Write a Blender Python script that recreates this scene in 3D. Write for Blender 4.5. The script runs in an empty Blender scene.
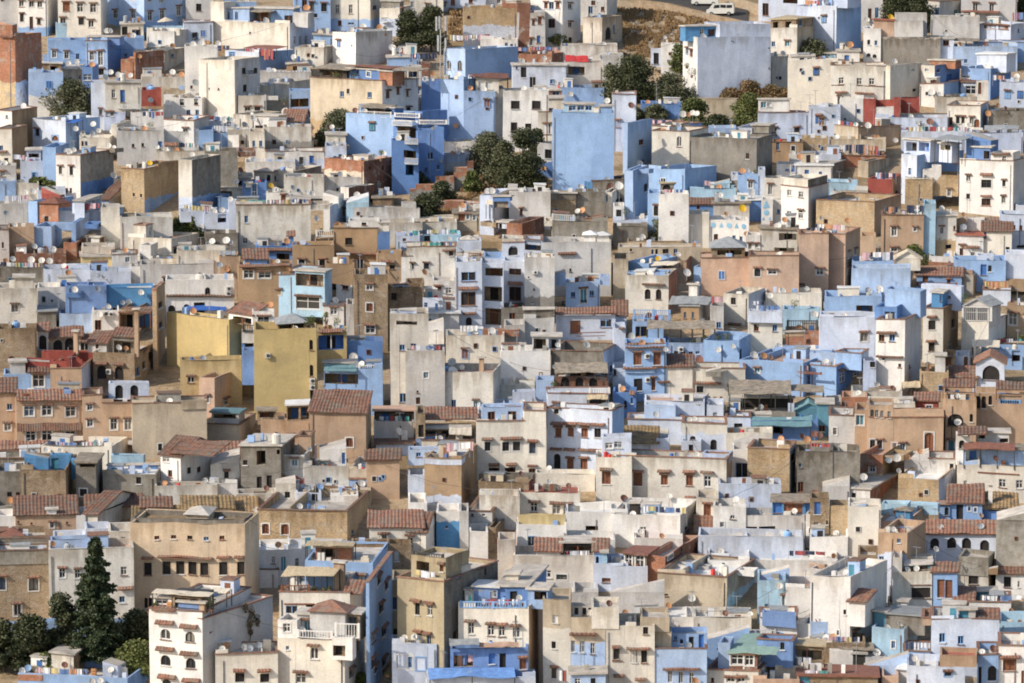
import bpy, math, random
from mathutils import Vector, Matrix, noise
V=Vector; R=math.radians
SC=bpy.context.scene; COL=SC.collection
rnd=random.Random(7)
# ------------------------------------------------------------------ camera
FPX=4000.0; CX,CY=512.0,341.5; PITCH=R(7.5); CAMZ=94.0
CAM=V((0,0,CAMZ))
FW=V((0,math.cos(PITCH),-math.sin(PITCH))); UP=V((0,math.sin(PITCH),math.cos(PITCH))); RT=V((1,0,0))
cd=bpy.data.cameras.new('camera'); cam=bpy.data.objects.new('camera',cd); COL.objects.link(cam)
cam.location=CAM; cam.rotation_euler=(R(90)-PITCH,0,0)
cd.sensor_width=36; cd.lens=FPX*36/1024; cd.clip_start=1; cd.clip_end=6000; SC.camera=cam
def depth_at(y):
    y=max(y,-260); return FPX/(5.3+4.0*y/683.0)
def P(px,py,d): return CAM+FW*d+RT*(d*(px-CX)/FPX)+UP*(d*(CY-py)/FPX)
def z_for(x,y,py):           # height of the vertical line through (x,y) at photo row py
    k=(CY-py)/FPX; c,s=math.cos(PITCH),math.sin(PITCH)
    # (y*s+dz*c)=k*(y*c-dz*s)
    return CAMZ+(k*y*c-y*s)/(c+k*s)
def ray(px,py): return (FW+RT*((px-CX)/FPX)+UP*((CY-py)/FPX))
# ------------------------------------------------------------------ world and light
SUN_EL,SUN_AZ=R(34),R(241)          # azimuth clockwise from +Y (north); the camera looks north
w=bpy.data.worlds.new('World'); SC.world=w; w.use_nodes=True; nt=w.node_tree
sky=nt.nodes.new('ShaderNodeTexSky'); sky.sky_type='NISHITA'; sky.sun_disc=False
sky.sun_elevation=SUN_EL; sky.sun_rotation=SUN_AZ; sky.air_density=1.0; sky.dust_density=1.5
nt.nodes['Background'].inputs[1].default_value=0.15
nt.links.new(sky.outputs[0],nt.nodes['Background'].inputs[0])
ld=bpy.data.lights.new('sun','SUN'); ld.energy=3.9; ld.angle=R(0.6); ld.color=(1,0.92,0.81)
sun=bpy.data.objects.new('sun',ld); COL.objects.link(sun); sun.location=(-200,-100,300)
sd=V((math.sin(SUN_AZ)*math.cos(SUN_EL),math.cos(SUN_AZ)*math.cos(SUN_EL),math.sin(SUN_EL)))
sun.rotation_euler=sd.to_track_quat('Z','Y').to_euler()
SC.view_settings.view_transform='Standard'; SC.view_settings.look='None'
SC.view_settings.exposure=0.20
SC.render.engine='CYCLES'; SC.cycles.filter_width=1.9; SC.view_settings.gamma=1
# ------------------------------------------------------------------ materials
class NB:
    def __init__(s,name):
        s.m=bpy.data.materials.new(name); s.m.use_nodes=True; s.t=s.m.node_tree; s.n=s.t.nodes; s.b=s.n['Principled BSDF']
    def node(s,t,**k):
        x=s.n.new(t)
        for a,v in k.items(): setattr(x,a,v)
        return x
    def link(s,a,b): s.t.links.new(a,b)
    def attr(s,name): 
        return s.node('ShaderNodeAttribute',attribute_type='OBJECT',attribute_name=name)
    def pos(s,scale,off=True):
        g=s.node('ShaderNodeNewGeometry'); m=s.node('ShaderNodeVectorMath',operation='MULTIPLY'); m.inputs[1].default_value=scale
        s.link(g.outputs['Position'],m.inputs[0]); 
        if not off: return m.outputs[0]
        return m.outputs[0]
    def noise(s,vec,scale,detail=4,rough=0.6):
        x=s.node('ShaderNodeTexNoise'); x.inputs['Scale'].default_value=scale; x.inputs['Detail'].default_value=detail; x.inputs['Roughness'].default_value=rough
        s.link(vec,x.inputs['Vector']); return x.outputs['Fac']
    def ramp(s,f,a,b,lo=0.0,hi=1.0):
        x=s.node('ShaderNodeMapRange'); x.inputs[1].default_value=a; x.inputs[2].default_value=b; x.inputs[3].default_value=lo; x.inputs[4].default_value=hi
        s.link(f,x.inputs[0]); return x.outputs[0]
    def mix(s,f,a,b,mode='MIX'):
        x=s.node('ShaderNodeMix',data_type='RGBA',blend_type=mode)
        for i,v in ((0,f),(6,a),(7,b)):
            if isinstance(v,(int,float)): x.inputs[i].default_value=v
            elif isinstance(v,tuple): x.inputs[i].default_value=(v+(1,))[:4]
            else: s.link(v,x.inputs[i])
        return x.outputs[2]
    def math(s,op,a,b=0.0,clamp=False):
        x=s.node('ShaderNodeMath',operation=op,use_clamp=clamp)
        for i,v in ((0,a),(1,b)):
            if isinstance(v,(int,float)): x.inputs[i].default_value=v
            else: s.link(v,x.inputs[i])
        return x.outputs[0]
    def bump(s,h,st,dist=0.1):
        x=s.node('ShaderNodeBump'); x.inputs['Strength'].default_value=st; x.inputs['Distance'].default_value=dist
        s.link(h,x.inputs['Height']); s.link(x.outputs[0],s.b.inputs['Normal'])
    def out(s,c,rough=0.9):
        if isinstance(c,tuple): s.b.inputs['Base Color'].default_value=(c+(1,))[:4]
        else: s.link(c,s.b.inputs['Base Color'])
        s.b.inputs['Roughness'].default_value=rough; s.b.inputs['Specular IOR Level'].default_value=0.2
        return s.m
def wall_material(name,kind):
    b=NB(name)
    c1=b.attr('c1').outputs['Color']; c2=b.attr('c2').outputs['Color']; pr=b.node('ShaderNodeSeparateColor'); b.link(b.attr('prm').outputs['Color'],pr.inputs[0])
    band,wea,seed=pr.outputs[0],pr.outputs[1],pr.outputs[2]
    g=b.node('ShaderNodeNewGeometry')
    sh=b.node('ShaderNodeVectorMath',operation='ADD'); b.link(g.outputs['Position'],sh.inputs[0]); b.link(seed,sh.inputs[1])
    p=sh.outputs[0]
    sx=b.node('ShaderNodeSeparateXYZ'); b.link(g.outputs['Position'],sx.inputs[0])
    def sc(v):
        m=b.node('ShaderNodeVectorMath',operation='MULTIPLY'); m.inputs[1].default_value=v; b.link(p,m.inputs[0]); return m.outputs[0]
    nb=b.noise(p,0.9,3); nf=b.noise(p,4.0,5,0.7); nl=b.noise(p,0.28,3); ns=b.noise(sc((0.8,0.8,0.16)),1.0,4,0.55)
    # painted band: lower coat up to the height in prm.x, with an uneven edge
    zz=b.math('ADD',sx.outputs[2],b.math('MULTIPLY',b.math('SUBTRACT',nb,0.5),1.6))
    col=b.mix(b.ramp(b.math('SUBTRACT',band,zz),-0.06,0.06),c1,c2)
    col=b.mix(1.0,col,b.mix(b.ramp(nl,0.3,0.7),(0.80,0.80,0.81),(1.07,1.05,1.01)),'MULTIPLY')
    # repainted / limewashed patches
    np_=b.noise(p,0.9,7,0.68)
    col=b.mix(b.math('MULTIPLY',b.ramp(np_,0.50,0.62),b.math('MULTIPLY',wea,0.28)),col,b.mix(0.5,col,(0.62,0.60,0.56)))
    if kind=='rubble':
        vo=b.node('ShaderNodeTexVoronoi'); vo.inputs['Scale'].default_value=1.0; b.link(sc((6,6,9.0)),vo.inputs['Vector'])
        hv=b.node('ShaderNodeSeparateColor'); b.link(vo.outputs['Color'],hv.inputs[0])
        col=b.mix(1.0,col,b.mix(b.ramp(hv.outputs[0],0,1),(0.78,0.77,0.75),(1.15,1.12,1.08)),'MULTIPLY')
        col=b.mix(b.ramp(b.noise(sc((1,1,2)),0.7,6,0.7),0.5,0.68),col,b.mix(0.55,col,(0.45,0.40,0.33)))
        b.bump(b.math('ADD',vo.outputs['Distance'],nf),0.6,0.08)
    elif kind=='brick':
        uv=b.node('ShaderNodeUVMap'); br=b.node('ShaderNodeTexBrick'); b.link(uv.outputs[0],br.inputs['Vector'])
        br.inputs['Scale'].default_value=1.0; br.inputs['Brick Width'].default_value=0.36; br.inputs['Row Height'].default_value=0.2; br.inputs['Mortar Size'].default_value=0.018
        br.inputs['Color1'].default_value=(0.8,0.78,0.75,1); br.inputs['Color2'].default_value=(1.2,1.1,1.05,1); br.inputs['Mortar'].default_value=(1.5,1.9,2.2,1)
        col=b.mix(1.0,col,br.outputs['Color'],'MULTIPLY'); b.bump(nf,0.4,0.05)
        col=b.mix(b.math('MULTIPLY',b.ramp(b.noise(p,0.8,5,0.6),0.56,0.62),0.7),col,(0.38,0.33,0.28))
    elif kind=='concrete':
        col=b.mix(b.ramp(b.noise(p,1.3,6,0.7),0.42,0.66),col,b.mix(1.0,col,(0.72,0.70,0.66),'MULTIPLY')); b.bump(nf,0.3,0.04)
    else: b.bump(nf,0.35,0.04)
    # rain streaks and grime
    st=b.math('MULTIPLY',b.math('MULTIPLY',b.ramp(ns,0.44,0.76),b.ramp(b.noise(p,0.35,3),0.38,0.62)),b.ramp(wea,0,1,0.15,0.95))
    col=b.mix(st,col,b.mix(1.0,col,(0.50,0.45,0.38),'MULTIPLY'))
    # dirt washed down from the parapet
    tp=b.attr('top').outputs['Fac']; dz=b.math('SUBTRACT',tp,sx.outputs[2]); nd=b.noise(sc((1.0,1.0,0.10)),1.0,4,0.6)
    run=b.math('SUBTRACT',b.math('MULTIPLY',b.ramp(nd,0.35,0.75),3.4),dz)
    dm=b.math('MULTIPLY',b.math('MULTIPLY',b.ramp(run,-.2,1.3),b.ramp(dz,-.05,0.0)),b.ramp(wea,0,1,0.2,0.85))
    col=b.mix(dm,col,b.mix(1.0,col,(0.50,0.44,0.37),'MULTIPLY'))
    # plaster lost: earth and stone under it
    pl=b.ramp(b.math('ADD',b.noise(sc((1,1,1.5)),1.15,9,0.74),b.math('MULTIPLY',wea,0.10)),0.67,0.73)
    pc=b.mix(b.ramp(nf,0.35,0.65),(0.33,0.25,0.17),(0.46,0.39,0.30))
    col=b.mix(b.math('MULTIPLY',pl,b.math('MULTIPLY',wea,0.65),True),col,pc)
    # fine mottling
    col=b.mix(1.0,col,b.mix(b.ramp(nf,0.3,0.7),(0.86,0.85,0.83),(1.07,1.07,1.07)),'MULTIPLY')
    col=b.mix(b.math('MULTIPLY',b.ramp(b.noise(sc((1,1,1.6)),1.6,8,0.75),0.52,0.72),b.ramp(wea,0,1,0.15,0.6)),col,b.mix(1.0,col,(0.66,0.60,0.52),'MULTIPLY'))
    return b.out(col,0.92)
M={}
M['plaster']=wall_material('weathered_plaster','plaster'); M['rubble']=wall_material('rubble_stone','rubble')
M['brick']=wall_material('brickwork','brick'); M['concrete']=wall_material('raw_concrete','concrete')
def simple(name,c,rough=0.8,metal=0.0,var=0.25,scale=2.0,spec=None,dark=None):
    b=NB(name); p=b.pos((1,1,1)); n=b.noise(p,scale,5,0.65)
    oi=b.node('ShaderNodeObjectInfo')
    lo=tuple(x*(1-var) for x in c) if dark is None else dark
    col=b.mix(b.ramp(n,0.32,0.68),lo,tuple(min(1,x*(1+var*0.6)) for x in c))
    col=b.mix(1.0,col,b.mix(oi.outputs['Random'],(0.85,0.85,0.85),(1.12,1.12,1.12)),'MULTIPLY')
    m=b.out(col,rough); b.b.inputs['Metallic'].default_value=metal
    if spec is not None: b.b.inputs['Specular IOR Level'].default_value=spec
    return m
def tile_material(name,c1,c2,c3):
    b=NB(name); p=b.pos((1,1,1)); vo=b.node('ShaderNodeTexVoronoi'); vo.inputs['Scale'].default_value=3.4; b.link(p,vo.inputs['Vector'])
    h=b.node('ShaderNodeSeparateColor'); b.link(vo.outputs['Color'],h.inputs[0])
    col=b.mix(h.outputs[0],c1,c2); col=b.mix(b.ramp(b.noise(p,0.9,5,0.7),0.48,0.66),col,c3)
    oi=b.node('ShaderNodeObjectInfo'); col=b.mix(1.0,col,b.mix(oi.outputs['Random'],(0.75,0.78,0.8),(1.15,1.1,1.1)),'MULTIPLY')
    b.bump(b.noise(p,8,3),0.4,0.05); return b.out(col,0.85)
M['tile']=tile_material('terracotta_tiles',(0.30,0.155,0.10),(0.17,0.095,0.07),(0.21,0.18,0.14))
M['tile_old']=tile_material('aged_yellow_tiles',(0.36,0.25,0.12),(0.26,0.17,0.09),(0.15,0.12,0.08))
_g=NB('dark_glass'); _oi=_g.node('ShaderNodeObjectInfo'); _c=_g.node('ShaderNodeValToRGB'); _g.link(_oi.outputs['Random'],_c.inputs[0]); _c.color_ramp.interpolation='CONSTANT'
_c.color_ramp.elements[0].color=(.022,.025,.03,1); _c.color_ramp.elements[1].position=.55; _c.color_ramp.elements[1].color=(.07,.065,.06,1)
for _p,_q in ((.78,(.22,.20,.17,1)),(.90,(.10,.13,.18,1))): _e=_c.color_ramp.elements.new(_p); _e.color=_q
M['glass']=_g.out((0.03,0.03,0.035),0.12); _g.link(_c.outputs[0],_g.b.inputs['Base Color']); M['glass'].node_tree.nodes['Principled BSDF'].inputs['Specular IOR Level'].default_value=0.5
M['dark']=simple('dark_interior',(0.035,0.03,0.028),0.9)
M['frame_w']=simple('white_frame_paint',(0.66,0.64,0.6),0.6,var=0.12)
M['frame_b']=simple('blue_frame_paint',(0.25,0.42,0.68),0.6)
M['frame_d']=simple('dark_iron_paint',(0.06,0.055,0.05),0.5)
M['wood']=simple('brown_wood',(0.24,0.10,0.055),0.6,var=0.4,scale=5)
M['teal']=simple('teal_paint',(0.08,0.25,0.33),0.55,var=0.3)
M['bluedoor']=simple('blue_door_paint',(0.07,0.17,0.42),0.55)
M['metal']=simple('galvanised_metal',(0.42,0.42,0.42),0.45,0.6)
M['deck']=simple('roof_screed',(0.50,0.45,0.385),0.95,var=0.35,scale=0.7)
M['deck_w']=simple('whitewashed_roof',(0.66,0.65,0.62),0.9,var=0.22,scale=0.8)
M['deck_r']=simple('red_painted_roof',(0.36,0.13,0.09),0.9,var=0.25,scale=0.8)
M['deck_k']=simple('pink_roof_screed',(0.50,0.33,0.24),0.9,var=0.25,scale=0.8)
M['sheet']=simple('weathered_sheet_roof',(0.30,0.25,0.19),0.8,var=0.5,scale=1.5)
M['sheet_g']=simple('grey_sheet_roof',(0.30,0.31,0.31),0.6,var=0.3)
M['sheet_b']=simple('brown_sheet_roof',(0.22,0.10,0.07),0.7,var=0.3)
M['sheet_t']=simple('teal_sheet_roof',(0.15,0.26,0.28),0.6,var=0.2)
M['sheet_m']=simple('mint_sheet_roof',(0.24,0.34,0.29),0.6,var=0.15)
M['reed']=simple('reed_mat',(0.50,0.40,0.26),0.9,var=0.35,scale=4)
M['tarp_b']=simple('blue_tarpaulin',(0.05,0.14,0.45),0.6)
M['tarp_f']=simple('faded_blue_tarpaulin',(0.16,0.30,0.60),0.7,var=.3)
M['tarp_r']=simple('red_tarpaulin',(0.62,0.06,0.05),0.6)
M['tarp_w']=simple('cream_canvas',(0.62,0.54,0.42),0.8,var=0.15)
M['dish_w']=simple('pale_dish',(0.66,0.62,0.55),0.5,var=0.12)
M['dish_o']=simple('rusty_orange_dish',(0.55,0.27,0.12),0.6,var=0.25)
M['dish_b']=simple('brown_dish',(0.22,0.10,0.07),0.6)
M['dish_g']=simple('grey_dish',(0.34,0.36,0.38),0.5)
M['dish_y']=simple('yellow_dish',(0.75,0.45,0.03),0.5)
M['dish_l']=simple('blue_dish',(0.28,0.42,0.62),0.5)
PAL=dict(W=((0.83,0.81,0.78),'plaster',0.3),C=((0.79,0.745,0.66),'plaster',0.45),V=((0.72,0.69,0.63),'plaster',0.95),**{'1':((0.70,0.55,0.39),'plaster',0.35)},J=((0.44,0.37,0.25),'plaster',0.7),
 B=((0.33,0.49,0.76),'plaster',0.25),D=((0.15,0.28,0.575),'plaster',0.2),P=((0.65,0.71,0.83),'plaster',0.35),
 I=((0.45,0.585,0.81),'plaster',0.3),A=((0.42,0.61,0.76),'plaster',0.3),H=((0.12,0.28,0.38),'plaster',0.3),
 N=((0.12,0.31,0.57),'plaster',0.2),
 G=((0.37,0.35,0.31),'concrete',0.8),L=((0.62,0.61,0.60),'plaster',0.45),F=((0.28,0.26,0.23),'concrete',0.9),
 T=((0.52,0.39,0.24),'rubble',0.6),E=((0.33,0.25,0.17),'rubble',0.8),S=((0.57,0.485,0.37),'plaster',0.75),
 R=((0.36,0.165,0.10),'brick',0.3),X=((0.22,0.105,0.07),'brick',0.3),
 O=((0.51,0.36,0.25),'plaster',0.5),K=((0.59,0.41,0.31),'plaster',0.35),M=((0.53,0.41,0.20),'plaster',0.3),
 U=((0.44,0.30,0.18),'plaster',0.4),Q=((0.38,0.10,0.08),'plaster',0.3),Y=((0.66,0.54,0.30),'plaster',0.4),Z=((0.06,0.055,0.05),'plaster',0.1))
for k,v in (('cloth0',(0.72,0.70,0.68)),('cloth1',(0.36,0.09,0.09)),('cloth2',(0.05,0.06,0.10)),('cloth3',(0.14,0.22,0.40)),('cloth4',(0.56,0.36,0.38)),('cloth5',(0.55,0.45,0.22)),('cloth6',(0.10,0.35,0.32)),('cloth7',(0.62,0.62,0.66)),('cloth8',(0.46,0.24,0.14))):
    M[k]=simple(['white','crimson','black','blue','pink','yellow','green','pale','orange'][int(k[5])]+'_cloth',v,0.9,var=0.15)
# ------------------------------------------------------------------ mesh helper
WARP=True
def warp(v):
    a=noise.noise_vector(V((v[0]*.22,v[1]*.22,v[2]*.05))); c=noise.noise_vector(V((v[0]*.8+7,v[1]*.8,v[2]*.12)))
    return (v[0]+a.x*.16+c.x*.035,v[1]+a.y*.16+c.y*.035,v[2]+a.z*.26+c.z*.07)
class MB:
    def __init__(s): s.v=[]; s.f=[]; s.uv=[]; s.mi=[]; s.cm=0
    def poly(s,pts,uv=None):
        i=len(s.v); s.v+= [tuple(p) for p in pts]; s.f.append(tuple(range(i,i+len(pts)))); s.mi.append(s.cm); s.uv+= (uv or [(0,0)]*len(pts))
    def box(s,o,a,b,c):   # origin corner and three edge vectors
        p=[o,o+a,o+a+b,o+b,o+c,o+a+c,o+a+b+c,o+b+c]
        for q in ((0,3,2,1),(4,5,6,7),(0,1,5,4),(1,2,6,5),(2,3,7,6),(3,0,4,7)):
            L1=(p[q[1]]-p[q[0]]).length; L2=(p[q[3]]-p[q[0]]).length
            s.poly([p[k] for k in q],[(0,0),(L1,0),(L1,L2),(0,L2)])
    def tube(s,a,b,r0,r1=None,n=6,cap=True):
        r1=r0 if r1 is None else r1; d=(b-a); 
        if d.length<1e-6: return
        d.normalize(); t=V((0,0,1)) if abs(d.z)<0.9 else V((1,0,0)); x=d.cross(t).normalized(); y=d.cross(x)
        A=[a+(x*math.cos(2*math.pi*k/n)+y*math.sin(2*math.pi*k/n))*r0 for k in range(n)]; B=[b+(x*math.cos(2*math.pi*k/n)+y*math.sin(2*math.pi*k/n))*r1 for k in range(n)]
        for k in range(n): s.poly([A[k],A[(k+1)%n],B[(k+1)%n],B[k]])
        if cap: s.poly(A[::-1]); s.poly(B)
    def build(s,name,mat,parent=None,loc=None,smooth=False):
        if not s.f: return None
        o0=loc if loc is not None else V((0,0,0))
        if WARP: s.v=[warp(v) for v in s.v]
        me=bpy.data.meshes.new(name); me.from_pydata([(v[0]-o0.x,v[1]-o0.y,v[2]-o0.z) for v in s.v],[],s.f)
        ul=me.uv_layers.new(name='UVMap'); ul.data.foreach_set('uv',[c for q in s.uv for c in q])
        if smooth: me.polygons.foreach_set('use_smooth',[True]*len(s.f))
        if isinstance(mat,list):
            for q in mat: me.materials.append(q)
            me.polygons.foreach_set('material_index',s.mi)
        else: me.materials.append(mat)
        o=bpy.data.objects.new(name,me); COL.objects.link(o)
        if parent is not None: o.parent=parent
        elif loc is not None: o.location=loc
        return o
def thing(name,loc,label,cat,group=None,kind=None):
    o=bpy.data.objects.new(name,None); o.empty_display_size=0.3; COL.objects.link(o); o.location=loc
    o['label']=label; o['category']=cat
    if group: o['group']=group
    if kind: o['kind']=kind
    return o
def paint(o,code,zt,wea=None,top=-900.0):
    """code 'W', 'W/B' ; zt = height of the lower coat"""
    a=code.split('/'); c1=PAL[a[0][0]]; c2=PAL[a[1][0]] if len(a)>1 else c1
    j=lambda c:[max(0.01,min(0.9,x*rj)) for x in c]+[1.0]
    rj=1.0+rnd.uniform(-0.09,0.04)
    clean=wea is not None and wea<.21
    def age(code_,c):
        if clean: return c
        if code_ in 'WCVLS': t=rnd.choice([0,0,0,rnd.uniform(0,.2),rnd.uniform(0,.4)])*(0.5 if code_=='W' else 1); q=rnd.choice([(0.60,0.50,0.39),(0.56,0.47,0.36),(0.60,0.60,0.62),(0.62,0.50,0.42)])
        elif code_ in 'BIDP': t=rnd.uniform(0,.32); q=rnd.choice([(0.20,0.34,0.68),(0.58,0.66,0.82),(0.42,0.54,0.78),(0.30,0.42,0.74)])
        elif code_ in 'OKUMTES': t=rnd.uniform(0,.25); q=rnd.choice([(0.62,0.52,0.40),(0.42,0.30,0.2)])
        else: return c
        return tuple(x*(1-t)+y*t for x,y in zip(c,q))
    o['c1']=j(age(a[0][0],c1[0])); o['c2']=j(age(a[1][0],c2[0])) if len(a)>1 else o['c1']; o['top']=float(top); wv=c1[2] if wea is None else wea; wv=wv*(.55 if a[0][0] in 'WPI' else .75)
    o['prm']=[float(zt if len(a)>1 else -500.0),float(min(1,max(0,wv+(rnd.uniform(-.05,.05) if clean else rnd.uniform(-0.12,0.24))))),rnd.uniform(0,60),1.0]
def wmat(code): return M[PAL[code[0]][1]]
# ------------------------------------------------------------------ tile transform (rows are written in enlarged coordinates)
T0=[0,0,0.20508]
def T(i,j):
    T0[0]=[0,205,410,615,814][i]; T0[1]=[0,135,270,405,540][j]; T0[2]=0.20508 if j<4 else 0.20937
def X_(x): return T0[0]+x*T0[2]
def Y_(y): return T0[1]+y*T0[2]
N=None
cur=None; HOUSES=[]
class Blk: pass
def line_u(N0,e,px,zm):     # distance along e from N0 (at height zm) that projects to column px
    a=V((N0.x,N0.y,zm))-CAM; k=(px-CX)/FPX
    den=e.dot(RT)-k*e.dot(FW)
    return (k*a.dot(FW)-a.dot(RT))/den
def ray_plane(px,py,Pt,n):
    r=ray(px,py); t=(Pt-CAM).dot(n)/r.dot(n); return CAM+r*t
def shingle(mb,A,B,C,D,amp=0.07,pitch=0.42):
    """ribbed tile surface; ribs run from edge AB (eave) up to edge DC (ridge)"""
    W_=(B-A).length; n=max(2,int(W_/pitch)); nrm=(B-A).cross(D-A).normalized()
    if nrm.z<0: nrm=-nrm
    L=(D-A).length; rows=max(1,int(L/0.9)); prev=None
    for k in range(2*n+1):
        t=k/(2*n); h=nrm*((amp if k%2 else 0.0)+rnd.uniform(-.012,.012)); a=A.lerp(B,t)+h; d=D.lerp(C,t)+h; colp=[]
        for r in range(rows+1):
            q=a.lerp(d,r/rows); colp.append(q+nrm*(0.0))
        if prev:
            for r in range(rows):
                st=nrm*0.03
                mb.poly([prev[r]+st,colp[r]+st,colp[r+1],prev[r+1]])
        prev=colp
    th=nrm*0.10
    mb.poly([A-th,B-th,C-th,D-th]); mb.poly([A-th,B-th,B+nrm*0.05,A+nrm*0.05]); mb.poly([A-th,D-th,D+nrm*.05,A+nrm*.05]); mb.poly([B-th,C-th,C+nrm*.05,B+nrm*.05])
def wall_face(mb,O,U,n,L,z0,z1,holes,flip=1):
    seg={L*i/max(1,round(L/2.5)) for i in range(1,max(1,round(L/2.5)))} if len(holes)<12 else set()
    xs=sorted({0.0,L}|seg|{h[0] for h in holes}|{h[1] for h in holes}); zs=sorted({z0,z1}|{h[2] for h in holes}|{h[3] for h in holes})
    def pt(u,z,dn=0): q=O+U*u-n*dn; return V((q.x,q.y,z))
    for a,b in zip(xs,xs[1:]):
        # merge vertical runs
        run=None
        for c,d in zip(zs,zs[1:]):
            um,zm=(a+b)/2,(c+d)/2
            hit=any(h[0]<um<h[1] and h[2]<zm<h[3] for h in holes)
            if not hit:
                if run and abs(run[1]-c)<1e-6: run[1]=d
                else:
                    if run: mb.poly([pt(a,run[0]),pt(b,run[0]),pt(b,run[1]),pt(a,run[1])],[(a,run[0]),(b,run[0]),(b,run[1]),(a,run[1])])
                    run=[c,d]
        if run: mb.poly([pt(a,run[0]),pt(b,run[0]),pt(b,run[1]),pt(a,run[1])],[(a,run[0]),(b,run[0]),(b,run[1]),(a,run[1])])
    for h in holes:
        if h[5]: continue   # coloured interior made elsewhere
        u0,u1,a,b,dp,_,arch=h
        mb.poly([pt(u0,a),pt(u1,a),pt(u1,a,dp),pt(u0,a,dp)]); mb.poly([pt(u0,a),pt(u0,b),pt(u0,b,dp),pt(u0,a,dp)])
        mb.poly([pt(u1,a),pt(u1,b),pt(u1,b,dp),pt(u1,a,dp)])
        if not arch: mb.poly([pt(u0,b),pt(u1,b),pt(u1,b,dp),pt(u0,b,dp)])
        else: arch_fill(mb,pt,u0,u1,a,b,dp)
def arch_fill(mb,pt,u0,u1,a,b,dp):
    r=(u1-u0)/2; um=(u0+u1)/2; rz=min(r,(b-a)*0.6); arc=[(um-r*math.cos(t*math.pi/8),b-rz+rz*math.sin(t*math.pi/8)) for t in range(9)]
    mb.poly([pt(u0,b)]+[pt(*q) for q in arc[:5]]); mb.poly([pt(u1,b)]+[pt(*q) for q in arc[:3:-1]])
    for q,s in zip(arc,arc[1:]): mb.poly([pt(*q),pt(*s),pt(s[0],s[1],dp),pt(q[0],q[1],dp)])
def parse(win):
    out=[]; st,w_,h_='p',20,26
    for tk in (win or '').split():
        if tk[0].isalpha():
            st=tk[0]; w_,h_=[float(q) for q in tk[1:].split('x')]
        else:
            x,y=[float(q) for q in tk.split(',')]; out.append((st,x,y,w_,h_))
    return out
class Face: pass
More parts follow.
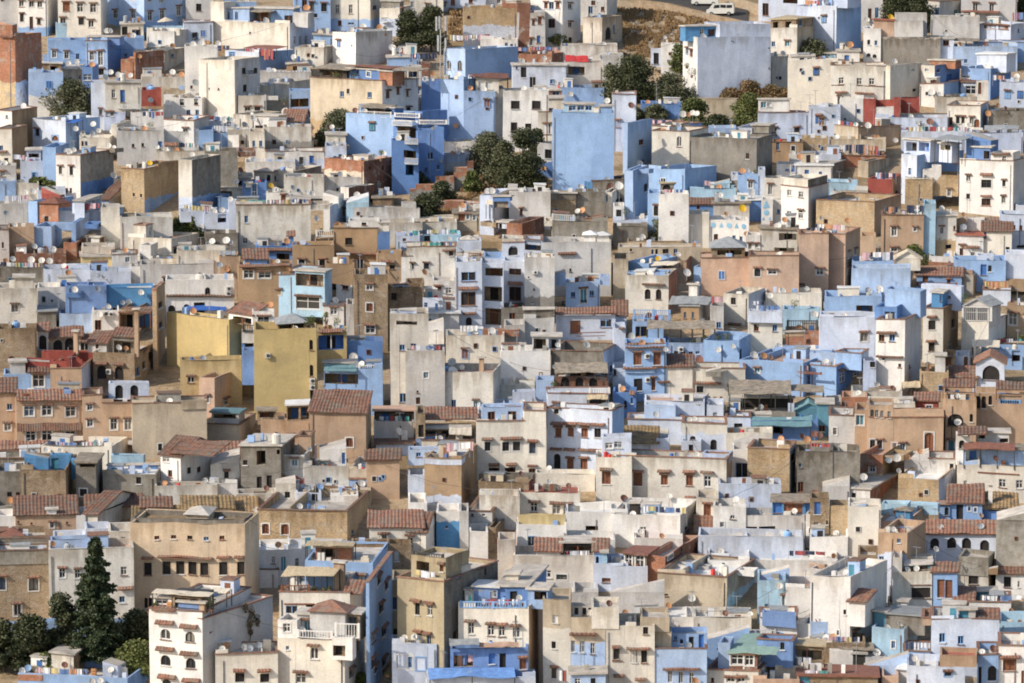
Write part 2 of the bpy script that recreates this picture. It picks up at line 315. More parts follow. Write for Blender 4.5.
def block(parent,root,name,code,x0,x1,x2,Nc,ef,es,zb,zt,L,d,roof,win,sc,bandy,par,deck,wea):
    """box from near front corner Nc: front along ef (length L), depth along es (length d)"""
    fn=-es; sn=-ef                       # outward normals of the front and of the visible side
    b=Blk(); b.N=Nc; b.ef=ef; b.es=es; b.L=L; b.d=d; b.zt=zt; b.zb=zb
    org=root.location.copy()
    bz=zb+(zt-zb)*0.35
    if bandy is not None: bz=z_for(Nc.x,Nc.y,Y_(bandy))
    X0,X1=sorted((X_(x0),X_(x1)))
    fh=[];sh=[]; deco=[]
    for st,x,y,w_,h_ in parse(win):
        side = x2 is not None and not (X0<=X_(x)<=X1)
        U=es if side else ef; n=sn if side else fn; LL=d if side else L
        a=line_u(Nc,U,X_(x-w_/2),(zb+zt)/2); c=line_u(Nc,U,X_(x+w_/2),(zb+zt)/2); a,c=sorted((a,c))
        m=Nc+U*((a+c)/2); zhi=z_for(m.x,m.y,Y_(y-h_/2)); zlo=z_for(m.x,m.y,Y_(y+h_/2))
        a=max(a,0.12); c=min(c,LL-0.12)
        if zhi>zt-0.15 and st in 'lLjJKvq': zhi=zt-0.15
        if st not in 'AmucS' : zhi=min(zhi,zt-0.1)
        if c-a<0.15 or zhi-zlo<0.1: continue
        hl=sh if side else fh
        if st in 'AmubS': deco.append((st,side,a,c,zlo,zhi)); continue
        arch=st in 'roRcV'
        if st in 'lLjJKq': hl.append((a,c,zlo,zhi,min(1.9,d*0.4),True,False))
        else: hl.append((a,c,zlo,zhi,0.22,False,arch))
        deco.append((st,side,a,c,zlo,zhi))
    # drop holes that overlap an earlier one
    def clean(hs):
        o=[]
        for h in hs:
            if all(h[1]<=q[0] or h[0]>=q[1] or h[3]<=q[2] or h[2]>=q[3] for q in o): o.append(h)
        return o
    fh=clean(fh); sh=clean(sh); okk={(h[0],h[2],0) for h in fh}|{(h[0],h[2],1) for h in sh}
    zbot=zb-4.0 if parent is None else zb-0.05
    c00=Nc; c10=Nc+ef*L; c01=Nc+es*d; c11=c10+es*d
    def vz(p,z): return V((p.x,p.y,z))
    mf=MB(); ms=MB() if sc else mf
    wall_face(mf,c00,ef,fn,L,zbot,zt,fh); wall_face(ms,c00,es,sn,d,zbot,zt,sh)
    wall_face(mf,c10,es,-sn,d,zbot,zt,[]); wall_face(mf,c01,ef,-fn,L,zbot,zt,[])
    t=0.22; ph=par
    kind=roof[0] if roof else 'f'
    rd=deck or 'deck'
    if kind in 'f':
        i00=c00+ef*t+es*t; i10=c10-ef*t+es*t; i01=c01+ef*t-es*t; i11=c11-ef*t-es*t
        ro=[c00,c10,c11,c01]; ri=[i00,i10,i11,i01]
        for k in range(4):
            k2=(k+1)%4
            mf.poly([vz(ro[k],zt),vz(ro[k2],zt),vz(ri[k2],zt),vz(ri[k],zt)]); mf.poly([vz(ri[k],zt),vz(ri[k2],zt),vz(ri[k2],zt-ph),vz(ri[k],zt-ph)])
        mr=MB(); mr.poly([vz(q,zt-ph+0.003) for q in ri]); mr.build('roof',M[rd],root,org); b.deck=zt-ph
    elif kind=='s':
        ov=0.25; mr=MB(); mr.box(vz(c00-ef*ov-es*ov,zt),ef*(L+2*ov),es*(d+2*ov),V((0,0,0.2))); mr.build('roof',M[rd],root,org); b.deck=zt+0.2
    else:
        ov=0.3; mr=MB(); ro_=mf
        e0=-ef*ov; 
        if kind in 't':    # mono pitch rising backwards
            rise=min(2.2,d*(0.30 if roof[1:2]=='l' else 0.42)); A=vz(c00-ef*ov-es*ov,zt-0.1); B=vz(c10+ef*ov-es*ov,zt-0.1); C=vz(c11+ef*ov,zt+rise); D=vz(c01-ef*ov,zt+rise)
            shingle(mr,A,B,C,D); ms.poly([vz(c00,zt),vz(c01,zt),vz(c01,zt+rise-.1)]); mf.poly([vz(c10,zt),vz(c11,zt),vz(c11,zt+rise-.1)]); mf.poly([vz(c01,zt),vz(c11,zt),vz(c11,zt+rise-.1),vz(c01,zt+rise-.1)])
        elif kind=='T':    # gable, ridge parallel to the front
            rise=min(1.7,d*0.25); m0=c00+es*d/2; m1=c10+es*d/2
            shingle(mr,vz(c00-ef*ov-es*ov,zt-0.12),vz(c10+ef*ov-es*ov,zt-0.12),vz(m1+ef*ov,zt+rise),vz(m0-ef*ov,zt+rise))
            shingle(mr,vz(c01-ef*ov+es*ov,zt-0.12),vz(c11+ef*ov+es*ov,zt-0.12),vz(m1+ef*ov,zt+rise),vz(m0-ef*ov,zt+rise))
            ms.poly([vz(c00,zt),vz(m0,zt+rise-.08),vz(c01,zt)]); mf.poly([vz(c10,zt),vz(m1,zt+rise-.08),vz(c11,zt)])
        elif kind=='g':    # gable end faces the front
            rise=min(2.2,L*0.27); m0=c00+ef*L/2; m1=c01+ef*L/2
            shingle(mr,vz(c00-ef*ov-es*ov,zt-0.15),vz(c01-ef*ov+es*ov,zt-0.15),vz(m1+es*ov,zt+rise),vz(m0-es*ov,zt+rise))
            shingle(mr,vz(c10+ef*ov-es*ov,zt-0.15),vz(c11+ef*ov+es*ov,zt-0.15),vz(m1+es*ov,zt+rise),vz(m0-es*ov,zt+rise))
            mf.poly([vz(c00,zt),vz(m0,zt+rise-.08),vz(c10,zt)]); mf.poly([vz(c01,zt),vz(m1,zt+rise-.08),vz(c11,zt)])
        elif kind=='h':    # hip / pyramid
            rise=min(L,d)*0.28; m=vz((c00+c11)/2,zt+rise); q=[c00-ef*ov-es*ov,c10+ef*ov-es*ov,c11+ef*ov+es*ov,c01-ef*ov+es*ov]
            for k in range(4): mr.poly([vz(q[k],zt),vz(q[(k+1)%4],zt),m])
            mr.poly([vz(x,zt-.04) for x in q])
        elif kind=='p':    # slope down sideways (towards the near corner), mono pitch
            rise=min(1.5,L*0.3); mr.poly([vz(c00,zt+.004),vz(c01,zt+.004),vz(c11,zt+rise-.096),vz(c10,zt+rise-.096)])
            mf.poly([vz(c00,zt),vz(c10,zt),vz(c10,zt+rise-.1)]); mf.poly([vz(c01,zt),vz(c11,zt),vz(c11,zt+rise-.1)]); mf.poly([vz(c10,zt),vz(c11,zt),vz(c11,zt+rise-.1),vz(c10,zt+rise-.1)])
        mr.build('roof',M[rd if (deck or kind=='p') else 'tile'],root,org); b.deck=zt
    o=mf.build(name,wmat(code),root,org); paint(o,code,bz,wea,zt)
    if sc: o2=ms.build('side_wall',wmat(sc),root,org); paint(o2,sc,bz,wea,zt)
    if 'c' in roof[1:] and kind=='f':
        mc=MB(); ov=0.10; hh=0.11
        for (a,dr,n_) in ((c00,ef*L,es),(c01-es*0,ef*L,-es)):
            mc.box(vz(a-ef*ov-n_*ov,zt+0.003),dr+ef*2*ov,n_*(ov+0.26),V((0,0,hh)))
        for (a,dr,n_) in ((c00,es*(d-0.52-0.0),ef),(c10,es*(d-0.52),-ef)):
            mc.box(vz(a+es*0.262-n_*ov,zt+0.003),dr,n_*(ov+0.26),V((0,0,hh)))
        mc.build('coping',M['tile'],root,org)
    elif kind=='f' and 'n' not in roof:
        pass
    # openings and trim
    for st,side,a,c,zl,zh in deco:
        U=es if side else ef; n=sn if side else fn; 
        if st not in 'AmubS' and (a,zl,int(side)) not in okk: continue
        opening(root,org,st,Nc,U,n,a,c,zl,zh,code,min(1.9,d*0.4))
    return b
def cloth_int(code): return code
def opening(root,org,st,O,U,n,a,c,zl,zh,code,dl):
    def pt(u,z,out=0): q=O+U*u+n*out; return V((q.x,q.y,z))
    w_=c-a; h=zh-zl; z3=V((0,0,1))
    def awn(u0,u1,z,par,dep=0.34,drop=0.17):
        m=MB(); shingle(m,pt(u0,z,dep),pt(u1,z,dep),pt(u1,z+drop,0.004),pt(u0,z+drop,0.004),0.05,0.3); m.build('awning',M['tile'],par,org)
    if st=='A':
        awn(a,c,zl,root,0.5,min(h,0.6) if h<0.9 else h*0.8); return
    if st=='m': m=MB(); m.box(pt(a,zl,0.002),U*w_,n*0.09,z3*max(0.08,min(h,0.2))); m.build('moulding',M['wood'] if rnd.random()<.4 else M['tile'],root,org); return
    if st=='u':
        m=MB(); m.box(pt(a,zl,0.05),U*w_,n*0.35,z3*h); o=m.build('air_conditioner',M['frame_w'],root,org)
        f=MB(); f.tube(pt(a+w_*.6,zl+h/2,0.40),pt(a+w_*.6,zl+h/2,0.42),h*.38,n=12); f.build('fan',M['frame_d'],o,org); return
    if st=='b' or st=='S':
        m=MB(); m.box(pt(a,zl,0.003),U*w_,n*1.0,z3*0.12); 
        o=m.build('balcony',M['deck_w'],root,org); r=MB(); k=int(w_/0.22)+1; hh=max(0.6,h)
        for i in range(k+1): 
            q=pt(a+0.04+(w_-.08)*i/k,zl+.12,.95); r.tube(q,q+z3*hh,0.025 if st=='b' else .05,n=4)
        r.box(pt(a,zl+hh+.08,0.9),U*w_,n*.09,z3*.07)
        for u in (a,c-.05): r.box(pt(u,zl+hh+.08,.0),U*.05,n*.9,z3*.06)
        r.build('railing',M['frame_d'] if st=='b' else M['frame_w'],o,org); return
    if st in 'lLjJKq':
        ic={'l':'U','L':'P','j':'D','J':'N','K':'C','q':'Q'}[st]; m=MB(); dp=dl
        if st=='l': ic='E'
        m.poly([pt(a,zl,-dp),pt(c,zl,-dp),pt(c,zh,-dp),pt(a,zh,-dp)]); m.poly([pt(a,zl),pt(c,zl),pt(c,zl,-dp),pt(a,zl,-dp)]); m.poly([pt(a,zh),pt(c,zh),pt(c,zh,-dp),pt(a,zh,-dp)])
        m.poly([pt(a,zl),pt(a,zh),pt(a,zh,-dp),pt(a,zl,-dp)]); m.poly([pt(c,zl),pt(c,zh),pt(c,zh,-dp),pt(c,zl,-dp)])
        o=m.build('loggia',wmat(ic),root,org); paint(o,ic,0)
        k=max(1,int(w_/2.2))
        for i in range(k):
            uc=a+w_*(i+.5)/k+rnd.uniform(-.2,.2); ww=min(.55,w_*.25); f=MB(); f.box(pt(uc-ww,zl+.01,-dp+.003),U*(2*ww),n*.05,z3*min(h*.82,2.0)); f.build('door',M[rnd.choice(['dark','wood','bluedoor','glass','dark'])],o,org)
        if w_>3:
            for i in range(1,int(w_/2.4)+1): f=MB(); f.box(pt(a+i*w_/(int(w_/2.4)+1)-.07,zl,-.2),U*.14,n*.14,z3*h); f.build('post',M['frame_w'] if st!='l' else M['wood'],o,org)
        return
    arch=st in 'roRcV'
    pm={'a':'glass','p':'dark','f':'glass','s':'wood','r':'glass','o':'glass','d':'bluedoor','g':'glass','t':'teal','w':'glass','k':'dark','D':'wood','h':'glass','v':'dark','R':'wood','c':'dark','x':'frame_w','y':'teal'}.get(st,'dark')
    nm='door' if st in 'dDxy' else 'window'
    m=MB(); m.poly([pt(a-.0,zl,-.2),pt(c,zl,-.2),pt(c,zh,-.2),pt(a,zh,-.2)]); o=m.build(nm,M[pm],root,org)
    fr=MB(); fw=min(.09,w_*.12); dd=-.17
    # casement: outer frame and mullion
    if st in 'apfgrotwhsR':
        fr.box(pt(a,zl,dd),U*fw,n*.05,z3*h); fr.box(pt(c-fw,zl,dd),U*fw,n*.05,z3*h); fr.box(pt(a+fw,zl,dd),U*(w_-2*fw),n*.05,z3*fw); fr.box(pt(a+fw,zh-fw,dd),U*(w_-2*fw),n*.05,z3*fw)
        fr.box(pt((a+c)/2-fw/2,zl+fw,dd),U*fw,n*.05,z3*(h-2*fw))
        if st in 'gfhw': fr.box(pt(a+fw,zl+h*.6,dd+.002),U*(w_-2*fw),n*.05,z3*fw*.8)
        fm='frame_w' if st in 'gw' else ('frame_b' if st in 'fh' and code[0] in 'BDPIA' else {'s':'wood','R':'wood','t':'frame_w'}.get(st,'frame_d' if rnd.random()<.5 else 'frame_w'))
        if st=='p': fm=rnd.choice(['frame_d','wood','frame_b'])
        fr.build('frame',M[fm],o,org)
    # raised surround
    if st in 'fwRrth' or (st=='a' and rnd.random()<.35):
        s=MB(); e=.13
        s.box(pt(a-e,zl-e,.003),U*e,n*.05,z3*(h+2*e)); s.box(pt(c,zl-e,.003),U*e,n*.05,z3*(h+2*e)); s.box(pt(a,zl-e,.003),U*w_,n*.05,z3*e)
        if not arch: s.box(pt(a,zh,.003),U*w_,n*.05,z3*e)
        else: s.box(pt(a,zh+.02,.003),U*w_,n*.05,z3*e)
        s.build('surround',M['frame_b'] if code[0]=='P' and rnd.random()<.6 else M['frame_w'],o,org)
    else:
        s=MB(); s.box(pt(a-.08,zl-.1,.003),U*(w_+.16),n*.12,z3*.09); s.build('sill',M['frame_w'] if rnd.random()<.5 else M['tile'],o,org)
    if st in 'asrw' or st=='t' and rnd.random()<.5: awn(a-.2,c+.2,zh+.1,o)
    if st in 'a' and rnd.random()<.5 or st=='k':
        gmb=MB(); k=max(2,int(w_/.22))
        for i in range(k+1): q=pt(a+w_*i/k,zl,.06); gmb.tube(q,q+z3*h,.014,n=4,cap=False)
        gmb.build('grille',M['frame_d'],o,org)
# ------------------------------------------------------------------ houses
LABELS=set()
KINDS={'house':('house','house'),'townhouse':('house','house'),'wall':('building','building'),'walls':('building','building'),'flank':('building','building'),'terrace':('roof_terrace','terrace'),'terraces':('roof_terrace','terrace'),'veranda':('house','house'),
'hut':('hut','hut'),'shed':('shed','shed'),'sheds':('shed','shed'),'court':('walled_courtyard','courtyard'),'courts':('walled_courtyard','courtyard'),'courtyard':('house','house'),'yard':('walled_courtyard','courtyard'),'roof':('low_building','low building'),'roofs':('low_building','low building'),
'tower':('tower_house','tower house'),'hotel':('hotel','hotel'),'palace':('palace','palace'),'villa':('villa','villa'),'mansion':('mansion','mansion'),'block':('building','building'),'blocks':('building','building'),'cube':('building','building'),
'room':('small_building','small building'),'rooms':('small_building','small building'),'boxes':('small_building','small building'),'box':('small_building','small building'),'cabin':('cabin','cabin'),'front':('row_house','row house'),'wing':('annexe','annexe'),'strip':('narrow_house','narrow house'),
'ruined':('ruin','ruin'),'cottage':('cottage','cottage'),'apartment':('apartment_house','apartment house'),'café':('cafe','café'),'restaurant':('restaurant','restaurant'),'shelter':('shelter','shelter'),'pavilion':('pavilion','pavilion')}
def h(label,code,x0,x1,x2,yt,yb,roof='f',win='',sc=None,by=None,ds='',ln='',d=None,par=0.75,deck=None,wea=None,name='house',cat='house',pots='',ant='',dd=0,gr=None,ew=None):
    global cur
    assert label not in LABELS,label
    LABELS.add(label); nw=len(label.split()); assert 4<=nw<=13,label
    px0,px1=X_(x0),X_(x1); pyt,pyb=Y_(yt),Y_(yb+12)
    right = x2 is not None and X_(x2)>px1; left = x2 is not None and not right
    xn=px1 if right else px0
    dep=depth_at(pyb)+dd
    b=P(xn,pyb,dep)
    # keep the column right at mid height
    zt=z_for(b.x,b.y,pyt); zb=b.z; zm=(zt+zb)/2; rel=V((b.x,b.y,zm))-CAM; b.x=rel.dot(FW)*(xn-CX)/FPX
    v=V((b.x,b.y,0)).normalized(); r=V((v.y,-v.x,0)); s_=FPX/dep
    ws=abs(X_(x2)-xn)/s_ if x2 is not None else 0
    if ws: psi=math.asin(min(0.78,max(0.12,ws/(d or 9.0))))
    else: psi=0.0
    if right: ef=-r*math.cos(psi)+v*math.sin(psi); es=r*math.sin(psi)+v*math.cos(psi)
    elif left: ef=r*math.cos(psi)+v*math.sin(psi); es=-r*math.sin(psi)+v*math.cos(psi)
    else: ef=r; es=v
    Nc=V((b.x,b.y,0))
    L=line_u(Nc,ef,px0 if right else px1,zm)
    if roof[0]=='t' and not ws: d=min(5.0,(d or 8)*0.55)
    D_=line_u(Nc,es,X_(x2),zm) if ws else min(d or 6.0,6.3)
    D_=min(max(D_,2.0),22.0)
    if name=='house':
        wl=label.split(); first=[x for x in wl if x in KINDS]
        if first: name,cat=KINDS[first[0]]
    root=thing(name,V((Nc.x,Nc.y,zb)),label,cat,gr)
    blk=block(None,root,'wall',code,x0,x1,x2,Nc,ef,es,zb,zt,L,D_,roof,win,sc,by,par,deck,wea)
    blk.root=root; blk.label=label; blk.code=code; blk.right=right; blk.win=win; blk.x=(x0,x1,x2); cur=blk; HOUSES.append(blk)
    for tk in ds.split(): dish(tk)
    for tk in ln.split(): laundry(tk)
    for tk in pots.split(): pot(tk)
    for tk in ant.split(): antenna(tk)
    return blk
def b(name,code,x0,x1,x2,yt,roof='s',win='',dd=2.5,d=4.0,sc=None,by=None,deck=None,par=0.5,ds='',drop=0.0,wea=None,yb=None):
    """roof room or wing on the current house, parallel to it, dd metres behind its front"""
    B=cur; px0,px1=X_(x0),X_(x1)
    right=B.right if x2 is None else X_(x2)>px1
    A=B.N+B.es*dd; xn=px1 if B.right else px0
    zb=(B.deck if yb is None else None)
    u=line_u(A,B.ef,xn,B.zt+1); Nc=A+B.ef*u
    if yb is not None: zb=z_for(Nc.x,Nc.y,Y_(yb))
    zt=z_for(Nc.x,Nc.y,Y_(yt)); zt=max(zt,zb+0.6)
    L=line_u(Nc,B.ef,px0 if B.right else px1,zt)
    if x2 is not None:
        D_=line_u(Nc,B.es,X_(x2),zt); d=min(max(D_,1.5),12) if D_>0 else d
    Nc.z=0
    k=block(B,B.root,name,code,x0,x1,x2,Nc,B.ef,B.es,zb-drop,zt,max(0.5,L),d,roof,win,sc,by,par,deck,wea)
    old=B.deck; B2=B.deck
    for tk in ds.split(): dish(tk,k)
    return k
def canopy(x0,x1,yt,mat='sheet',dd=0.4,d=3.0,rise=0.3,posts=3,name='canopy',tile=False,zdrop=None):
    B=cur; A=B.N+B.es*dd; u0=line_u(A,B.ef,X_(x0),B.zt+1); u1=line_u(A,B.ef,X_(x1),B.zt+1); u0,u1=sorted((u0,u1))
    p=A+B.ef*((u0+u1)/2); z=z_for(p.x,p.y,Y_(yt)); z0=B.deck
    if z<z0+0.5: z0=z-2.2
    q0=A+B.ef*u0; q1=A+B.ef*u1; m=MB(); vz=lambda p,z:V((p.x,p.y,z)); org=B.root.location
    a,b_,c,e=vz(q0,z),vz(q1,z),vz(q1+B.es*d,z+rise),vz(q0+B.es*d,z+rise)
    if tile: shingle(m,a,b_,c,e)
    else:
        th=V((0,0,0.09)); n=8; cor=[]
        for i in range(n+1): cor.append((a.lerp(b_,i/n)+V((0,0,rnd.uniform(-.05,.05))),e.lerp(c,i/n)+V((0,0,rnd.uniform(-.05,.05)))))
        for (p0,p1),(p2,p3) in zip(cor,cor[1:]): m.poly([p0,p2,p3,p1]); m.poly([p0-th,p2-th,p3-th,p1-th]); m.poly([p0,p2,p2-th,p0-th]); m.poly([p1,p3,p3-th,p1-th])
        for p0,p1 in (cor[0],cor[-1]): m.poly([p0,p1,p1-th,p0-th])
    o=m.build(name,M['tile' if tile else mat],B.root,org)
    for i in range(posts):
        for dep,rz in ((0.12,0.0),(d-0.15,rise)):
            pm=MB()
            q=q0.lerp(q1,(i+.02)/(max(1,posts-1)+.04)); q=q+B.es*dep; pm.tube(vz(q,z0),vz(q,z+rz*(dep/d)-.05),0.06,n=5); pm.build('post',M['wood' if tile else 'frame_d'],o,org)
DISHM=dict(w='dish_w',o='dish_o',b='dish_b',g='dish_g',y='dish_y',l='dish_l')
DISHN=dict(w='pale',o='rusty orange',b='brown',g='grey',y='yellow',l='light blue')
dish_cache={}
FAR_DISHES=None
DM=['dish_w','dish_o','dish_b','dish_g','dish_y','dish_l','metal']
def dish(tk,k=None):
    a=tk.split(','); x,y=float(a[0]),float(a[1]); c=a[2] if len(a)>2 else 'w'; r=float(a[3]) if len(a)>3 else 13
    B=k or cur; px,py=X_(x),Y_(y)
    q=ray_plane(px,py,V((B.N.x,B.N.y,0)),B.es)
    rel=q-V((B.N.x,B.N.y,0)); u=rel.dot(B.ef)
    wallmt = q.z<B.zt-0.3
    if not wallmt:
        # on the roof: the ray meets a level a little above the deck
        zl=B.deck+1.15; rr=ray(px,py); t=(zl-CAM.z)/rr.z if rr.z<0 else 0; q2=CAM+rr*t if t>0 else q
        w_=(q2-V((B.N.x,B.N.y,0))).dot(B.es)
        w_=min(max(w_,0.6),max(0.7,B.d-0.5)); q=ray_plane(px,py,V((B.N.x,B.N.y,0))+B.es*w_,B.es)
        foot=V((q.x,q.y,B.deck)) 
    else:
        q=q-B.es*0.55; foot=q+B.es*0.55+V((0,0,-0.3))
    s_=FPX/(q-CAM).dot(FW); rad=max(0.36,1.15*r*T0[2]/s_)
    lab='%s satellite dish on the %s'%(DISHN[c],cur.label)
    while len(lab.split())>16: lab=' '.join(lab.split()[:-1])
    FD=FAR_DISHES
    if FD is None: o=thing('satellite_dish',foot,lab,'satellite dish','satellite dishes on the %s'%cur.label)
    # dishes look up to the south-east over the valley
    az=R(rnd.uniform(135,175)); aim=V((math.sin(az),math.cos(az),0.62)).normalized()
    if c in 'ow' and rnd.random()<0.3: aim=V((0.1+rnd.uniform(-.5,.3),-1,0.6)).normalized()
    xx=aim.cross(V((0,0,1))).normalized(); yy=xx.cross(aim)
    m=MB() if FD is None else FD; m.cm=DM.index(DISHM[c]); n=14 if FD is None else 10; rings=[(0,0),(.5,.06),(1,.24)]
    back=[]
    for (ra,dz) in rings:
        back.append([q+aim*(rad*dz)+(xx*math.cos(2*math.pi*i/n)+yy*math.sin(2*math.pi*i/n))*rad*ra for i in range(n)])
    for k0,k1 in ((0,1),(1,2)):
        for i in range(n):
            j=(i+1)%n
            if k0==0: m.poly([back[0][0],back[1][i],back[1][j]]); m.poly([back[0][0]-aim*.03,back[1][i]-aim*.03,back[1][j]-aim*.03])
            else: m.poly([back[1][i],back[1][j],back[2][j],back[2][i]]); m.poly([p-aim*.03 for p in (back[1][i],back[1][j],back[2][j],back[2][i])])
    for i in range(n): j=(i+1)%n; m.poly([back[2][i],back[2][j],back[2][j]-aim*.03,back[2][i]-aim*.03])
    if FD is None: m.build('reflector',M[DISHM[c]],o,foot); m.cm=0; m=MB()
    m.cm=6 if FD is not None else 0; f=q+aim*rad*1.1-yy*rad*0.15
    m.tube(q-yy*rad*.95+aim*rad*.2,f,.025,n=4); m.tube(f,f-aim*.16,.06,.04,n=6)
    if FD is None: m.build('feed_arm',M['metal'],o,foot); m=MB()
    m.tube(foot,q-aim*.12,.035,n=5)
    if FD is None: m.build('mast',M['metal'],o,foot)
FAR_WASH=None
def laundry(tk):
    a=tk.split(','); x0,x1,y=float(a[0]),float(a[1]),float(a[2]); hh=float(a[3]) if len(a)>3 else 26; pal=a[4] if len(a)>4 else '012345607'
    B=cur; A=B.N+B.es*0.45
    u0,u1=sorted((line_u(A,B.ef,X_(x0),B.zt+.5),line_u(A,B.ef,X_(x1),B.zt+.5))); p=A+B.ef*((u0+u1)/2); z=z_for(p.x,p.y,Y_(y-hh/2)); hz=z-z_for(p.x,p.y,Y_(y+hh/2))
    lab='washing hung out on the %s'%cur.label; lab=' '.join(lab.split()[:16]); g='washing on the %s'%cur.label
    a0=A+B.ef*u0; a1=A+B.ef*u1; a0.z=a1.z=z+.03
    FW_=FAR_WASH
    if FW_ is None: cl=thing('clothesline',V((a0.x,a0.y,B.deck)),' '.join(('thin clothesline strung over the %s'%cur.label).split()[:16]),'clothesline','clotheslines on the %s'%cur.label)
    if FW_ is None:
        m=MB(); m.tube(a0,a1,.012,n=4); m.build('cord',M['metal'],cl,cl.location)
        for q in (a0,a1): m=MB(); m.tube(V((q.x,q.y,min(B.deck,z-1.3))),q,.03,n=5); m.build('post',M['metal'],cl,cl.location)
    u=u0+.1
    while u<u1-.25:
        w_=rnd.choice([.35,.5,.6,.9,1.2])*0.9; w_=min(w_,u1-u); c=int(rnd.choice(pal)); hg=hz*rnd.uniform(.6,1.05)
        loc=A+B.ef*u; loc.z=z; m=MB() if FW_ is None else FW_; m.cm=0 if FW_ is None else c; k=4; pts=[]
        for i in range(k+1):
            q=loc+B.ef*(w_*i/k)+B.es*(0.05*math.sin(i*1.7+u)); pts.append(q)
        off=B.es*.018
        for p0,p1 in zip(pts,pts[1:]):
            dn=V((0,0,-hg*(1+.05*math.sin(p0.x*9))))
            for o_ in (V((0,0,0)),off): m.poly([p0+o_,p1+o_,p1+o_+dn,p0+o_+dn])
        if FW_ is None: o=m.build('garment',M['cloth%d'%c],None,loc); o['label']=lab; o['category']='laundry'; o['group']=g
        u+=w_+rnd.uniform(.02,.2)
def pot(tk):
    a=tk.split(','); x,y=float(a[0]),float(a[1]); r=float(a[2]) if len(a)>2 else 14
    B=cur; A=V((B.N.x,B.N.y,0))+B.es*0.9; q=ray_plane(X_(x),Y_(y),A,B.es); s_=FPX/(q-CAM).dot(FW); rad=r*T0[2]/s_
    base=V((q.x,q.y,max(min(B.deck,q.z-rad*1.2),q.z-rad-.9))); 
    lab=' '.join(('leafy potted plant on the %s'%cur.label).split()[:16])
    o=thing('potted_plant',base,lab,'potted plant','potted plants on the %s'%cur.label)
    m=MB(); m.tube(base,base+V((0,0,.45)),.18,.26,n=8); m.build('pot',M['tile'],o,base)
    m=MB(); leafcloud(m,q,(rad,rad,rad),160,.16,rnd); m.build('foliage',M['leaf'],o,base)
    m=MB(); m.tube(base+V((0,0,.4)),q,.03,n=4); m.build('stem',M['bark'],o,base)
def antenna(tk):
    a=tk.split(','); x,y=float(a[0]),float(a[1]); B=cur; A=V((B.N.x,B.N.y,0))+B.es*min(2.0,B.d*.3); q=ray_plane(X_(x),Y_(y),A,B.es); base=V((q.x,q.y,B.deck)); 
    if q.z<base.z+.8: q.z=base.z+2
    o=thing('television_antenna',base,' '.join(('thin television antenna on the %s'%cur.label).split()[:16]),'antenna','antennas on the %s'%cur.label)
    m=MB(); m.tube(base,q,.035,n=5); m.build('mast',M['metal'],o,base)
    m=MB(); an=rnd.uniform(0,3); dr=V((math.cos(an),math.sin(an),0)); pe=V((-dr.y,dr.x,0)); m.tube(q-dr*.7,q+dr*.7,.02,n=4)
    for k in range(6): c=q+dr*(-.6+k*.24); m.tube(c-pe*.35,c+pe*.35,.014,n=4)
    m.build('aerial',M['metal'],o,base)
def rail(x0,x1,y0,y1,col='frame_w',dd=0.1,name='balustrade'):
    B=cur; A=B.N+B.es*dd; u0,u1=sorted((line_u(A,B.ef,X_(x0),B.zt),line_u(A,B.ef,X_(x1),B.zt))); p=A+B.ef*((u0+u1)/2); zt=z_for(p.x,p.y,Y_(y0)); zb=z_for(p.x,p.y,Y_(y1)); org=B.root.location
    m=MB(); z3=V((0,0,1)); a=A+B.ef*u0; a.z=zt-.1; L=u1-u0
    m.box(a-B.es*.06,B.ef*L,B.es*.16,z3*.1); a.z=zb; m.box(a-B.es*.06,B.ef*L,B.es*.16,z3*.08)
    k=max(2,int(L/.28))
    for i in range(k+1): q=a+B.ef*(L*i/k); m.tube(q,q+z3*(zt-zb-.05),.045,n=5,cap=False)
    k=max(1,int(L/2.6))
    for i in range(k+1): q=a+B.ef*((L-.22)*i/k)-B.es*.08; m.box(q,B.ef*.22,B.es*.2,z3*(zt-zb+.08))
    m.build(name,M[col],B.root,org)
# ------------------------------------------------------------------ vegetation
def leafcloud(m,c,r,n,s,rg,power=1/3,clumps=None):
    cs=clumps or [(c,r)]
    per=n//len(cs)
    for cc,rr in cs:
        for _ in range(per):
            d=V((rg.gauss(0,1),rg.gauss(0,1),rg.gauss(0,1))).normalized()*(rg.random()**power)
            p=V((cc.x+d.x*rr[0],cc.y+d.y*rr[1],cc.z+d.z*rr[2])); a=V((rg.gauss(0,1),rg.gauss(0,1),rg.gauss(0,1)+.3)).normalized(); t=a.cross(V((rg.random(),rg.random(),1))).normalized()
            q=a.cross(t); k=s*rg.uniform(.6,1.3)
            m.poly([p-t*k*.5,p+q*k*.35,p+t*k*.5,p-q*k*.35])
def leaf_material(name,c1,c2):
    b=NB(name); p=b.pos((1,1,1)); n=b.noise(p,0.8,3); n2=b.noise(p,6,2)
    col=b.mix(b.ramp(n,0.35,0.65),c1,c2); col=b.mix(1.0,col,b.mix(n2,(0.6,0.6,0.6),(1.4,1.4,1.4)),'MULTIPLY')
    m=b.out(col,0.6); b.b.inputs['Specular IOR Level'].default_value=0.3; return m
M['leaf']=leaf_material('green_leaves',(0.085,0.105,0.03),(0.15,0.16,0.05))
M['leaf_dark']=leaf_material('dark_leaves',(0.040,0.050,0.021),(0.08,0.085,0.037))
M['leaf_olive']=leaf_material('olive_leaves',(0.08,0.088,0.045),(0.135,0.135,0.07))
M['leaf_dry']=leaf_material('dry_leaves',(0.20,0.12,0.06),(0.13,0.11,0.05))
M['leaf_conifer']=leaf_material('conifer_needles',(0.028,0.045,0.02),(0.055,0.072,0.03))
M['bark']=simple('bark',(0.10,0.075,0.05),0.9,var=.4)
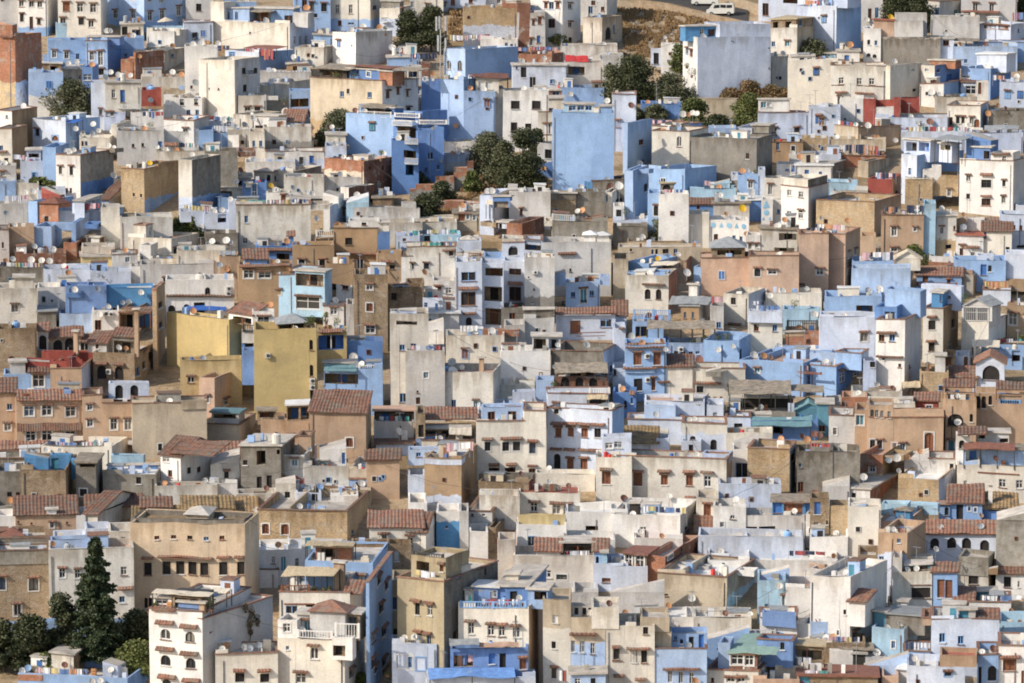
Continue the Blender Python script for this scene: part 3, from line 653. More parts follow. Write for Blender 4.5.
def tree(label,xc,yb,w_,h_,kind='leaf',shape='round',cat='tree',name='tree',n=5000,seed=1,lift=0.0):
    rg=random.Random(seed); assert label not in LABELS; LABELS.add(label)
    px,py=X_(xc),Y_(yb); d=depth_at(py); p=P(px,py,d); s_=FPX/d; W_=w_*T0[2]/s_; H_=h_*T0[2]/s_
    o=thing(name,p,label,cat)
    t=MB(); top=p+V((rg.uniform(-.05,.05)*W_,0,H_*(.95 if shape=='cone' else .6)))
    rad=max(.06,H_*.025); t.tube(p-V((0,0,.5)),p.lerp(top,.5),rad*1.3,rad*.8,8); t.tube(p.lerp(top,.5),top,rad*.8,rad*.25,8)
    m=MB(); cl=[]
    if shape=='cone':
        lay=34
        for i in range(lay):
            f=i/lay; z=H_*(.10+.90*f); rr=W_*.5*(1-f)**.75*(.75+.35*rg.random())+.12
            nb=7 if f<.8 else 4
            for k in range(nb):
                a=rg.uniform(0,6.28); e=V((math.cos(a)*rr,math.sin(a)*rr,-.10*rr)); q=p+V((0,0,z)); L=rg.uniform(.75,1.12)
                t.tube(q,q+e*L*.8,.04,.01,4,False)
                for g in (.35,.6,.82,1.0): cl.append((q+e*L*g+V((0,0,rg.uniform(-.1,.1))),(.42*rr*(1.15-g*.7)+.12,.42*rr*(1.15-g*.7)+.12,.24)))
    else:
        base=.10; nc=34
        for k in range(nc):
            a=rg.uniform(0,6.28); e=math.sqrt(rg.random())*.5; zf=rg.uniform(base,.93) ; wid=math.sin(min(1,max(.15,(1.04-zf)/(1.04-base)))*math.pi*.62)
            c=p+V((math.cos(a)*e*W_*.95*wid,math.sin(a)*e*W_*.9*wid,zf*H_)); r0=rg.uniform(.19,.30)*min(W_,H_*1.3); cl.append((c,(r0*1.15,r0*1.1,r0*.8)))
            st=p+V((0,0,H_*rg.uniform(.15,.5))); t.tube(st,c,rad*.35,rad*.1,5,False)
    t.build('trunk',M['bark'],o,p)
    leafcloud(m,None,None,int(n*2.0),.36 if shape!='cone' else .32,rg,.55,cl); m.build('crown',M[kind],o,p)
    return o
# ------------------------------------------------------------------ ground, hillside, road
def ground_material():
    b=NB('dry_hillside'); p=b.pos((1,1,1)); n1=b.noise(p,0.12,6,0.65); n2=b.noise(p,1.2,6,0.7); n3=b.noise(p,5,3)
    c=b.mix(b.ramp(n2,0.35,0.65),(0.30,0.20,0.115),(0.46,0.35,0.22)); c=b.mix(b.ramp(n3,0.55,0.7),c,(0.52,0.46,0.37)); c=b.mix(b.ramp(n1,0.52,0.62),c,(0.24,0.17,0.09))
    b.bump(n2,0.8,0.5); return b.out(c,0.95)
M['ground']=ground_material()
def build_ground():
    ys=[y for y in range(-60,760,20)]; prof=[]
    for y in ys:
        p=P(CX,y,depth_at(y)); prof.append((p.y,p.z))
    # continue beyond the frame: the hill goes on behind, the valley in front
    y0,z0=prof[0]; far=[(y0+60,z0+20),(y0+160,z0+60),(y0+400,z0+120),(y0+900,z0+130),(y0+2500,z0+135)]
    y1,z1=prof[-1]; near=[(y1-40,z1-9),(y1-90,z1-14),(y1-200,z1-10),(0,z1),(-200,z1+20)]
    prof=far[::-1]+prof+near; xs=[-1500,-600]+[x*8 for x in range(-20,21)]+[600,1500]
    m=MB(); idx=[]
    vs=[]; 
    for (yy,zz) in prof:
        for x in xs:
            dz=(noise.noise(V((x*.15,yy*.15,3)))-.3)*0.5 if abs(x)<170 and 180<yy<460 else 0
            vs.append((x,yy,zz+dz-.25))
    nx=len(xs); fs=[(r*nx+c,r*nx+c+1,(r+1)*nx+c+1,(r+1)*nx+c) for r in range(len(prof)-1) for c in range(nx-1)]
    me=bpy.data.meshes.new('hillside_ground'); me.from_pydata(vs,[],fs); me.materials.append(M['ground']); me.polygons.foreach_set('use_smooth',[True]*len(fs))
    o=bpy.data.objects.new('hillside_ground',me); COL.objects.link(o); o['kind']='structure'
build_ground()
# ================= houses: rows are numbered like a grid laid over the town =================
T(0,0)
h('plain grey wall block in the top left corner','L',-20,90,N,-60,150)
h('white house with blue foot and six small windows','W/B',88,232,285,-60,158,by=132,win='a24x30 105,18 155,20 196,20 a18x40 106,88 p18x60 153,112 a16x26 190,105')
h('cream house with red-brown shutters and a pale blue terrace wall','C',282,492,525,-60,165,win='s34x44 323,32 w30x44 391,36 454,38 a26x34 305,103 396,103 443,115',ln='330,390,125,34,3')
h('pale blue wall strip with a blue cloth below the cream house','A',272,500,N,112,165,ln='335,385,132,40,3')
h('sky-blue house with white window surrounds at the top edge','I/B',523,702,905,-60,140,win='w22x40 565,68 650,72 w22x16 650,-4 w22x44 730,76 790,66 870,50 w20x14 728,0 786,0')
h('small white room with dark doorway under the sky-blue house','C',590,700,N,118,185,'s',win='p28x40 610,150 l40x30 665,160',ds='520,150 535,150')
h('grey-white house with one dark window beside the parasol','L',905,1040,N,-60,110,win='p26x36 970,38',pots='870,85,26 990,100,18')
h('aqua terrace wall in front of the parasol','A',715,900,N,135,190,par=1.1)
h('long grey-blue terrace wall right of the parasol','P',895,1040,N,108,220,'fc',ds='982,198')
h('unfinished brick house with concrete frame, far left','R/T',-10,76,206,172,530,sc='R/P',by=400,win='A60x8 40,175',wea=.3)
b('roof_room','R',0,60,80,120,'p',dd=1.0)
h('long blue house with three white-trimmed windows beside the brick house','B',234,420,N,195,335,win='w22x34 264,262 324,266 p18x28 380,273',d=7)
h('blue house with darker upper wall and two tall windows','B',418,526,590,200,360,'fc',win='w22x40 448,272 w26x70 492,285 a26x30 495,352',sc='D')
b('roof_room','D',424,585,N,180,'s',dd=2.0,d=3)
h('plain blue house behind the half-plastered brick wall','B',588,705,N,185,300,win='p16x18 612,270')
h('white house with horned parapet near the parasol','W',716,850,935,150,262,win='',sc='L',ds='822,228 845,222,o,14')
b('wing','C',716,745,N,135,'f',dd=.3,d=1); b('wing','C',850,875,N,140,'f',dd=.3,d=1)
h('cream low house with open doorway above the brick wall','C',650,800,905,245,330,win='p18x34 760,268 s20x34 790,270 p14x20 840,272',sc='S')
h('half-plastered red brick wall with uneven top','R',588,660,800,285,395,'f',sc='R',wea=.9,win='',d=9)
b('wing','R',655,660,800,255,'f',dd=.3,d=2)
h('white plastered house with grey dish at the tile edge','W',903,1060,N,225,500,win='p12x16 935,425',ds='955,404,g,15 980,212,w,14 1010,205,o,10',sc=None)
h('pale blue blank wall behind the round tree','I/W',142,306,N,352,560,by=470,par=.4,deck='deck_w')
h('brown shed with white slab roof above the blank wall','E',170,302,N,312,368,'s',win='q34x24 262,335',deck='deck_w',ds='333,310')
h('narrow cream house with small blue windows behind the tree','S',305,372,408,338,470,'s',ds='372,302 398,330',win='p10x20 390,382')
h('deep blue alley house behind the round tree','D',400,450,480,330,520,win='g40x30 425,378 p20x40 428,450',ds='447,318,o 540,353')
h('cream upper house with balcony right of the round tree','C',515,690,N,405,625,'s',sc=None,win='g20x42 556,458 d24x62 601,468 S118x20 632,520',ds='610,520 515,380,w,16',deck='deck')
h('pale blue house front joined to the balcony house','P',446,516,N,405,620,'n',win='a16x30 490,548',d=7)
h('pale blue low front with three small windows','P',508,612,645,545,640,'fn',win='a14x26 523,553 548,555 a10x20 615,590')
h('long stained white wall with row of posts','V',690,918,N,372,450,'f',wea=.9,ds='842,352 885,360,o',win='')
h('maroon and bare plaster wall with blue gate','Q',692,788,N,435,500,'f',wea=.3)
h('bare plaster lower wall with broken edge','S',786,905,N,438,500,'f',wea=1)
h('cluttered white roof house with awning window','W',640,800,N,545,640,'f',ds='733,490 820,500',win='p16x40 730,520')
h('white low house with small square openings on top','W',800,985,1040,480,560,'f',win='p20x30 888,500 955,497 p18x26 918,550 960,550',ds='868,590')
h('white house with red coping and one awning window','W',800,945,1020,585,760,'fc',win='a22x34 906,640',sc='L',ln='690,800,560,30,0123')
h('white and grey house with tiled eave, left edge','W',-15,60,185,540,740,'fc',sc='U',win='f28x36 15,643 p10x14 35,566',ds='115,514')
h('pale blue house with blue tarpaulin on its roof','P',157,322,488,585,740,'f',win='a20x36 180,646 R30x24 270,668',sc='B',ds='466,604 380,630 460,648,g')
canopy(315,372,596,'tarp_b',dd=.2,d=2)
h('pale house with half-round cream roof wall','C',390,600,655,660,740,'f',ds='405,650 480,640')
b('wing','C',540,570,655,612,'f',dd=.5,d=3)
h('small cream house with plants below the round wall','L',655,800,N,640,740,'fc',ds='700,612',pots='735,610,22')
h('bright blue roof room at the tile edge','B',968,1040,N,630,760,'f',wea=.1)
h('pale front with washing in the second column','W',800,968,N,640,760,'f')
T(1,0)
h('large cream house with two-level blue terrace cut in its top','C',28,415,532,112,245,'f',sc='P',win='p10x10 220,160 g12x38 438,198 463,196 493,194 p10x24 516,112',wea=.35,d=10)
b('wing','C',28,92,N,10,'f',dd=.1,d=5)
b('roof_room','B',92,215,N,42,'s',dd=1.5,d=3,win='p14x40 112,78 152,80')
b('roof_room','B',215,430,N,45,'s',dd=2.8,d=3,win='l90x52 270,80 p40x44 408,96')
b('roof_room','L',430,500,530,62,'f',dd=1.5,d=4); canopy(215,320,55,'sheet',dd=.5,d=3)
rail(92,210,100,114,dd=.15)
dish('447,42,w,15'); dish('494,38,o,15')
h('sky-blue house with balustrade at the top edge','B',90,250,N,12,60,'fn'); rail(95,245,8,30)
h('blue house front with red washing at the top','B',430,612,N,-60,140,win='p26x50 485,25 a22x40 520,30 a26x40 580,35 p16x20 540,75',ln='565,600,82,30,8')
h('cream house with tall grilled windows and blue foot','C/B',612,805,860,-60,138,by=95,win='g20x44 643,40 710,44 p18x24 655,110 p20x24 827,40 p30x12 712,115',sc='S/B')
h('small cream house with blue patch left of the dark tree','C/P',852,950,1005,40,160,by=90,win='a22x34 960,46 b30x20 880,100',sc='C')
b('roof_room','G',860,950,N,8,'s',dd=3,d=3)
h('white cube house with brown junk on its flat roof','W',623,733,915,158,315,'f',sc='L',ds='712,145 770,130 850,135,o',wea=.5,pots='880,135,12')
h('small bright blue roof hut between cream houses','B',530,622,N,170,250,'s',win='')
h('low stained cream wall behind the white cube','C',440,580,628,232,310,'f',wea=1,sc='V',ds='512,310,g 655,300')
h('blue-grey side house with red clothes on the roof','P',100,262,440,252,345,'f',win='f28x24 134,266 d20x36 332,268',ds='30,205,y,16 62,212',sc='B',ln='60,120,235,30,28 200,330,262,50,1148')
canopy(190,345,232,'sheet_b',dd=.3,d=3)
h('brown doorway hut with grey dish','U',398,500,N,310,360,'s',win='p24x30 440,335',ds='512,310,g,16')
h('grey fenced court with white washing','L',230,520,N,352,400,'f',ln='320,500,368,48,0077')
h('large stained cream house with tall wall beside two windows','C',-30,146,268,292,560,'f',sc='L',win='p18x28 192,346 248,346 b30x12 205,360 p18x34 196,430 p8x8 20,430 68,432',wea=.6,par=1.0)
h('low cream house with flat roof behind the washing court','C',218,320,410,418,475,'f',sc='V',wea=.5,win='',par=.4)
h('weathered low house with white railing and two windows','V',162,298,N,465,560,'f',win='a28x20 208,532 256,532',wea=.8)
b('wing','W',298,355,N,492,'f',dd=.2,d=2)
h('greyish terrace wall with moss and small blue shed','L',320,410,512,400,470,'f',sc='V',wea=.9)
h('blue terrace with plants over a dark shelter','B',412,515,N,440,560,'f',win='l90x40 460,500',pots='390,480,24 470,500,20',ds='393,542,w,18')
h('blue hut with old tiled roof beside the stone house','B',378,480,512,588,635,'Tl',win='p12x18 460,600')
h('big rubble stone house with blue rooftop café','S/T',513,866,1040,395,700,'fc',sc='W',win='p20x28 667,460 p14x24 697,448 p22x28 802,466 s18x36 893,464 s16x28 943,444 s12x28 990,455 a20x26 993,536',wea=.9,by=600,deck='deck_k')
b('roof_room','Z',555,690,N,345,'s',dd=1.5,d=4,win='l100x22 620,362'); b('roof_room','D',690,850,N,345,'s',dd=2.0,d=4,win='p16x24 745,355 f18x24 798,365'); b('roof_room','R',850,915,N,352,'s',dd=.8,d=3)
canopy(515,712,338,'sheet',dd=.6,d=5,rise=.6); canopy(912,1040,340,'sheet',dd=.5,d=3); canopy(700,910,328,'sheet_b',dd=2,d=4,rise=.1,posts=0)
pot('635,368,20'); pot('725,375,18')
h('aqua dome shelter and blue roof boxes above the café','B',890,1040,N,278,335,'s',ds='912,235,w,16')
h('maroon roof shed under the grey ridge','Q',950,1024,N,235,290,'s',wea=.2)
h('cream house with cloth-covered dish rig','V',140,235,370,560,640,'f',ds='245,578,w,16 205,612,g,18',sc='S',wea=.8)
b('roof_room','W',235,355,N,592,'s',dd=.2,d=3,win='p36x26 264,626')
h('grey court wall in front of the blue shelter','V',355,520,N,625,730,'f',wea=.9)
h('small stained house with low cream front','V',110,215,N,632,740,'f',wea=.8)
h('blue roofs with white washing, left of centre top','B',-10,110,N,648,740,'f',ln='40,110,630,34,0077',ds='92,588,w,12 130,585')
h('white roof rooms crowded below the large cream house','P',-10,140,N,590,690,'f',win='g18x24 70,600 p30x30 110,600',ds='60,560 100,580,g')
h('blue house with white balustrade terraces, upper centre','B',688,925,1050,560,760,'fn',sc='D',win='',par=.6)
rail(745,912,545,572); rail(690,728,565,580); rail(925,1050,552,572,dd=.1)
b('roof_room','D',760,925,N,530,'s',dd=2,d=3,win='l130x30 850,550'); canopy(750,880,525,'sheet',dd=.5,d=4)
dish('903,503,w,12')
h('blue balcony tower right of the balustrade house','D',918,1040,1180,598,780,'f',win='l90x60 985,650 S100x20 975,600')
rail(922,1040,585,605); rail(1045,1180,585,605)
b('roof_room','D',1024,1060,1180,545,'f',dd=1)
h('small cream hut at the foot of the bush','C',590,688,N,660,760,'s')
T(2,0)
h('grey house front under the top edge, left of hillside','L',0,50,N,-60,60,win='g16x30 12,20')
h('white house strip with blue windows at top, left of hill','C',25,160,N,-40,60,win='a22x30 85,30',par=.4)
h('blue-white house with red door at the top','P',155,370,N,-60,38,win='t22x24 168,25 D20x26 210,10 s20x20 297,5')
h('white house with orange door at the top','W',368,450,N,-60,30,win='a18x24 433,8')
h('brown block wall over white base beside the hillside','T/P',260,524,N,35,215,'f',by=125,wea=.4,d=9,ds='277,28')
b('wing','R',450,524,585,12,'f',dd=.05)
h('brick-sided grey house with blue windows by the olive','L',524,660,N,60,240,'f',win='d14x30 575,110 s14x24 603,105 s18x34 634,100 a16x34 592,200 d18x36 628,190',wea=.7)
h('dark brick flank of the block wall house','X',524,588,N,15,240,'f',d=4)
h('tall white house with maroon shutters at the top','W',586,745,832,-80,225,'f',win='p24x36 690,30 s18x30 662,28 721,28 p34x44 692,116 a18x26 781,30 781,120 p16x26 782,195',sc='W')
h('grey weathered house with dark windows at the top edge','L',830,960,1010,-80,110,'f',wea=.9,win='p20x24 893,14 p22x60 880,60 p16x20 940,42',sc='V')
h('ruined cream house with arched blue door by the bare tree','V',842,935,1035,85,235,'f',wea=1,sc='S',win='V30x60 968,160 p10x40 995,140',ds='880,70,w,4')
h('pale terrace wall crowned with planters','V',735,1010,N,220,290,'f',wea=.9,ln='470,720,240,22,12348',pots='940,240,22 985,245,16')
h('long blue wall with arched white window pair behind the mast','I',165,270,528,240,400,'f',win='o22x44 190,314 244,318',sc='B',ds='255,245,w,12')
h('white roof room with black doorway on blue wall','W',345,525,N,190,260,'f',win='p14x40 470,225 d14x30 495,225',ln='190,400,185,28,57145',ds='305,185')
h('bare brick parapet block, upper centre','R',530,692,790,262,320,'f',sc='X',wea=.3,ds='545,290,w,10 557,290,w,10')
h('white house with red fabric canopy on its roof','P',497,762,N,320,445,'s',win='p10x14 518,328 v28x50 552,350 p30x56 598,400 p22x22 695,397',wea=.7,ds='732,413,w,12')
h('grey shaded house with covered terrace and white sheet','L',752,942,N,305,430,'f',win='l80x40 810,345',wea=.6,ds='935,285 962,285,w,13',ln='862,960,340,60,007')
canopy(755,870,300,'tarp_r',dd=.2,d=3,rise=.9,posts=2)
h('light grey house block behind the covered terrace','L',940,1040,N,270,470,'f',wea=.4)
h('blue wall with low brick edge right of centre top','B',740,945,N,425,500,'f',ds='783,458 732,412')
h('brick and cream roof rooms beside blue umbrella','R',672,800,N,440,490,'s',win='p34x26 710,460')
h('big blue cube house left of the white grilled house','I',150,262,415,390,720,'f',win='',wea=.35,sc='B',d=10,ds='232,612,o,12',par=.4)
h('blue flank wall of the cube house under the shed','I',262,414,N,445,720,'f',wea=.4)
b('roof_room','C',322,432,N,385,'s',dd=2,d=3,win='x30x36 350,415 385,415',drop=.2); canopy(290,480,375,'sheet_b',dd=1.5,d=5,posts=2)
h('white house with two grilled windows, upper centre','W',414,455,N,430,700,'f',wea=.4,d=8)
h('weathered white front with grilled square windows','W',452,675,N,440,720,'f',win='k42x40 511,512 615,512 k30x40 506,618 576,622',wea=.75)
h('cream upper room beside the weathered white front','C',668,748,N,480,560,'s')
h('cream wing with awning window beside the blue block','C',625,698,N,545,720,'fc',win='a34x50 668,628')
h('large plain sky-blue block in the upper middle','B',695,992,N,550,935,'f',win='p16x12 748,935',wea=.12,par=.5,d=9)
b('roof_room','A',750,900,N,510,'s',dd=1.5,d=3,win='f34x24 790,530 830,530 870,530'); b('roof_room','B',930,985,N,518,'s',dd=1,d=3,win='')
dish('961,493,w,14')
h('narrow white-blue strip beside the plain sky-blue block','P',990,1035,N,500,720,'f',win='a20x34 1012,605')
h('blue terrace house left of the blue cube','D',55,150,N,395,640,'f',win='p50x40 130,590',ln='0,130,275,36,1234',ds='12,278 43,290,w,14 108,360,o')
h('dark window house with brown upper wall left of the mast','L',-10,55,N,325,600,'f',win='l50x40 10,358 a24x34 36,446 a20x30 0,540',wea=.7)
h('brown shed wall beside the pink drum','X',52,98,N,310,460,'f')
T(3,0)
h('pale blue house with terrace openings at the top right','P',700,895,N,-60,85,'f',win='p30x60 735,45 l70x24 855,5')
h('blue-white house with red washing, top right','P',885,985,1130,30,170,'f',sc='P',win='l60x30 940,15',ln='920,1000,12,26,118')
b('wing','P',890,985,N,-60,'f',dd=4)
h('big shaded grey-blue wall with bright white narrow flank','P',404,758,330,182,490,'f',sc='W',win='p8x8 568,196 750,132 750,232 752,328 a12x30 352,250 s16x34 374,262',wea=.6,d=8,deck='deck_w',pots='350,320,14 375,352,24')
b('wing','P',510,758,N,118,'f',dd=.03,d=8,wea=.6); b('roof_room','N',345,510,N,130,'s',dd=2.0,d=3,win='J46x36 475,160 g20x30 425,155')
h('white stepped house with dark door beside the trees','W',226,318,N,215,350,'f',win='',d=6,ds='242,182,w,6')
b('wing','P',176,226,N,240,'f',dd=.5,d=3,win='v26x54 203,290',yb=330)
h('cream house with ruined reed roof room, top right','C',758,888,970,135,300,'f',win='p18x26 774,210 t22x28 842,212',sc='S',wea=.7)
b('roof_room','E',762,885,965,95,'s',dd=.4,win='l26x36 785,122 l30x34 848,122 p14x36 905,110',deck='reed')
h('lower stained cream wall under the reed roof house','C',752,845,N,272,410,'f',wea=.8)
h('large blank cream wall lit by the sun','C',843,1090,N,292,525,'f',wea=.25,win='',d=8,ds='')
b('roof_room','W',860,970,N,275,'s',dd=1,d=3,win='f24x10 912,286 950,286')
h('rough stone garden wall below the grey-blue wall','S',385,600,N,480,580,'f',wea=.6,d=2,name='garden_wall',cat='wall')
h('white house with brown coping and two small windows','P',698,968,N,552,665,'fc',win='a26x34 778,640 887,640',wea=.7)
b('roof_room','W',700,850,N,490,'s',dd=2,d=3,win='t28x30 723,517 x26x20 750,515'); antenna('952,465'); antenna('908,500')
h('pale grey house front at the right of the cream wall','P',945,1100,N,522,680,'f',wea=.5)
h('blue terrace house with three orange dishes','B',62,305,425,615,740,'fc',sc='B',win='',par=1.1,ds='328,556,w,16 355,557,o,12 378,549,w,13 400,552,w,12 234,616,w,11',ln='120,280,597,24,2482')
h('cream octagonal house with arched window below the dishes','C',178,362,452,640,860,'fc',win='o24x50 312,690',ds='311,612,w,16')
h('blue garden wall with laundry behind the bushes','D',125,325,N,505,560,'f',ln='255,320,515,28,4')
h('pale blue stair house at the left of the garden','P',-15,100,N,460,720,'fc',win='p10x14 112,490',ds='75,512,b,14')
h('tall deep blue house left of the cream octagon','D',40,150,N,620,760,'f')
h('low blue yard with dark cloths','B',455,590,N,625,720,'f',ln='480,590,655,24,2233',ds='490,655')
h('pale front with grey rubble side in the upper right middle','P',590,668,752,622,720,'f',sc='G',win='g40x30 640,655')
b('wing','G',668,752,N,612,'s',dd=.2,d=3)
T(4,0)
h('stepped pale blue-white house at the upper right','P',-10,110,230,30,260,'f',sc='B',win='',par=.3)
b('wing','P',100,165,230,-60,'f',dd=.2)
h('grey shaded house with two narrow windows at the top','L',230,336,N,-60,140,'f',win='p18x50 270,65 306,62',ds='255,95')
h('white house with teal shutter at the top right','W',548,612,720,10,120,'fc',win='p18x44 600,60 t20x30 692,58',sc='L')
h('light grey blank house under the teal shutter','L',570,806,N,80,185,'f',wea=.3,win='')
h('grey house with two brown awning windows, top right','L',718,990,N,-50,100,'f',win='a24x40 787,35 865,32')
canopy(720,905,58,'sheet_b',dd=-1.5,d=2,posts=4)
h('pale house with patterned vents at the right edge','P',805,960,1050,120,200,'f',win='s60x18 858,132 s50x18 924,134 p10x18 998,150',ln='965,1024,85,50,13')
h('white house with two tiny windows and orange dish shed','W',242,326,N,140,300,'f',win='p14x24 268,208 303,210 o20x18 268,270 297,275',ds='375,85,y,14 402,95,w,12 366,122,o,14')
h('long stained grey concrete house in the upper right','L/F',326,615,N,180,300,'f',win='p12x14 550,181 502,130',wea=.9,by=185)
b('wing','L',390,530,N,100,'f',dd=.1,d=5,wea=.7); b('roof_room','K',292,390,N,98,'s',dd=.5,d=2,deck='deck_r'); b('wing','L',395,550,N,65,'f',dd=3,d=3,wea=.5)
h('pale room with dark door above the blue roofs','P',606,680,N,190,300,'s',win='p30x26 642,210',ds='637,170,w,12')
canopy(680,805,200,'sheet',dd=1,d=3)
h('blue house with grey slab roof near right edge','I',676,990,N,225,320,'f',win='p16x20 738,297 p20x12 690,310',wea=.5,ds='')
h('blue house with slanting tiled strip at the right edge','B',775,1050,N,205,280,'fc',ds='870,246,w,12')
h('small white penthouse with blue door','W',110,222,N,250,312,'s',win='d24x40 160,288')
h('aqua tank box on the cream roof','A',50,106,N,262,300,'s',name='water_tank',cat='water tank')
h('cream apartment house with three square windows','C',80,348,N,315,620,'fc',win='g26x32 132,395 221,395 282,392 a12x40 120,492 p14x30 117,580 A60x6 132,450 A90x6 245,450 m260x4 214,415',wea=.6,par=.5,ds='394,298,w,14')
h('cream stepped house with vents and blue inner wall','C',345,372,525,318,510,'f',sc='C',win='f16x14 482,340 548,340 p16x14 490,440')
h('cream block with bright blue court behind it','C',520,585,710,320,480,'f',sc='D',win='f18x14 547,340 d28x44 660,385 p14x16 603,345',wea=.3)
b('roof_room','R',560,690,N,298,'s',dd=4,d=2)
h('white house with blue side and maroon coping','W',518,630,718,410,510,'fc',sc='B',win='',ds='578,450,w,16')
h('blue roof terraces stacked near the right edge','B',715,860,960,335,470,'f',win='g40x14 740,375 p60x8 915,350',sc='D',ds='845,322,w,14')
b('roof_room','P',795,940,N,265,'s',dd=3,d=4,deck='deck_w')
h('blue house with barred window and tiled roof','P',715,800,860,402,470,'t',sc='O',win='g50x40 762,440')
h('pale corner house with washing by the right edge','P',905,1060,N,400,560,'f',ds='990,375 985,388',ln='870,930,385,30,0748',wea=.3)
h('cream ragged-top wall with blue-brown hut','V',588,792,N,470,530,'f',wea=.9)
b('roof_room','C',792,850,880,400,'f',dd=.1,win='R16x60 808,430')
h('cream house with four windows and orange awnings','C',650,810,848,515,660,'fc',sc='P',win='a16x34 700,585 725,585 a20x40 768,590 p16x40 668,590 R30x40 795,600',ds='850,552,o,14 900,515,o,10')
h('concrete wall house with blue tarpaulin at the right edge','F',855,1060,N,540,650,'f',wea=.9,ln='850,905,560,50,322')
h('white house with maroon corner towers','W',127,245,N,478,640,'f',par=.9,d=8,wea=.15)
b('wing','Q',243,302,N,478,'f',dd=.0,d=3,yb=605); b('wing','Q',300,392,N,484,'f',dd=2.2,d=1,yb=600); b('wing','W',303,387,N,520,'f',dd=.1,d=1.9,win='g24x24 344,598',yb=620); b('wing','Q',388,420,N,478,'f',dd=.0,d=3,yb=575); b('wing','Q',425,515,N,480,'f',dd=3.4,d=3,yb=550)
h('white yard wall with round dish below the maroon towers','P',300,650,N,570,660,'f',ds='562,592,b,16 505,600,w,10',wea=.4,win='d12x20 520,600')
h('brown coop with small shelters, upper right','E',445,520,N,598,660,'s',ds='527,645,w,12 566,645,w,12',pots='620,620,26 680,625,24')
h('long cream rubble wall with brown edge','S',78,212,425,620,720,'fc',wea=.6,sc='O')
dish('308,668,o,14')
h('pale roofs with many dishes at the row end','P',425,765,N,640,720,'f',ds='535,615 733,618,w,12 757,614,w,10')
h('house with dark awning terrace near right edge','P',770,1020,N,645,720,'f'); canopy(830,1000,628,'sheet_g',dd=.3,d=3)
T(0,1)
h('cream house with awning windows cut by the left edge','C',-20,60,135,-30,150,'fc',sc='U',win='p20x24 5,60 A50x8 10,78 g14x20 76,95 p20x20 30,120',ln='10,50,110,40,1124')
h('blue stepped wall with roof rooms, upper left','P',100,215,N,125,220,'f',win='f18x26 164,195',wea=.4,ln='65,125,110,30,447',ds='')
b('wing','P',130,200,N,75,'s',dd=2.5,d=3,win='l50x20 165,100')
h('tall pale blue flank wall left of the white house','B',208,276,340,60,230,'f',sc='B',ds='329,78,w,12')
h('white corner house with awning windows and grey flank','W',276,392,556,100,320,'fc',sc='G/D',win='a16x38 297,172 a16x44 348,178 p10x24 326,275 345,275 p18x14 514,270',by=235,wea=.5,d=12,par=.3)
b('wing','G',535,560,605,82,'f',dd=10,d=3)
h('cream roof clutter house with plant pots and dishes','C',390,535,560,15,110,'f',win='p12x34 422,48 R12x30 403,45',ds='528,50 555,62,w,12 635,110,w,16',pots='490,80,14 460,82,12')
h('white stained house with two square windows, upper left','L',570,800,N,-20,130,'f',win='p12x16 648,50 694,48 d20x28 780,45',wea=.4,sc=None)
h('white terrace with brown awnings and orange dishes','W',798,970,N,60,130,'f',ds='762,58,w,13 795,65,w,12 860,72,o,12 885,82,o,12 940,97,w,14',win='A70x14 830,44',wea=.8)
h('pink terrace edge house beside the stained house','C',770,1060,N,78,140,'f',wea=.9)
h('tan rubble tower with two tiny windows','T',592,702,872,165,372,'fc',sc='T/B',by=315,win='p10x18 652,292 686,295',d=13,par=.4,ds='560,197,w,16 731,134,y,12')
b('wing','T',760,770,870,140,'f',dd=5)
h('grey concrete tower above blue base','V/P',872,938,1075,118,400,'f',sc='F/B',by=305,wea=.9,ds='938,95,w,12')
h('narrow cream slab left of the tan tower','C',556,594,N,215,292,'f',d=5)
h('white court with vine-covered roof','C',82,190,N,235,305,'f',wea=.6,ds='160,272,w,14 125,280')
h('pale blue court house below the white corner house','P',183,320,N,268,330,'f',win='p10x10 215,300',ds='308,312,w,12',d=6)
h('blue house cut by the left edge with plants','B',-20,80,N,228,310,'f',pots='40,280,28')
h('white house with small windows, far left','L',-20,80,N,150,225,'f',win='a20x24 14,192')
h('grey fenced terrace full of washing','L',-20,136,N,335,420,'f',ln='20,140,315,34,0747',wea=.6)
h('blue house with brown tiled roof room and red stair','B',137,182,360,322,450,'f',sc='B',win='',par=.9,wea=.2)
b('roof_room','R',188,282,N,385,'h',dd=.3,d=3,win='v20x30 225,410',deck='sheet_b'); b('wing','Q',205,292,N,290,'p',dd=4,d=1.2)
h('white hut with dark loggia and washing, upper left','P',362,410,495,322,470,'s',sc='P',win='L80x50 450,345',ln='410,480,350,34,4171')
h('blue house with clay tiled roof below the white corner','I',490,530,632,312,372,'tl',sc='L',wea=.3)
h('white flank house with blue-grey roof box','C',495,588,N,352,540,'f',sc='L',wea=.5)
b('roof_room','B',530,600,690,355,'s',dd=.3,d=3,drop=.4)
h('long weathered blue-grey wall in the upper left','V',588,840,N,400,560,'f',wea=.6,ds='')
b('wing','P',875,930,N,370,'f',dd=.5,d=3)
h('grey-blue yard with plastic tanks below the grey tower','P',880,1060,N,372,460,'f',wea=.3,ds='985,445,w,14')
h('peach wall house in the left upper middle','O',44,168,N,450,590,'f',d=7,wea=.2,ds='80,566,w,10 170,545')
h('white strip house cut by left edge, windows dark','L',-20,45,N,460,610,'fc',win='p10x30 14,535',ds='28,380,g,12')
h('stepped blue house with three vertical bays','B',166,250,302,450,580,'f',sc='P',win='',wea=.3,ds='260,558 225,555,b,12')
b('wing','B',265,345,N,430,'f',dd=3,d=2)
h('blue court house with corner bays, left upper middle','B',345,368,412,432,560,'f',sc='I')
b('wing','D',410,475,N,440,'f',dd=.5,d=4)
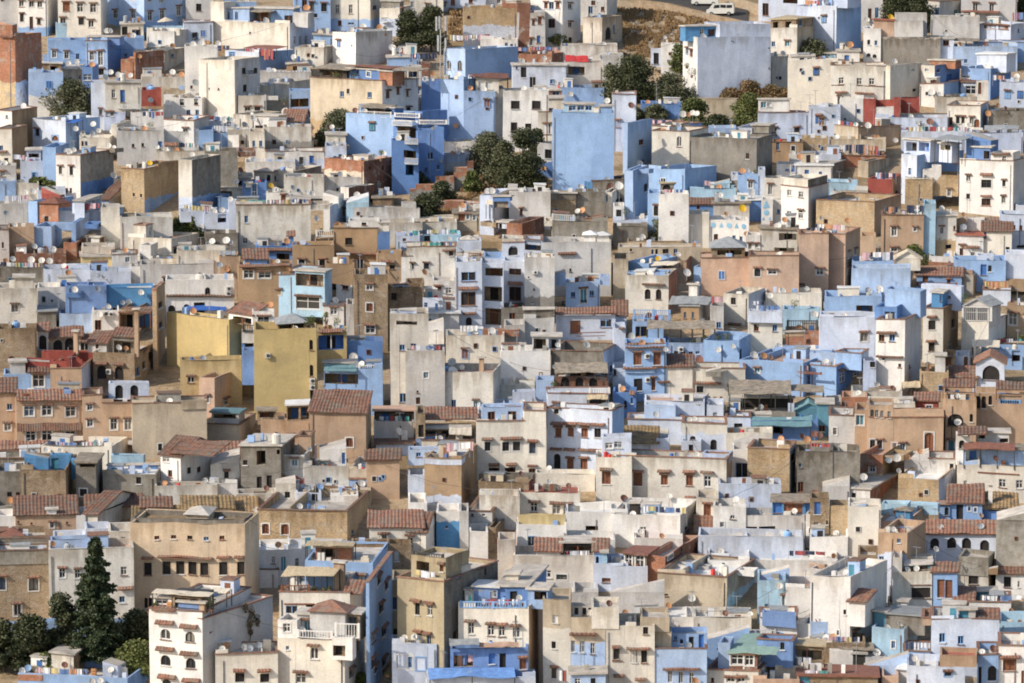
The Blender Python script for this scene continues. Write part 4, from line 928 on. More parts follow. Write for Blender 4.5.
h('pale blue terrace with brown drums above the bays','P',280,495,N,370,450,'f',ds='360,375,w,14 440,420,g,10',pots='300,390,16',wea=.5,ln='180,260,440,30,0074')
canopy(368,440,385,'sheet_b',dd=.3,d=2)
h('red brick hut with pale front and plants','W',445,485,588,500,560,'s',sc='X',pots='535,525,24')
h('small red brick room on a low house','R',308,372,415,525,590,'f',sc='R',win='p20x20 390,535',ds='')
h('cream low front under the brick room','C',400,560,N,545,640,'f',wea=.3,ds='612,557,o,12')
h('yellow-walled low house with flat roof, left','Y',395,545,N,595,655,'s',wea=.2,deck='deck')
h('white house with square window and sheet roof','L',545,672,N,580,690,'fc',win='f24x26 622,606',wea=.6)
h('cream house with open court and corner chimney room','C',628,835,970,505,620,'f',sc='C',win='a20x30 855,565',wea=.6,by=None,deck='deck',par=1.3,d=9)
b('roof_room','C',655,712,745,440,'fc',dd=1.5,win='g12x40 733,470')
h('white tower stair room with small windows','W',682,735,772,535,660,'f',sc='C',win='p8x30 692,605',d=4)
h('white low wall with round clutter on top','W',635,790,N,645,740,'f',wea=.2)
h('long cream stained house with brown edge, row end','C',862,1100,N,562,740,'f',wea=.7,win='',d=8,pots='',ds='')
h('cream stained house behind the stair room','C',738,870,N,600,690,'f',wea=.5)
h('dark brown brick wall with white dishes, far left','X',75,325,N,580,640,'f',wea=.4,ds='150,610,w,16 202,612,w,14 242,614,w,15 262,556,w,13',win='')
h('low concrete roofs cut by the left edge','F',-20,215,N,650,760,'f',wea=.9,ds='25,610,o 60,600')
h('blue low roof strip below the dark brick wall','P',210,440,N,655,760,'f',ds='310,640,w,12 330,670,o,14 470,680')
h('white and blue roof strip with maroon pots','P',440,640,N,665,760,'f',wea=.3)
T(1,1)
h('brown brick tower flank beside grey wall, upper left middle','G',0,160,N,80,300,'f',wea=1,d=9)
b('wing','X',160,245,N,78,'f',dd=.2,d=6)
h('white house with red door and plain walls','W',112,165,250,0,90,'f',sc='L',win='D22x46 180,50')
h('tall plain cream slab left of the plastered house','C',215,290,N,-20,130,'f',win='p16x30 270,40 p14x30 236,40',sc=None,wea=.9,d=5)
h('long grey weathered upper wall in the upper left middle','V/G',288,520,N,-40,95,'f',wea=1,by=30)
h('cream hut left of the big blue wall','C',378,530,N,28,90,'f',wea=.6)
h('white terrace house with blue door and red coping','W/P',292,582,N,80,150,'fc',by=120,win='f22x34 470,124 d24x36 523,118',ds='398,138,w,10')
h('white and pale blue wing left of the blue wall','C',590,665,690,0,50,'f',sc='P')
h('pale blue yard with dark clothes','P',586,690,N,50,150,'f',ln='600,680,95,34,2227',wea=.4)
h('wide white low wall below the red-coped terrace','W',196,440,N,130,195,'f',wea=.4)
h('cream cottage with ragged brown roof','C',240,330,410,182,250,'fc',sc='V',win='v20x30 308,208 v14x30 345,205',wea=.7)
h('cream flat house with old clay roof patch','C',335,430,570,175,240,'f',sc='G',wea=.8,deck='tile_old')
h('pale concrete wall with diagonal stain','V',385,580,N,205,330,'f',wea=.9,ds='428,255,g,10')
h('dark brick house with lit flank beside the blue wall','R/S',585,775,920,125,300,'f',sc='X',win='p14x24 868,162 g18x38 846,245 p12x18 805,160',by=180,wea=.6,d=8,ds='828,104,w,12 870,90',pots='860,85,14')
h('brick room with white dish in the upper centre left','W',660,700,830,255,350,'f',sc='X',ds='752,290,w,14',d=7)
h('white wall with dark stain under the brick room','L',580,770,N,205,300,'f',wea=.9)
h('low blue house with white cylinder tank','D',182,300,N,230,320,'f',win='f22x60 240,270',ds='320,246,y,12',wea=.2)
b('wing','W',200,226,N,250,'s',dd=-.9,d=.8)
h('cream cottage wall with brown doors, left of stained house','C',120,225,N,205,280,'s',win='l70x30 160,235 l30x30 205,235')
h('white front with brown door and small dish','W',298,412,N,278,345,'f',win='s24x40 380,310',ds='420,290,g,10')
h('white court with blue inner wall and black window','L',410,575,N,295,350,'f',win='p70x26 550,322',wea=.3)
h('white house with bright gable shadow in upper middle','W',575,608,690,345,460,'f',sc='P',win='a10x34 674,384',d=9)
b('wing','W',575,650,N,300,'p',dd=4,d=3)
h('pale blue shed yard with brown sheds','A',690,800,N,330,440,'p',wea=.3,deck='deck_w')
h('low dark shed right of the pale blue yard','E',820,920,N,310,345,'s',wea=.8,deck='sheet')
h('long pale stone wall below the dark brick house','L',722,1045,N,352,440,'f',wea=.9,win='p30x20 810,408',d=2)
h('long pale stained house with tiny black window','V',152,515,N,340,560,'fc',win='p18x34 202,410 g24x28 196,514 g30x24 308,520',wea=1,d=8)
b('wing','V',515,608,N,340,'f',dd=.2,d=6,wea=1); dish('543,405,w,14')
h('lower blue-grey wall with small blue niche','P',-5,115,N,380,480,'f',win='j40x50 80,400',wea=.3)
h('tall pale strip house left of the stained house','P',115,155,N,325,490,'f',ds='122,315,w,12')
h('blue house with two glass panels, left','B',60,120,N,302,380,'f')
h('cream stone edge left of the blue panels','C',20,185,N,262,310,'s',win='l60x24 100,285',wea=.7)
h('ochre hotel with four white arched windows','U',428,632,N,540,760,'f',win='r30x50 472,632 573,632',wea=.15,d=8,ds='443,540,l,13 503,543,l,15 473,638,w,16 400,522,o,14')
h('taller ochre hotel wing with roof terrace','U',630,840,N,455,700,'fc',win='k34x34 702,521 r30x50 677,630 756,630 A190x8 740,575',wea=.15,d=8)
b('wing','U',538,680,N,500,'f',dd=.6,d=7,win='K130x34 606,516',yb=560); b('wing','W',700,850,N,420,'f',dd=.5,d=5,win='p22x12 775,432')
b('roof_room','C',850,895,N,430,'s',dd=.5,d=3,yb=470)
rail(540,680,462,492); pot('570,465,12'); pot('625,462,14')
h('narrow blue alley house right of the ochre hotel','D',836,900,N,470,600,'f',wea=.4)
h('low ochre wing with rooftop rail and awning','U',838,958,N,580,760,'f',win='p26x20 912,642 A70x10 890,615',ds='870,657,o,14')
h('roof café with blue walls and tiled eaves','D',250,425,N,545,640,'f',win='l60x36 380,600 p20x20 285,586 A170x12 335,560',wea=.2)
b('roof_room','D',405,430,N,490,'tl',dd=2,d=2); b('roof_room','C',290,360,N,515,'s',dd=3,d=3)
h('ochre house under the roof café with tiled eave','U',160,425,N,632,900,'f',win='A260x12 290,632 w50x40 210,675 w60x30 290,680',wea=.3,ds='407,655,o,10')
b('roof_room','D',190,300,N,600,'tl',dd=1.5,d=3)
h('cream house with low tan wing, left of roof café','C',-10,72,N,570,690,'f',wea=.6,ds='105,510,w,16 125,520,w,12')
h('tan house with small arched door','O',70,165,N,590,760,'f',win='p20x24 110,655',wea=.4,ds='70,630,g,14 105,655,o,12')
canopy(75,150,580,'sheet_g',dd=.2,d=2)
h('grey ridge of roofs with vines, left centre','F',0,160,N,480,580,'f',wea=1,ds='35,515,w,14 15,530',pots='90,560,18 130,540,20')
h('pale grey-blue wall right of the ochre hotel','P',930,1050,N,490,600,'f',win='p18x14 972,508',wea=.4)
h('pale flat-roofed house at the tile corner with blue slab','I',955,1060,N,550,620,'f',deck='deck_w',wea=.4)
h('white narrow house with small grille window','W',958,1010,N,590,760,'fc',win='g22x34 1008,634')
h('grey long wall behind the pale roofs','V',850,1060,N,425,520,'f',wea=.8,ds='1005,412,w,12')
T(2,1)
h('white terrace with rope rail behind the garden','W',165,360,N,30,95,'f',wea=.3)
h('blue yard wall beside the garden terraces','P/L',160,300,N,95,170,'f',by=130,wea=.5,d=3)
h('grilled white house foot right of the big tree','W/D',620,698,N,40,190,'f',by=130,win='p34x44 672,92',ds='648,165,o,12',d=4)
h('tall blue house with balconies at the garden edge','D',40,165,N,-20,215,'f',win='p28x34 101,106 p16x26 80,172 p14x24 138,160',wea=.25,ds='150,128,g,8')
h('blue balcony front cut by the tile edge','D',-90,44,N,30,270,'f',win='l60x40 0,95 S70x26 10,125 S70x24 10,30 J40x50 0,170',wea=.2)
h('white house with blue loggia and canvas, in the middle','P',338,410,490,292,470,'f',sc='W',win='',ds='378,272,w,14 400,272,w,16',wea=.3)
b('wing','D',405,488,N,322,'s',dd=-.8,d=1.2,win='l70x30 445,338'); canopy(370,405,335,'tarp_w',dd=-.6,d=1,rise=1)
h('long white stained house with slab roofs, centre top','W',484,684,N,278,440,'f',win='s14x34 543,376',wea=.7,ds='',d=7)
b('wing','W',486,516,N,265,'s',dd=.1,d=5)
canopy(515,640,285,'sheet_g',dd=.3,d=4,posts=0)
h('concrete and brick wall block, centre top','T',682,810,N,290,395,'f',wea=.5,sc=None,win='')
b('wing','G',682,812,N,285,'s',dd=-.1,d=.5)
h('concrete block with dark coping right of the brick wall','F',808,945,N,278,390,'f',wea=.9,win='p16x16 745,252')
h('white-arched stair room with blue box','N',850,890,N,225,290,'f',win='')
h('grey low terrace below the plain sky-blue block','F',885,1040,N,222,290,'fc',wea=.8,ds='832,248,w,14 975,250,b,15 1012,245,w,14')
h('white column room with small windows','C',945,985,1035,280,380,'f',win='p8x34 960,310 p14x18 1010,322',sc='V')
h('cream hut with teal doors behind the garden','S',212,340,N,385,450,'s',win='s30x34 250,405 t14x26 280,400 312,402',deck='sheet',wea=.5)
h('ragged white-edged garden wall','C',30,220,N,395,430,'f',d=1.5,name='garden_wall',cat='wall')
h('pale grey long wall at left of centre top','L',-40,28,N,330,430,'f',wea=.6,d=3)
h('grey weathered long wall with white dish','V',-10,228,N,425,490,'f',wea=.8,ds='43,462,w,15')
h('orange brick room below the blue loggia house','R',472,545,655,430,530,'f',sc='X',wea=.7,ds='')
b('wing','T',345,420,N,455,'f',dd=1,d=4); b('roof_room','P',432,478,N,425,'s',dd=1,d=2,win='l20x24 440,440')
h('cream left-lit edge house with grey concrete front','G',692,965,N,420,545,'f',sc=None,wea=.5,by=None,d=6,ds='820,367,w,12 843,364,o,14')
b('wing','C',655,695,N,420,'f',dd=.1,d=5); rail(690,800,385,415); b('wing','O',860,945,N,405,'fc',dd=3,d=3)
h('pale blue house with arched window, centre','P',450,556,N,525,765,'fc',win='c46x46 502,566 v50x60 512,665',wea=.2)
b('wing','C',450,556,N,505,'f',dd=.4,d=5)
h('white flat house with large covered loggia, centre','P',555,645,N,510,765,'fc',win='l80x56 600,535 A60x8 600,612 p52x36 600,636 u30x16 606,672',wea=.3)
h('big pale plaster wall with scalloped parapet','L',645,980,N,520,765,'f',win='p10x14 747,658 783,656 A90x10 765,575',wea=.25,sc=None,d=9,ds='')
b('wing','L',645,806,N,545,'f',dd=.05,d=6); b('roof_room','W',850,905,N,485,'h',dd=4,d=3,deck='deck_w'); b('roof_room','W',910,970,N,490,'h',dd=4,d=3,deck='deck_w')
h('pale blue terrace wall with white posts, left centre','A',-10,245,N,490,560,'f',win='p30x30 85,505',ds='190,508,w,10 110,480',wea=.3)
h('grey weathered house with small awnings, centre left','V',-15,225,N,545,760,'fc',win='p20x28 200,575 a16x28 12,640 a24x28 82,638 A60x6 190,560',wea=.8,ds='72,667,o,14')
h('blue low roof house with cream pyramid skylight','P',228,345,N,520,600,'f',deck='deck_w',ds='')
b('roof_room','C',250,320,N,515,'h',dd=.5,d=3,deck='deck')
h('concrete terrace with dark rail and red awning','C',225,362,N,590,680,'f',wea=.6)
rail(228,350,575,610,'wood')
h('pale blue front with red tiled awning, centre','P',218,350,N,630,780,'f',win='A90x14 285,635 l70x30 285,680',wea=.2)
h('blue box bay above the dark loggia','B',362,455,N,590,760,'f',win='l80x50 410,668',wea=.2)
T(3,1)
h('tall narrow blue house with tiny window and dish','I',40,62,180,-60,170,'f',sc='B',win='p22x26 128,36 p30x30 130,140',ds='130,138,w,14',d=9)
h('cream house with three arched windows under tile hoods','C',178,272,360,-40,160,'fc',sc='C',win='r20x44 240,118 314,125 r24x34 314,22',d=9,wea=.15)
h('large grey shaded house with one black window','L/F',360,690,765,18,240,'f',win='p16x28 647,103 q40x20 648,-5',sc='F',wea=.5,by=-30,par=.4)
h('brown ochre block with small window beyond the grey house','U',766,915,N,35,125,'fc',win='p16x40 795,55 f18x36 868,70',wea=.5)
h('ochre low walls at the top of the right column','T',912,1040,N,15,100,'f',wea=.5)
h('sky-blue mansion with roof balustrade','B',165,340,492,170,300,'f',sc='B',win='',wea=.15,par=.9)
rail(165,285,178,200)
h('tall blue front with white-edged side','I',48,90,160,170,420,'f',sc='B',win='p20x40 150,256',wea=.2)
b('wing','B',90,165,N,175,'f',dd=3,d=3)
h('blue bay with arched window beside the white wall','B',160,214,N,285,500,'f',win='r26x50 200,372',wea=.2)
h('stone arched loggia with tan flat roof','G',220,335,N,235,290,'s',win='c40x30 250,255 305,255',deck='reed',wea=.5,ds='356,240,w,12')
h('white wall with aqua top beside the bush','W',214,358,N,290,540,'f',by=None,wea=.5,d=7)
h('white boxes wall left of the white patterned balcony','C',355,460,N,385,530,'f',wea=.4)
h('aqua terrace with sloping stair wall','A',365,590,N,262,310,'f',ln='435,465,235,30,04',wea=.2,ds='')
b('wing','A',485,560,N,235,'p',dd=1,d=2)
h('blue cube with white window in upper right middle','B',598,698,N,198,310,'f',win='w24x34 660,245',wea=.15,sc=None,ds='622,176,o,14 648,172,w,9',d=7,pots='685,180,12')
b('wing','P',566,600,N,195,'f',dd=.05,d=6)
h('white front with arched statue niche and dishes','P',697,730,N,170,310,'f',wea=.3,d=6,ds='')
h('pale grey arched house beside the white block','C',728,812,N,215,320,'f',win='r22x50 757,270',wea=.3)
h('white roof house with blue door and flat cream roof','W',790,880,N,145,215,'f',win='d20x34 868,165 d18x34 840,160',wea=.2)
h('bright white house with blue door at the row end','W',880,1060,N,150,215,'s',win='d22x44 935,190 p16x20 1003,190',wea=.2,deck='deck_w')
h('white upper terrace block above the white house','W',848,945,N,95,140,'f',wea=.2,ds='')
antenna('960,50')
h('white house with six square dark windows','W',810,942,1040,255,450,'fc',sc='L',win='g22x28 850,284 906,288 850,386 906,390 a20x10 906,370',wea=.3)
b('wing','C',808,940,1035,215,'f',dd=.3,sc='F'); b('wing','W',770,812,N,320,'f',dd=.2,d=4,yb=440,win='p14x20 796,376')
h('white pillar wall with blue triangle and circle ornaments','W',714,768,N,315,440,'f',wea=.1,d=4)
h('white parapet wall with row of blue ornaments','W',460,650,N,415,530,'f',win='p20x28 494,500 p16x28 578,505 612,508',wea=.1,par=1.4,ds='638,482,o,13 622,360,y,17 540,390,o,10',d=6)
h('old tiled low roof above the ornament wall','D',360,485,N,340,395,'t',win='p14x20 406,358',wea=.2,d=4)
h('concrete shed with cracked slab roof','L',480,655,N,335,420,'s',wea=.6,deck='sheet')
h('blue flat house under the cracked slab','D',585,720,N,320,400,'s',wea=.2,deck='deck_w')
h('brown-green court with vine behind blue wall','T',660,712,N,330,380,'s')
h('weathered open frame house with empty bays','V',706,892,N,460,600,'s',win='K90x36 845,497 K100x36 828,568',wea=.8,deck='sheet',ds='795,445,w,16')
h('white arches house with small awning window','W',640,710,N,490,600,'f',win='a16x28 660,545 a14x20 692,545 l20x20 690,470',wea=.3)
h('grey pyramid pavilion on a pink terrace','K',420,658,N,597,760,'fc',win='',wea=.3,ds='')
b('roof_room','E',470,635,N,548,'h',dd=2,d=6,win='l120x24 560,572',deck='sheet_g')
h('pink terracotta house with moulded parapet','K',656,896,N,590,800,'fc',win='r30x40 698,670 w40x20 770,668',wea=.3)
h('tall pink terracotta block at the right','K',895,1040,N,480,760,'fc',win='w34x30 998,668',wea=.25,sc=None,deck='deck',ln='930,1010,462,18,7213')
h('long tan low building with three slots','S',15,425,N,545,640,'f',win='p12x24 180,566 200,566 p30x24 246,568 p20x24 296,570 p10x14 75,560',wea=.4,deck='deck',d=6,par=.3)
h('tan low roof with reed mat','T',60,330,N,515,560,'f',ds='137,500,w,15',wea=.3,deck='reed')
h('greenish grey wall below the white room, left','F',-10,160,N,445,530,'f',wea=.5,d=4)
h('white window room with blue frame, left of bush','W',-10,45,N,345,430,'f',win='f26x60 18,392',wea=.2,ds='20,248,w,18 128,403,w,10')
h('low white roof with brown pile','P',-10,160,N,415,460,'f',pots='55,370,20')
h('dark low room with brown washing','F',-10,45,N,265,345,'f',win='p30x20 20,320',wea=.8)
h('blue house with covered roof room and cream awning','B',60,165,300,622,770,'f',win='l110x34 230,655',wea=.2,ds='208,598,y,12 258,590,l,11 308,583,w,12')
canopy(165,285,632,'tarp_w',dd=.3,d=2)
h('terracotta round-shouldered roof block','O',268,348,385,612,700,'f',sc='R',wea=.3,ds='355,668,w,16')
h('white rubble plinth at left of blue covered house','S',-10,62,N,600,800,'f',wea=.9)
h('blue low house with tiled ridges','B',382,495,580,645,760,'f',sc='B',win='p16x20 430,682 f12x16 520,668',wea=.2)
b('roof_room','R',420,560,N,640,'T',dd=2,d=3)
T(4,1)
h('clothes-lined roof with brown wall and orange rug','R',130,350,N,100,135,'fc',ln='140,270,75,50,22742 240,320,85,60,881',ds='90,35,o,14 98,68,w,13 130,66,w,13 288,106,w,12 397,30,w,12 310,10,o,12',par=.3)
h('cream cave-like house above the white wall','S',75,350,N,20,100,'f',wea=.6,deck='sheet')
h('white and grey low walls left of the clothes roof','P',0,130,N,95,150,'f',win='p30x20 57,86',wea=.5)
h('ochre boulder-like pair of low boxes','S',215,265,370,130,190,'f',sc='S',wea=.9)
h('blue house with angled terrace and sheet roof','P',425,500,725,95,330,'f',sc='B',win='f14x34 468,175',wea=.4,d=12,par=1.2)
b('roof_room','P',440,565,N,30,'s',dd=2,d=3,win='L50x44 475,58 L50x44 535,58'); b('roof_room','P',610,672,N,45,'s',dd=3,d=2,win='K50x30 640,60'); canopy(585,720,20,'sheet_g',dd=1.5,d=3,rise=.4)
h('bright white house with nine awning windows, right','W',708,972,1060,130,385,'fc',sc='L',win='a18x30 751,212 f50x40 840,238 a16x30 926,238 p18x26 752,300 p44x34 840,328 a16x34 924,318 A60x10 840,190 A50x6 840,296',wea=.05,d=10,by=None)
b('wing','W',862,972,N,88,'f',dd=.05,d=4,win='f20x36 928,120 A90x8 910,90'); b('roof_room','D',742,862,N,30,'p',dd=3,d=4,win=''); b('roof_room','D',770,860,N,62,'s',dd=1.2,d=2,win='l34x40 845,98')
h('blue terrace with dark door behind the white house','D',770,870,N,20,130,'f',wea=.2)
h('shaded pale wall at the right edge, upper part','P',985,1080,N,345,400,'f',wea=.3)
h('stone house with white lump top and small window','T',445,578,N,215,340,'f',wea=.5,by=None,sc=None,d=8)
b('wing','T',578,706,N,195,'f',dd=.8,d=6,win='w18x34 661,282',wea=.4); b('roof_room','C',445,578,N,205,'f',dd=.4,d=3); b('roof_room','W',575,622,N,150,'f',dd=.8,d=2); b('roof_room','W',530,580,N,168,'f',dd=.8,d=2)
dish('697,140,o,10'); antenna('703,60')
h('dark red wall house with brown flank','Q',265,380,432,215,320,'f',sc='O',win='p14x30 405,285 d10x14 372,208',wea=.1,ln='300,400,200,30,2274',d=10)
h('pale rubble wall strip left of dark red house','V',90,265,N,270,330,'f',wea=1)
h('blue roof strip and white hut left of dark red wall','A',60,215,N,230,300,'f',wea=.4)
h('white low house with tiny window and grey shed flank','W',-10,78,148,150,210,'s',sc='G',win='p18x18 33,190')
h('long olive-brown stone block with white ledge','T',8,295,425,325,480,'fc',sc='O',wea=.4,d=12,win='')
dish('38,402,w,12')
h('brown block flank stair behind the ochre house','O',225,300,N,490,600,'f',wea=.3,d=6)
h('dusty ochre house with one white window, right','O',328,532,N,390,600,'fc',win='w26x44 393,472 w14x20 491,460 w30x20 393,560',wea=.3,ln='345,420,368,30,2228 450,530,362,40,1072',ds='510,352,w,14',d=9)
h('pale blue flank of the dusty ochre house','A',530,590,N,335,600,'f',wea=.6,d=8)
h('white house with tan patch and grey window','V/T',592,694,N,395,590,'s',win='a18x34 620,462 p12x20 685,456 l30x20 655,545',by=510,wea=.4)
h('white pyramid roof house beside the tall antenna','W',692,825,N,490,600,'s',win='p18x34 722,572 g20x16 777,580 A40x6 725,535 A50x8 780,545',wea=.3,ds='735,547,o,11 730,385,o,10',deck='deck_r')
b('wing','W',745,830,N,410,'f',dd=4,d=4); b('roof_room','O',695,750,N,410,'p',dd=3,d=2); antenna('748,310')
h('peach house with little dark lantern and tiled eave','C',822,965,N,465,600,'tl',win='d12x30 832,488 l20x30 945,560',wea=.2,ds='862,582,o,17',d=6)
h('pale two-storey house by the right edge','P',905,1080,N,388,560,'f',win='p20x24 973,450 p16x24 1010,452 p40x14 1010,545',wea=.3)
b('roof_room','L',845,890,N,420,'Tl',dd=1,d=2,yb=450)
h('blue court house with door and grey dishes, right','B',680,935,N,610,740,'f',win='d30x50 825,655 p18x30 857,650',wea=.2,ds='862,580,w,14',d=7)
b('wing','P',790,875,N,590,'f',dd=1,d=3)
h('white front with curved top and tan balcony','P',930,1080,N,585,740,'f',win='w30x20 908,642',wea=.2)
h('pink flat roof strip above the blue court','K',500,770,N,655,740,'f',deck='deck_k',wea=.4)
h('pink low boundary with bushes and yellow strip','R',560,660,N,618,660,'f',pots='550,625,28 478,590,34 455,580,30')
h('cream terrace wall with pale pillar','W',560,690,N,590,640,'f',wea=.2)
h('pink terracotta house with brown side, right middle','K',-10,150,222,480,750,'fc',sc='O',win='w30x16 25,668 w10x30 167,580 202,570 167,660',wea=.2,ln='5,150,450,34,0718472',ds='160,418,o,12',d=8)
h('blue low block with washing and cream tent','B',183,390,N,612,760,'f',wea=.3,ln='230,400,590,40,220742',d=6)
b('roof_room','C',400,520,N,600,'g',dd=.5,d=3,deck='tarp_w',yb=660)
T(0,2)
h('grey weathered house with red awning window, left middle','V',-20,182,N,92,290,'f',win='a34x38 70,188',wea=.7,d=8)
b('wing','V',68,165,N,40,'s',dd=.3,d=3)
h('white house with blue-framed windows and slanted roof','W',182,380,N,85,210,'f',win='f16x28 211,143 p12x12 252,150',wea=.3,deck='deck_w',d=7)
h('pale roofs with brown dishes above the slanted house','P',215,480,N,20,90,'f',ds='327,18,b,18 440,15',wea=.3)
h('brown round-shouldered roof edge above the deep blue court','O',430,650,N,50,100,'f',wea=.5)
h('pale grey house with arched awning window, top middle','L',685,1040,N,-30,90,'f',win='a30x30 812,52',wea=.5,ds='505,38')
h('white small wall at the top middle','W',636,690,N,-20,75,'f',wea=.2)
h('deep blue terraced house with several stepped courts','D',320,520,N,80,280,'f',win='l60x40 355,240',wea=.35,par=1.6,d=6)
b('wing','D',320,402,N,150,'f',dd=-.3,d=3); b('wing','I',378,460,N,78,'f',dd=1.5,d=2)
h('bright blue court walls with white slab','N',520,750,N,90,260,'f',wea=.15,par=1.7,d=8)
b('wing','N',520,622,N,88,'f',dd=.2,d=1); b('roof_room','W',575,745,N,85,'s',dd=6,d=1.5,deck='deck_w'); dish('628,157,w,14'); dish('598,160,g,12')
h('ochre brick corner house with tall brown side','R/U',745,765,806,92,470,'f',sc='U',win='p16x30 782,170 782,270',wea=.3,d=14,by=100)
h('white house front with dish and two boxes','W',450,580,N,195,310,'f',win='p32x50 478,268 u22x22 515,210 u22x20 538,212',ds='480,212,w,18',wea=.2,d=5)
h('dark open loggia with tiled hip roof, left middle','E',580,655,735,190,330,'f',win='l70x80 618,245 l50x70 700,250',wea=.4)
canopy(575,735,205,tile=True,dd=-.3,d=2.5,rise=.5,posts=2); rail(570,655,285,312,'wood',dd=-.1)
h('pale blue low house under the deep blue courts','I',290,460,N,215,290,'f',wea=.4)
h('dark brown balcony house with stone arches and crenels','E',455,658,760,405,560,'f',sc='E',win='V44x64 495,500 580,502 u24x24 530,497 p20x40 710,370 p18x44 672,490 v14x36 700,460 k20x40 735,420 A56x12 495,455 580,455',wea=.6,d=11,par=.5)
b('wing','F',550,658,N,320,'tl',dd=1.5,win='l100x60 605,375',d=2.5); b('roof_room','W',430,520,N,355,'tl',dd=1.5,d=4,win='p14x30 475,372 p22x50 525,378')
b('chimney','O',655,676,N,195,'s',dd=.2,d=.6); b('chimney','O',358,380,N,300,'s',dd=.2,d=.6)
pot('625,408,12')
h('arcaded terrace house with brown tiled roof and columns','S',180,455,N,395,440,'f',win='',wea=.6,d=9,par=.5)
b('roof_room','S',235,400,N,325,'tl',dd=1.5,d=3,win='V46x66 280,372 340,366'); b('wing','W',182,232,N,290,'tl',dd=1,d=2.5,win='V34x70 207,350'); b('wing','W',382,440,N,350,'tl',dd=1,d=2.5,win='V18x50 405,375 425,375')
h('grey concrete cut roof room behind arcades','F',185,275,N,205,290,'s',wea=.4,deck='sheet_g')
antenna('287,190')
h('long dark rubble block cut by the left edge','E',-20,180,N,285,480,'f',wea=.8)
h('grey column pillar house with round chimney','V',95,122,N,285,420,'s',wea=.8,d=1.5,ds='')
h('burgundy-roofed terrace house with ochre front','O',248,400,468,480,640,'fc',sc='P',win='',wea=.1,d=13,deck='deck_r',par=1.2,ds='')
b('wing','Q',105,250,N,446,'f',dd=4,d=3,deck='deck_r',yb=500); b('wing','Q',205,460,N,404,'f',dd=9,d=2,deck='deck_r'); b('wing','Q',250,400,N,440,'f',dd=4,d=.3); b('wing','Q',330,345,N,425,'f',dd=3,d=5)
h('glazed blue court house with brown tiled canopy','B',20,250,N,510,620,'f',win='w60x60 185,542 w40x60 228,542',wea=.2,ds='48,518,w,13')
canopy(132,245,500,tile=True,dd=-.3,d=2,rise=.5,posts=0); b('roof_room','L',50,120,N,455,'s',dd=1,d=3)
T(0,3)
h('wide ochre hotel with blue-barred windows and tiled bands','O',80,405,N,-30,190,'fn',win='w48x50 143,26 228,26 w50x50 345,28 w48x54 150,146 228,146 w50x54 341,150 A320x46 242,100 u26x22 296,150',wea=.3,d=8,par=.2)
canopy(82,405,-22,tile=True,dd=-.4,d=2.5,rise=1.1,posts=0)
h('ochre wing with small blue window and brown pipe','O',405,500,N,-50,200,'fc',win='w28x34 440,86 w24x26 440,8',wea=.25)
h('ochre house with two tall windows and blue door awnings','O',500,650,N,-10,200,'fc',win='w34x54 556,95 625,95 x56x34 555,180 x48x34 620,180 ',wea=.2,ds='488,-65,w,14')
b('roof_room','P',530,725,N,-105,'f',dd=5,d=2,win='V38x66 580,-62 655,-62',yb=-25); 
h('long brown wall with small flat roofs behind','S',645,1010,N,-5,245,'fc',win='f20x34 782,205',wea=.5,d=9,deck='deck_w')
b('wing','S',885,1010,N,-20,'f',dd=-.2,d=1)
h('ochre front with arched window at the left edge','O',-20,82,N,-60,160,'tl',win='p26x30 50,12 w34x34 38,110',wea=.3)
h('long tiled low roof in front of the ochre hotel','O',-20,412,N,213,250,'tl',wea=.3,d=3.2)
h('cream flat terrace below the tiled low roof','C',200,545,625,205,310,'f',wea=.2,ds='230,215,w,14 272,208,w,12 302,212,w,12',d=8)
h('brown weathered house with blue open courtyard','E',105,320,375,312,500,'f',wea=.8,by=None,d=12,deck='deck',par=2.2)
b('wing','N',120,235,N,262,'p',dd=5,d=1.5); b('wing','N',245,350,N,245,'f',dd=8,d=1.5,win='y34x60 270,292'); b('wing','N',350,395,N,270,'f',dd=5,d=1)
h('grey stained wall house with barred window and clutter','F',370,470,500,280,470,'s',win='l80x24 430,290 f36x36 405,425 p10x34 465,415',wea=.9,deck='sheet')
h('grey strip house with dark windows at the left edge','G',-20,205,N,262,330,'fc',win='p26x30 34,303 f36x30 97,302',wea=.6,ds='')
h('dark stained lower wall by the left edge','F',-20,110,N,325,490,'f',win='p24x24 48,435 p20x24 90,436',wea=.9,ds='53,462,o,16')
h('concrete house with bright white roof and blue slot','G',500,762,800,340,450,'f',win='p24x34 678,370',wea=.8,d=12,deck='deck_w',par=.4)
b('roof_room','A',540,700,N,248,'f',dd=9,d=2,ds='692,258,w,16'); b('wing','D',625,770,N,303,'s',dd=6,d=.6)
h('white house with gabled tile roof and four windows','W',782,885,1060,245,420,'Tc',win='g34x26 808,262 p22x34 828,332 p20x30 925,313 972,313',wea=.2,sc='W',d=8)
canopy(815,1040,240,tile=True,dd=-.3,d=4,rise=1.2,posts=0)
h('scalloped grey wall in front of the gabled house','V',755,1060,N,395,470,'f',wea=.9,d=3)
h('ochre house under long clay tiled roof','O',75,375,N,535,650,'tl',win='w18x26 254,585 p10x10 90,572 155,576 326,576',wea=.2,d=9)
b('wing','W',230,275,N,545,'s',dd=-.12,d=.3)
h('narrow white end wall beside the ochre tiled house','W',372,420,N,540,640,'f',wea=.2)
h('clay-roofed gable house with pale blue side','V',412,480,690,535,640,'T',sc='V/P',wea=.5,d=14)
h('dark brown tiled ridge roof beside the gable','S',425,690,N,495,540,'tl',wea=.4,d=6)
h('white-edged small gable with old tiles','W',690,832,N,500,570,'tl',wea=.3,d=5)
h('low house with yellow-brown tile roof and dark door','W',650,890,N,580,620,'tl',win='v36x50 868,540',wea=.4,deck='tile_old',d=8)
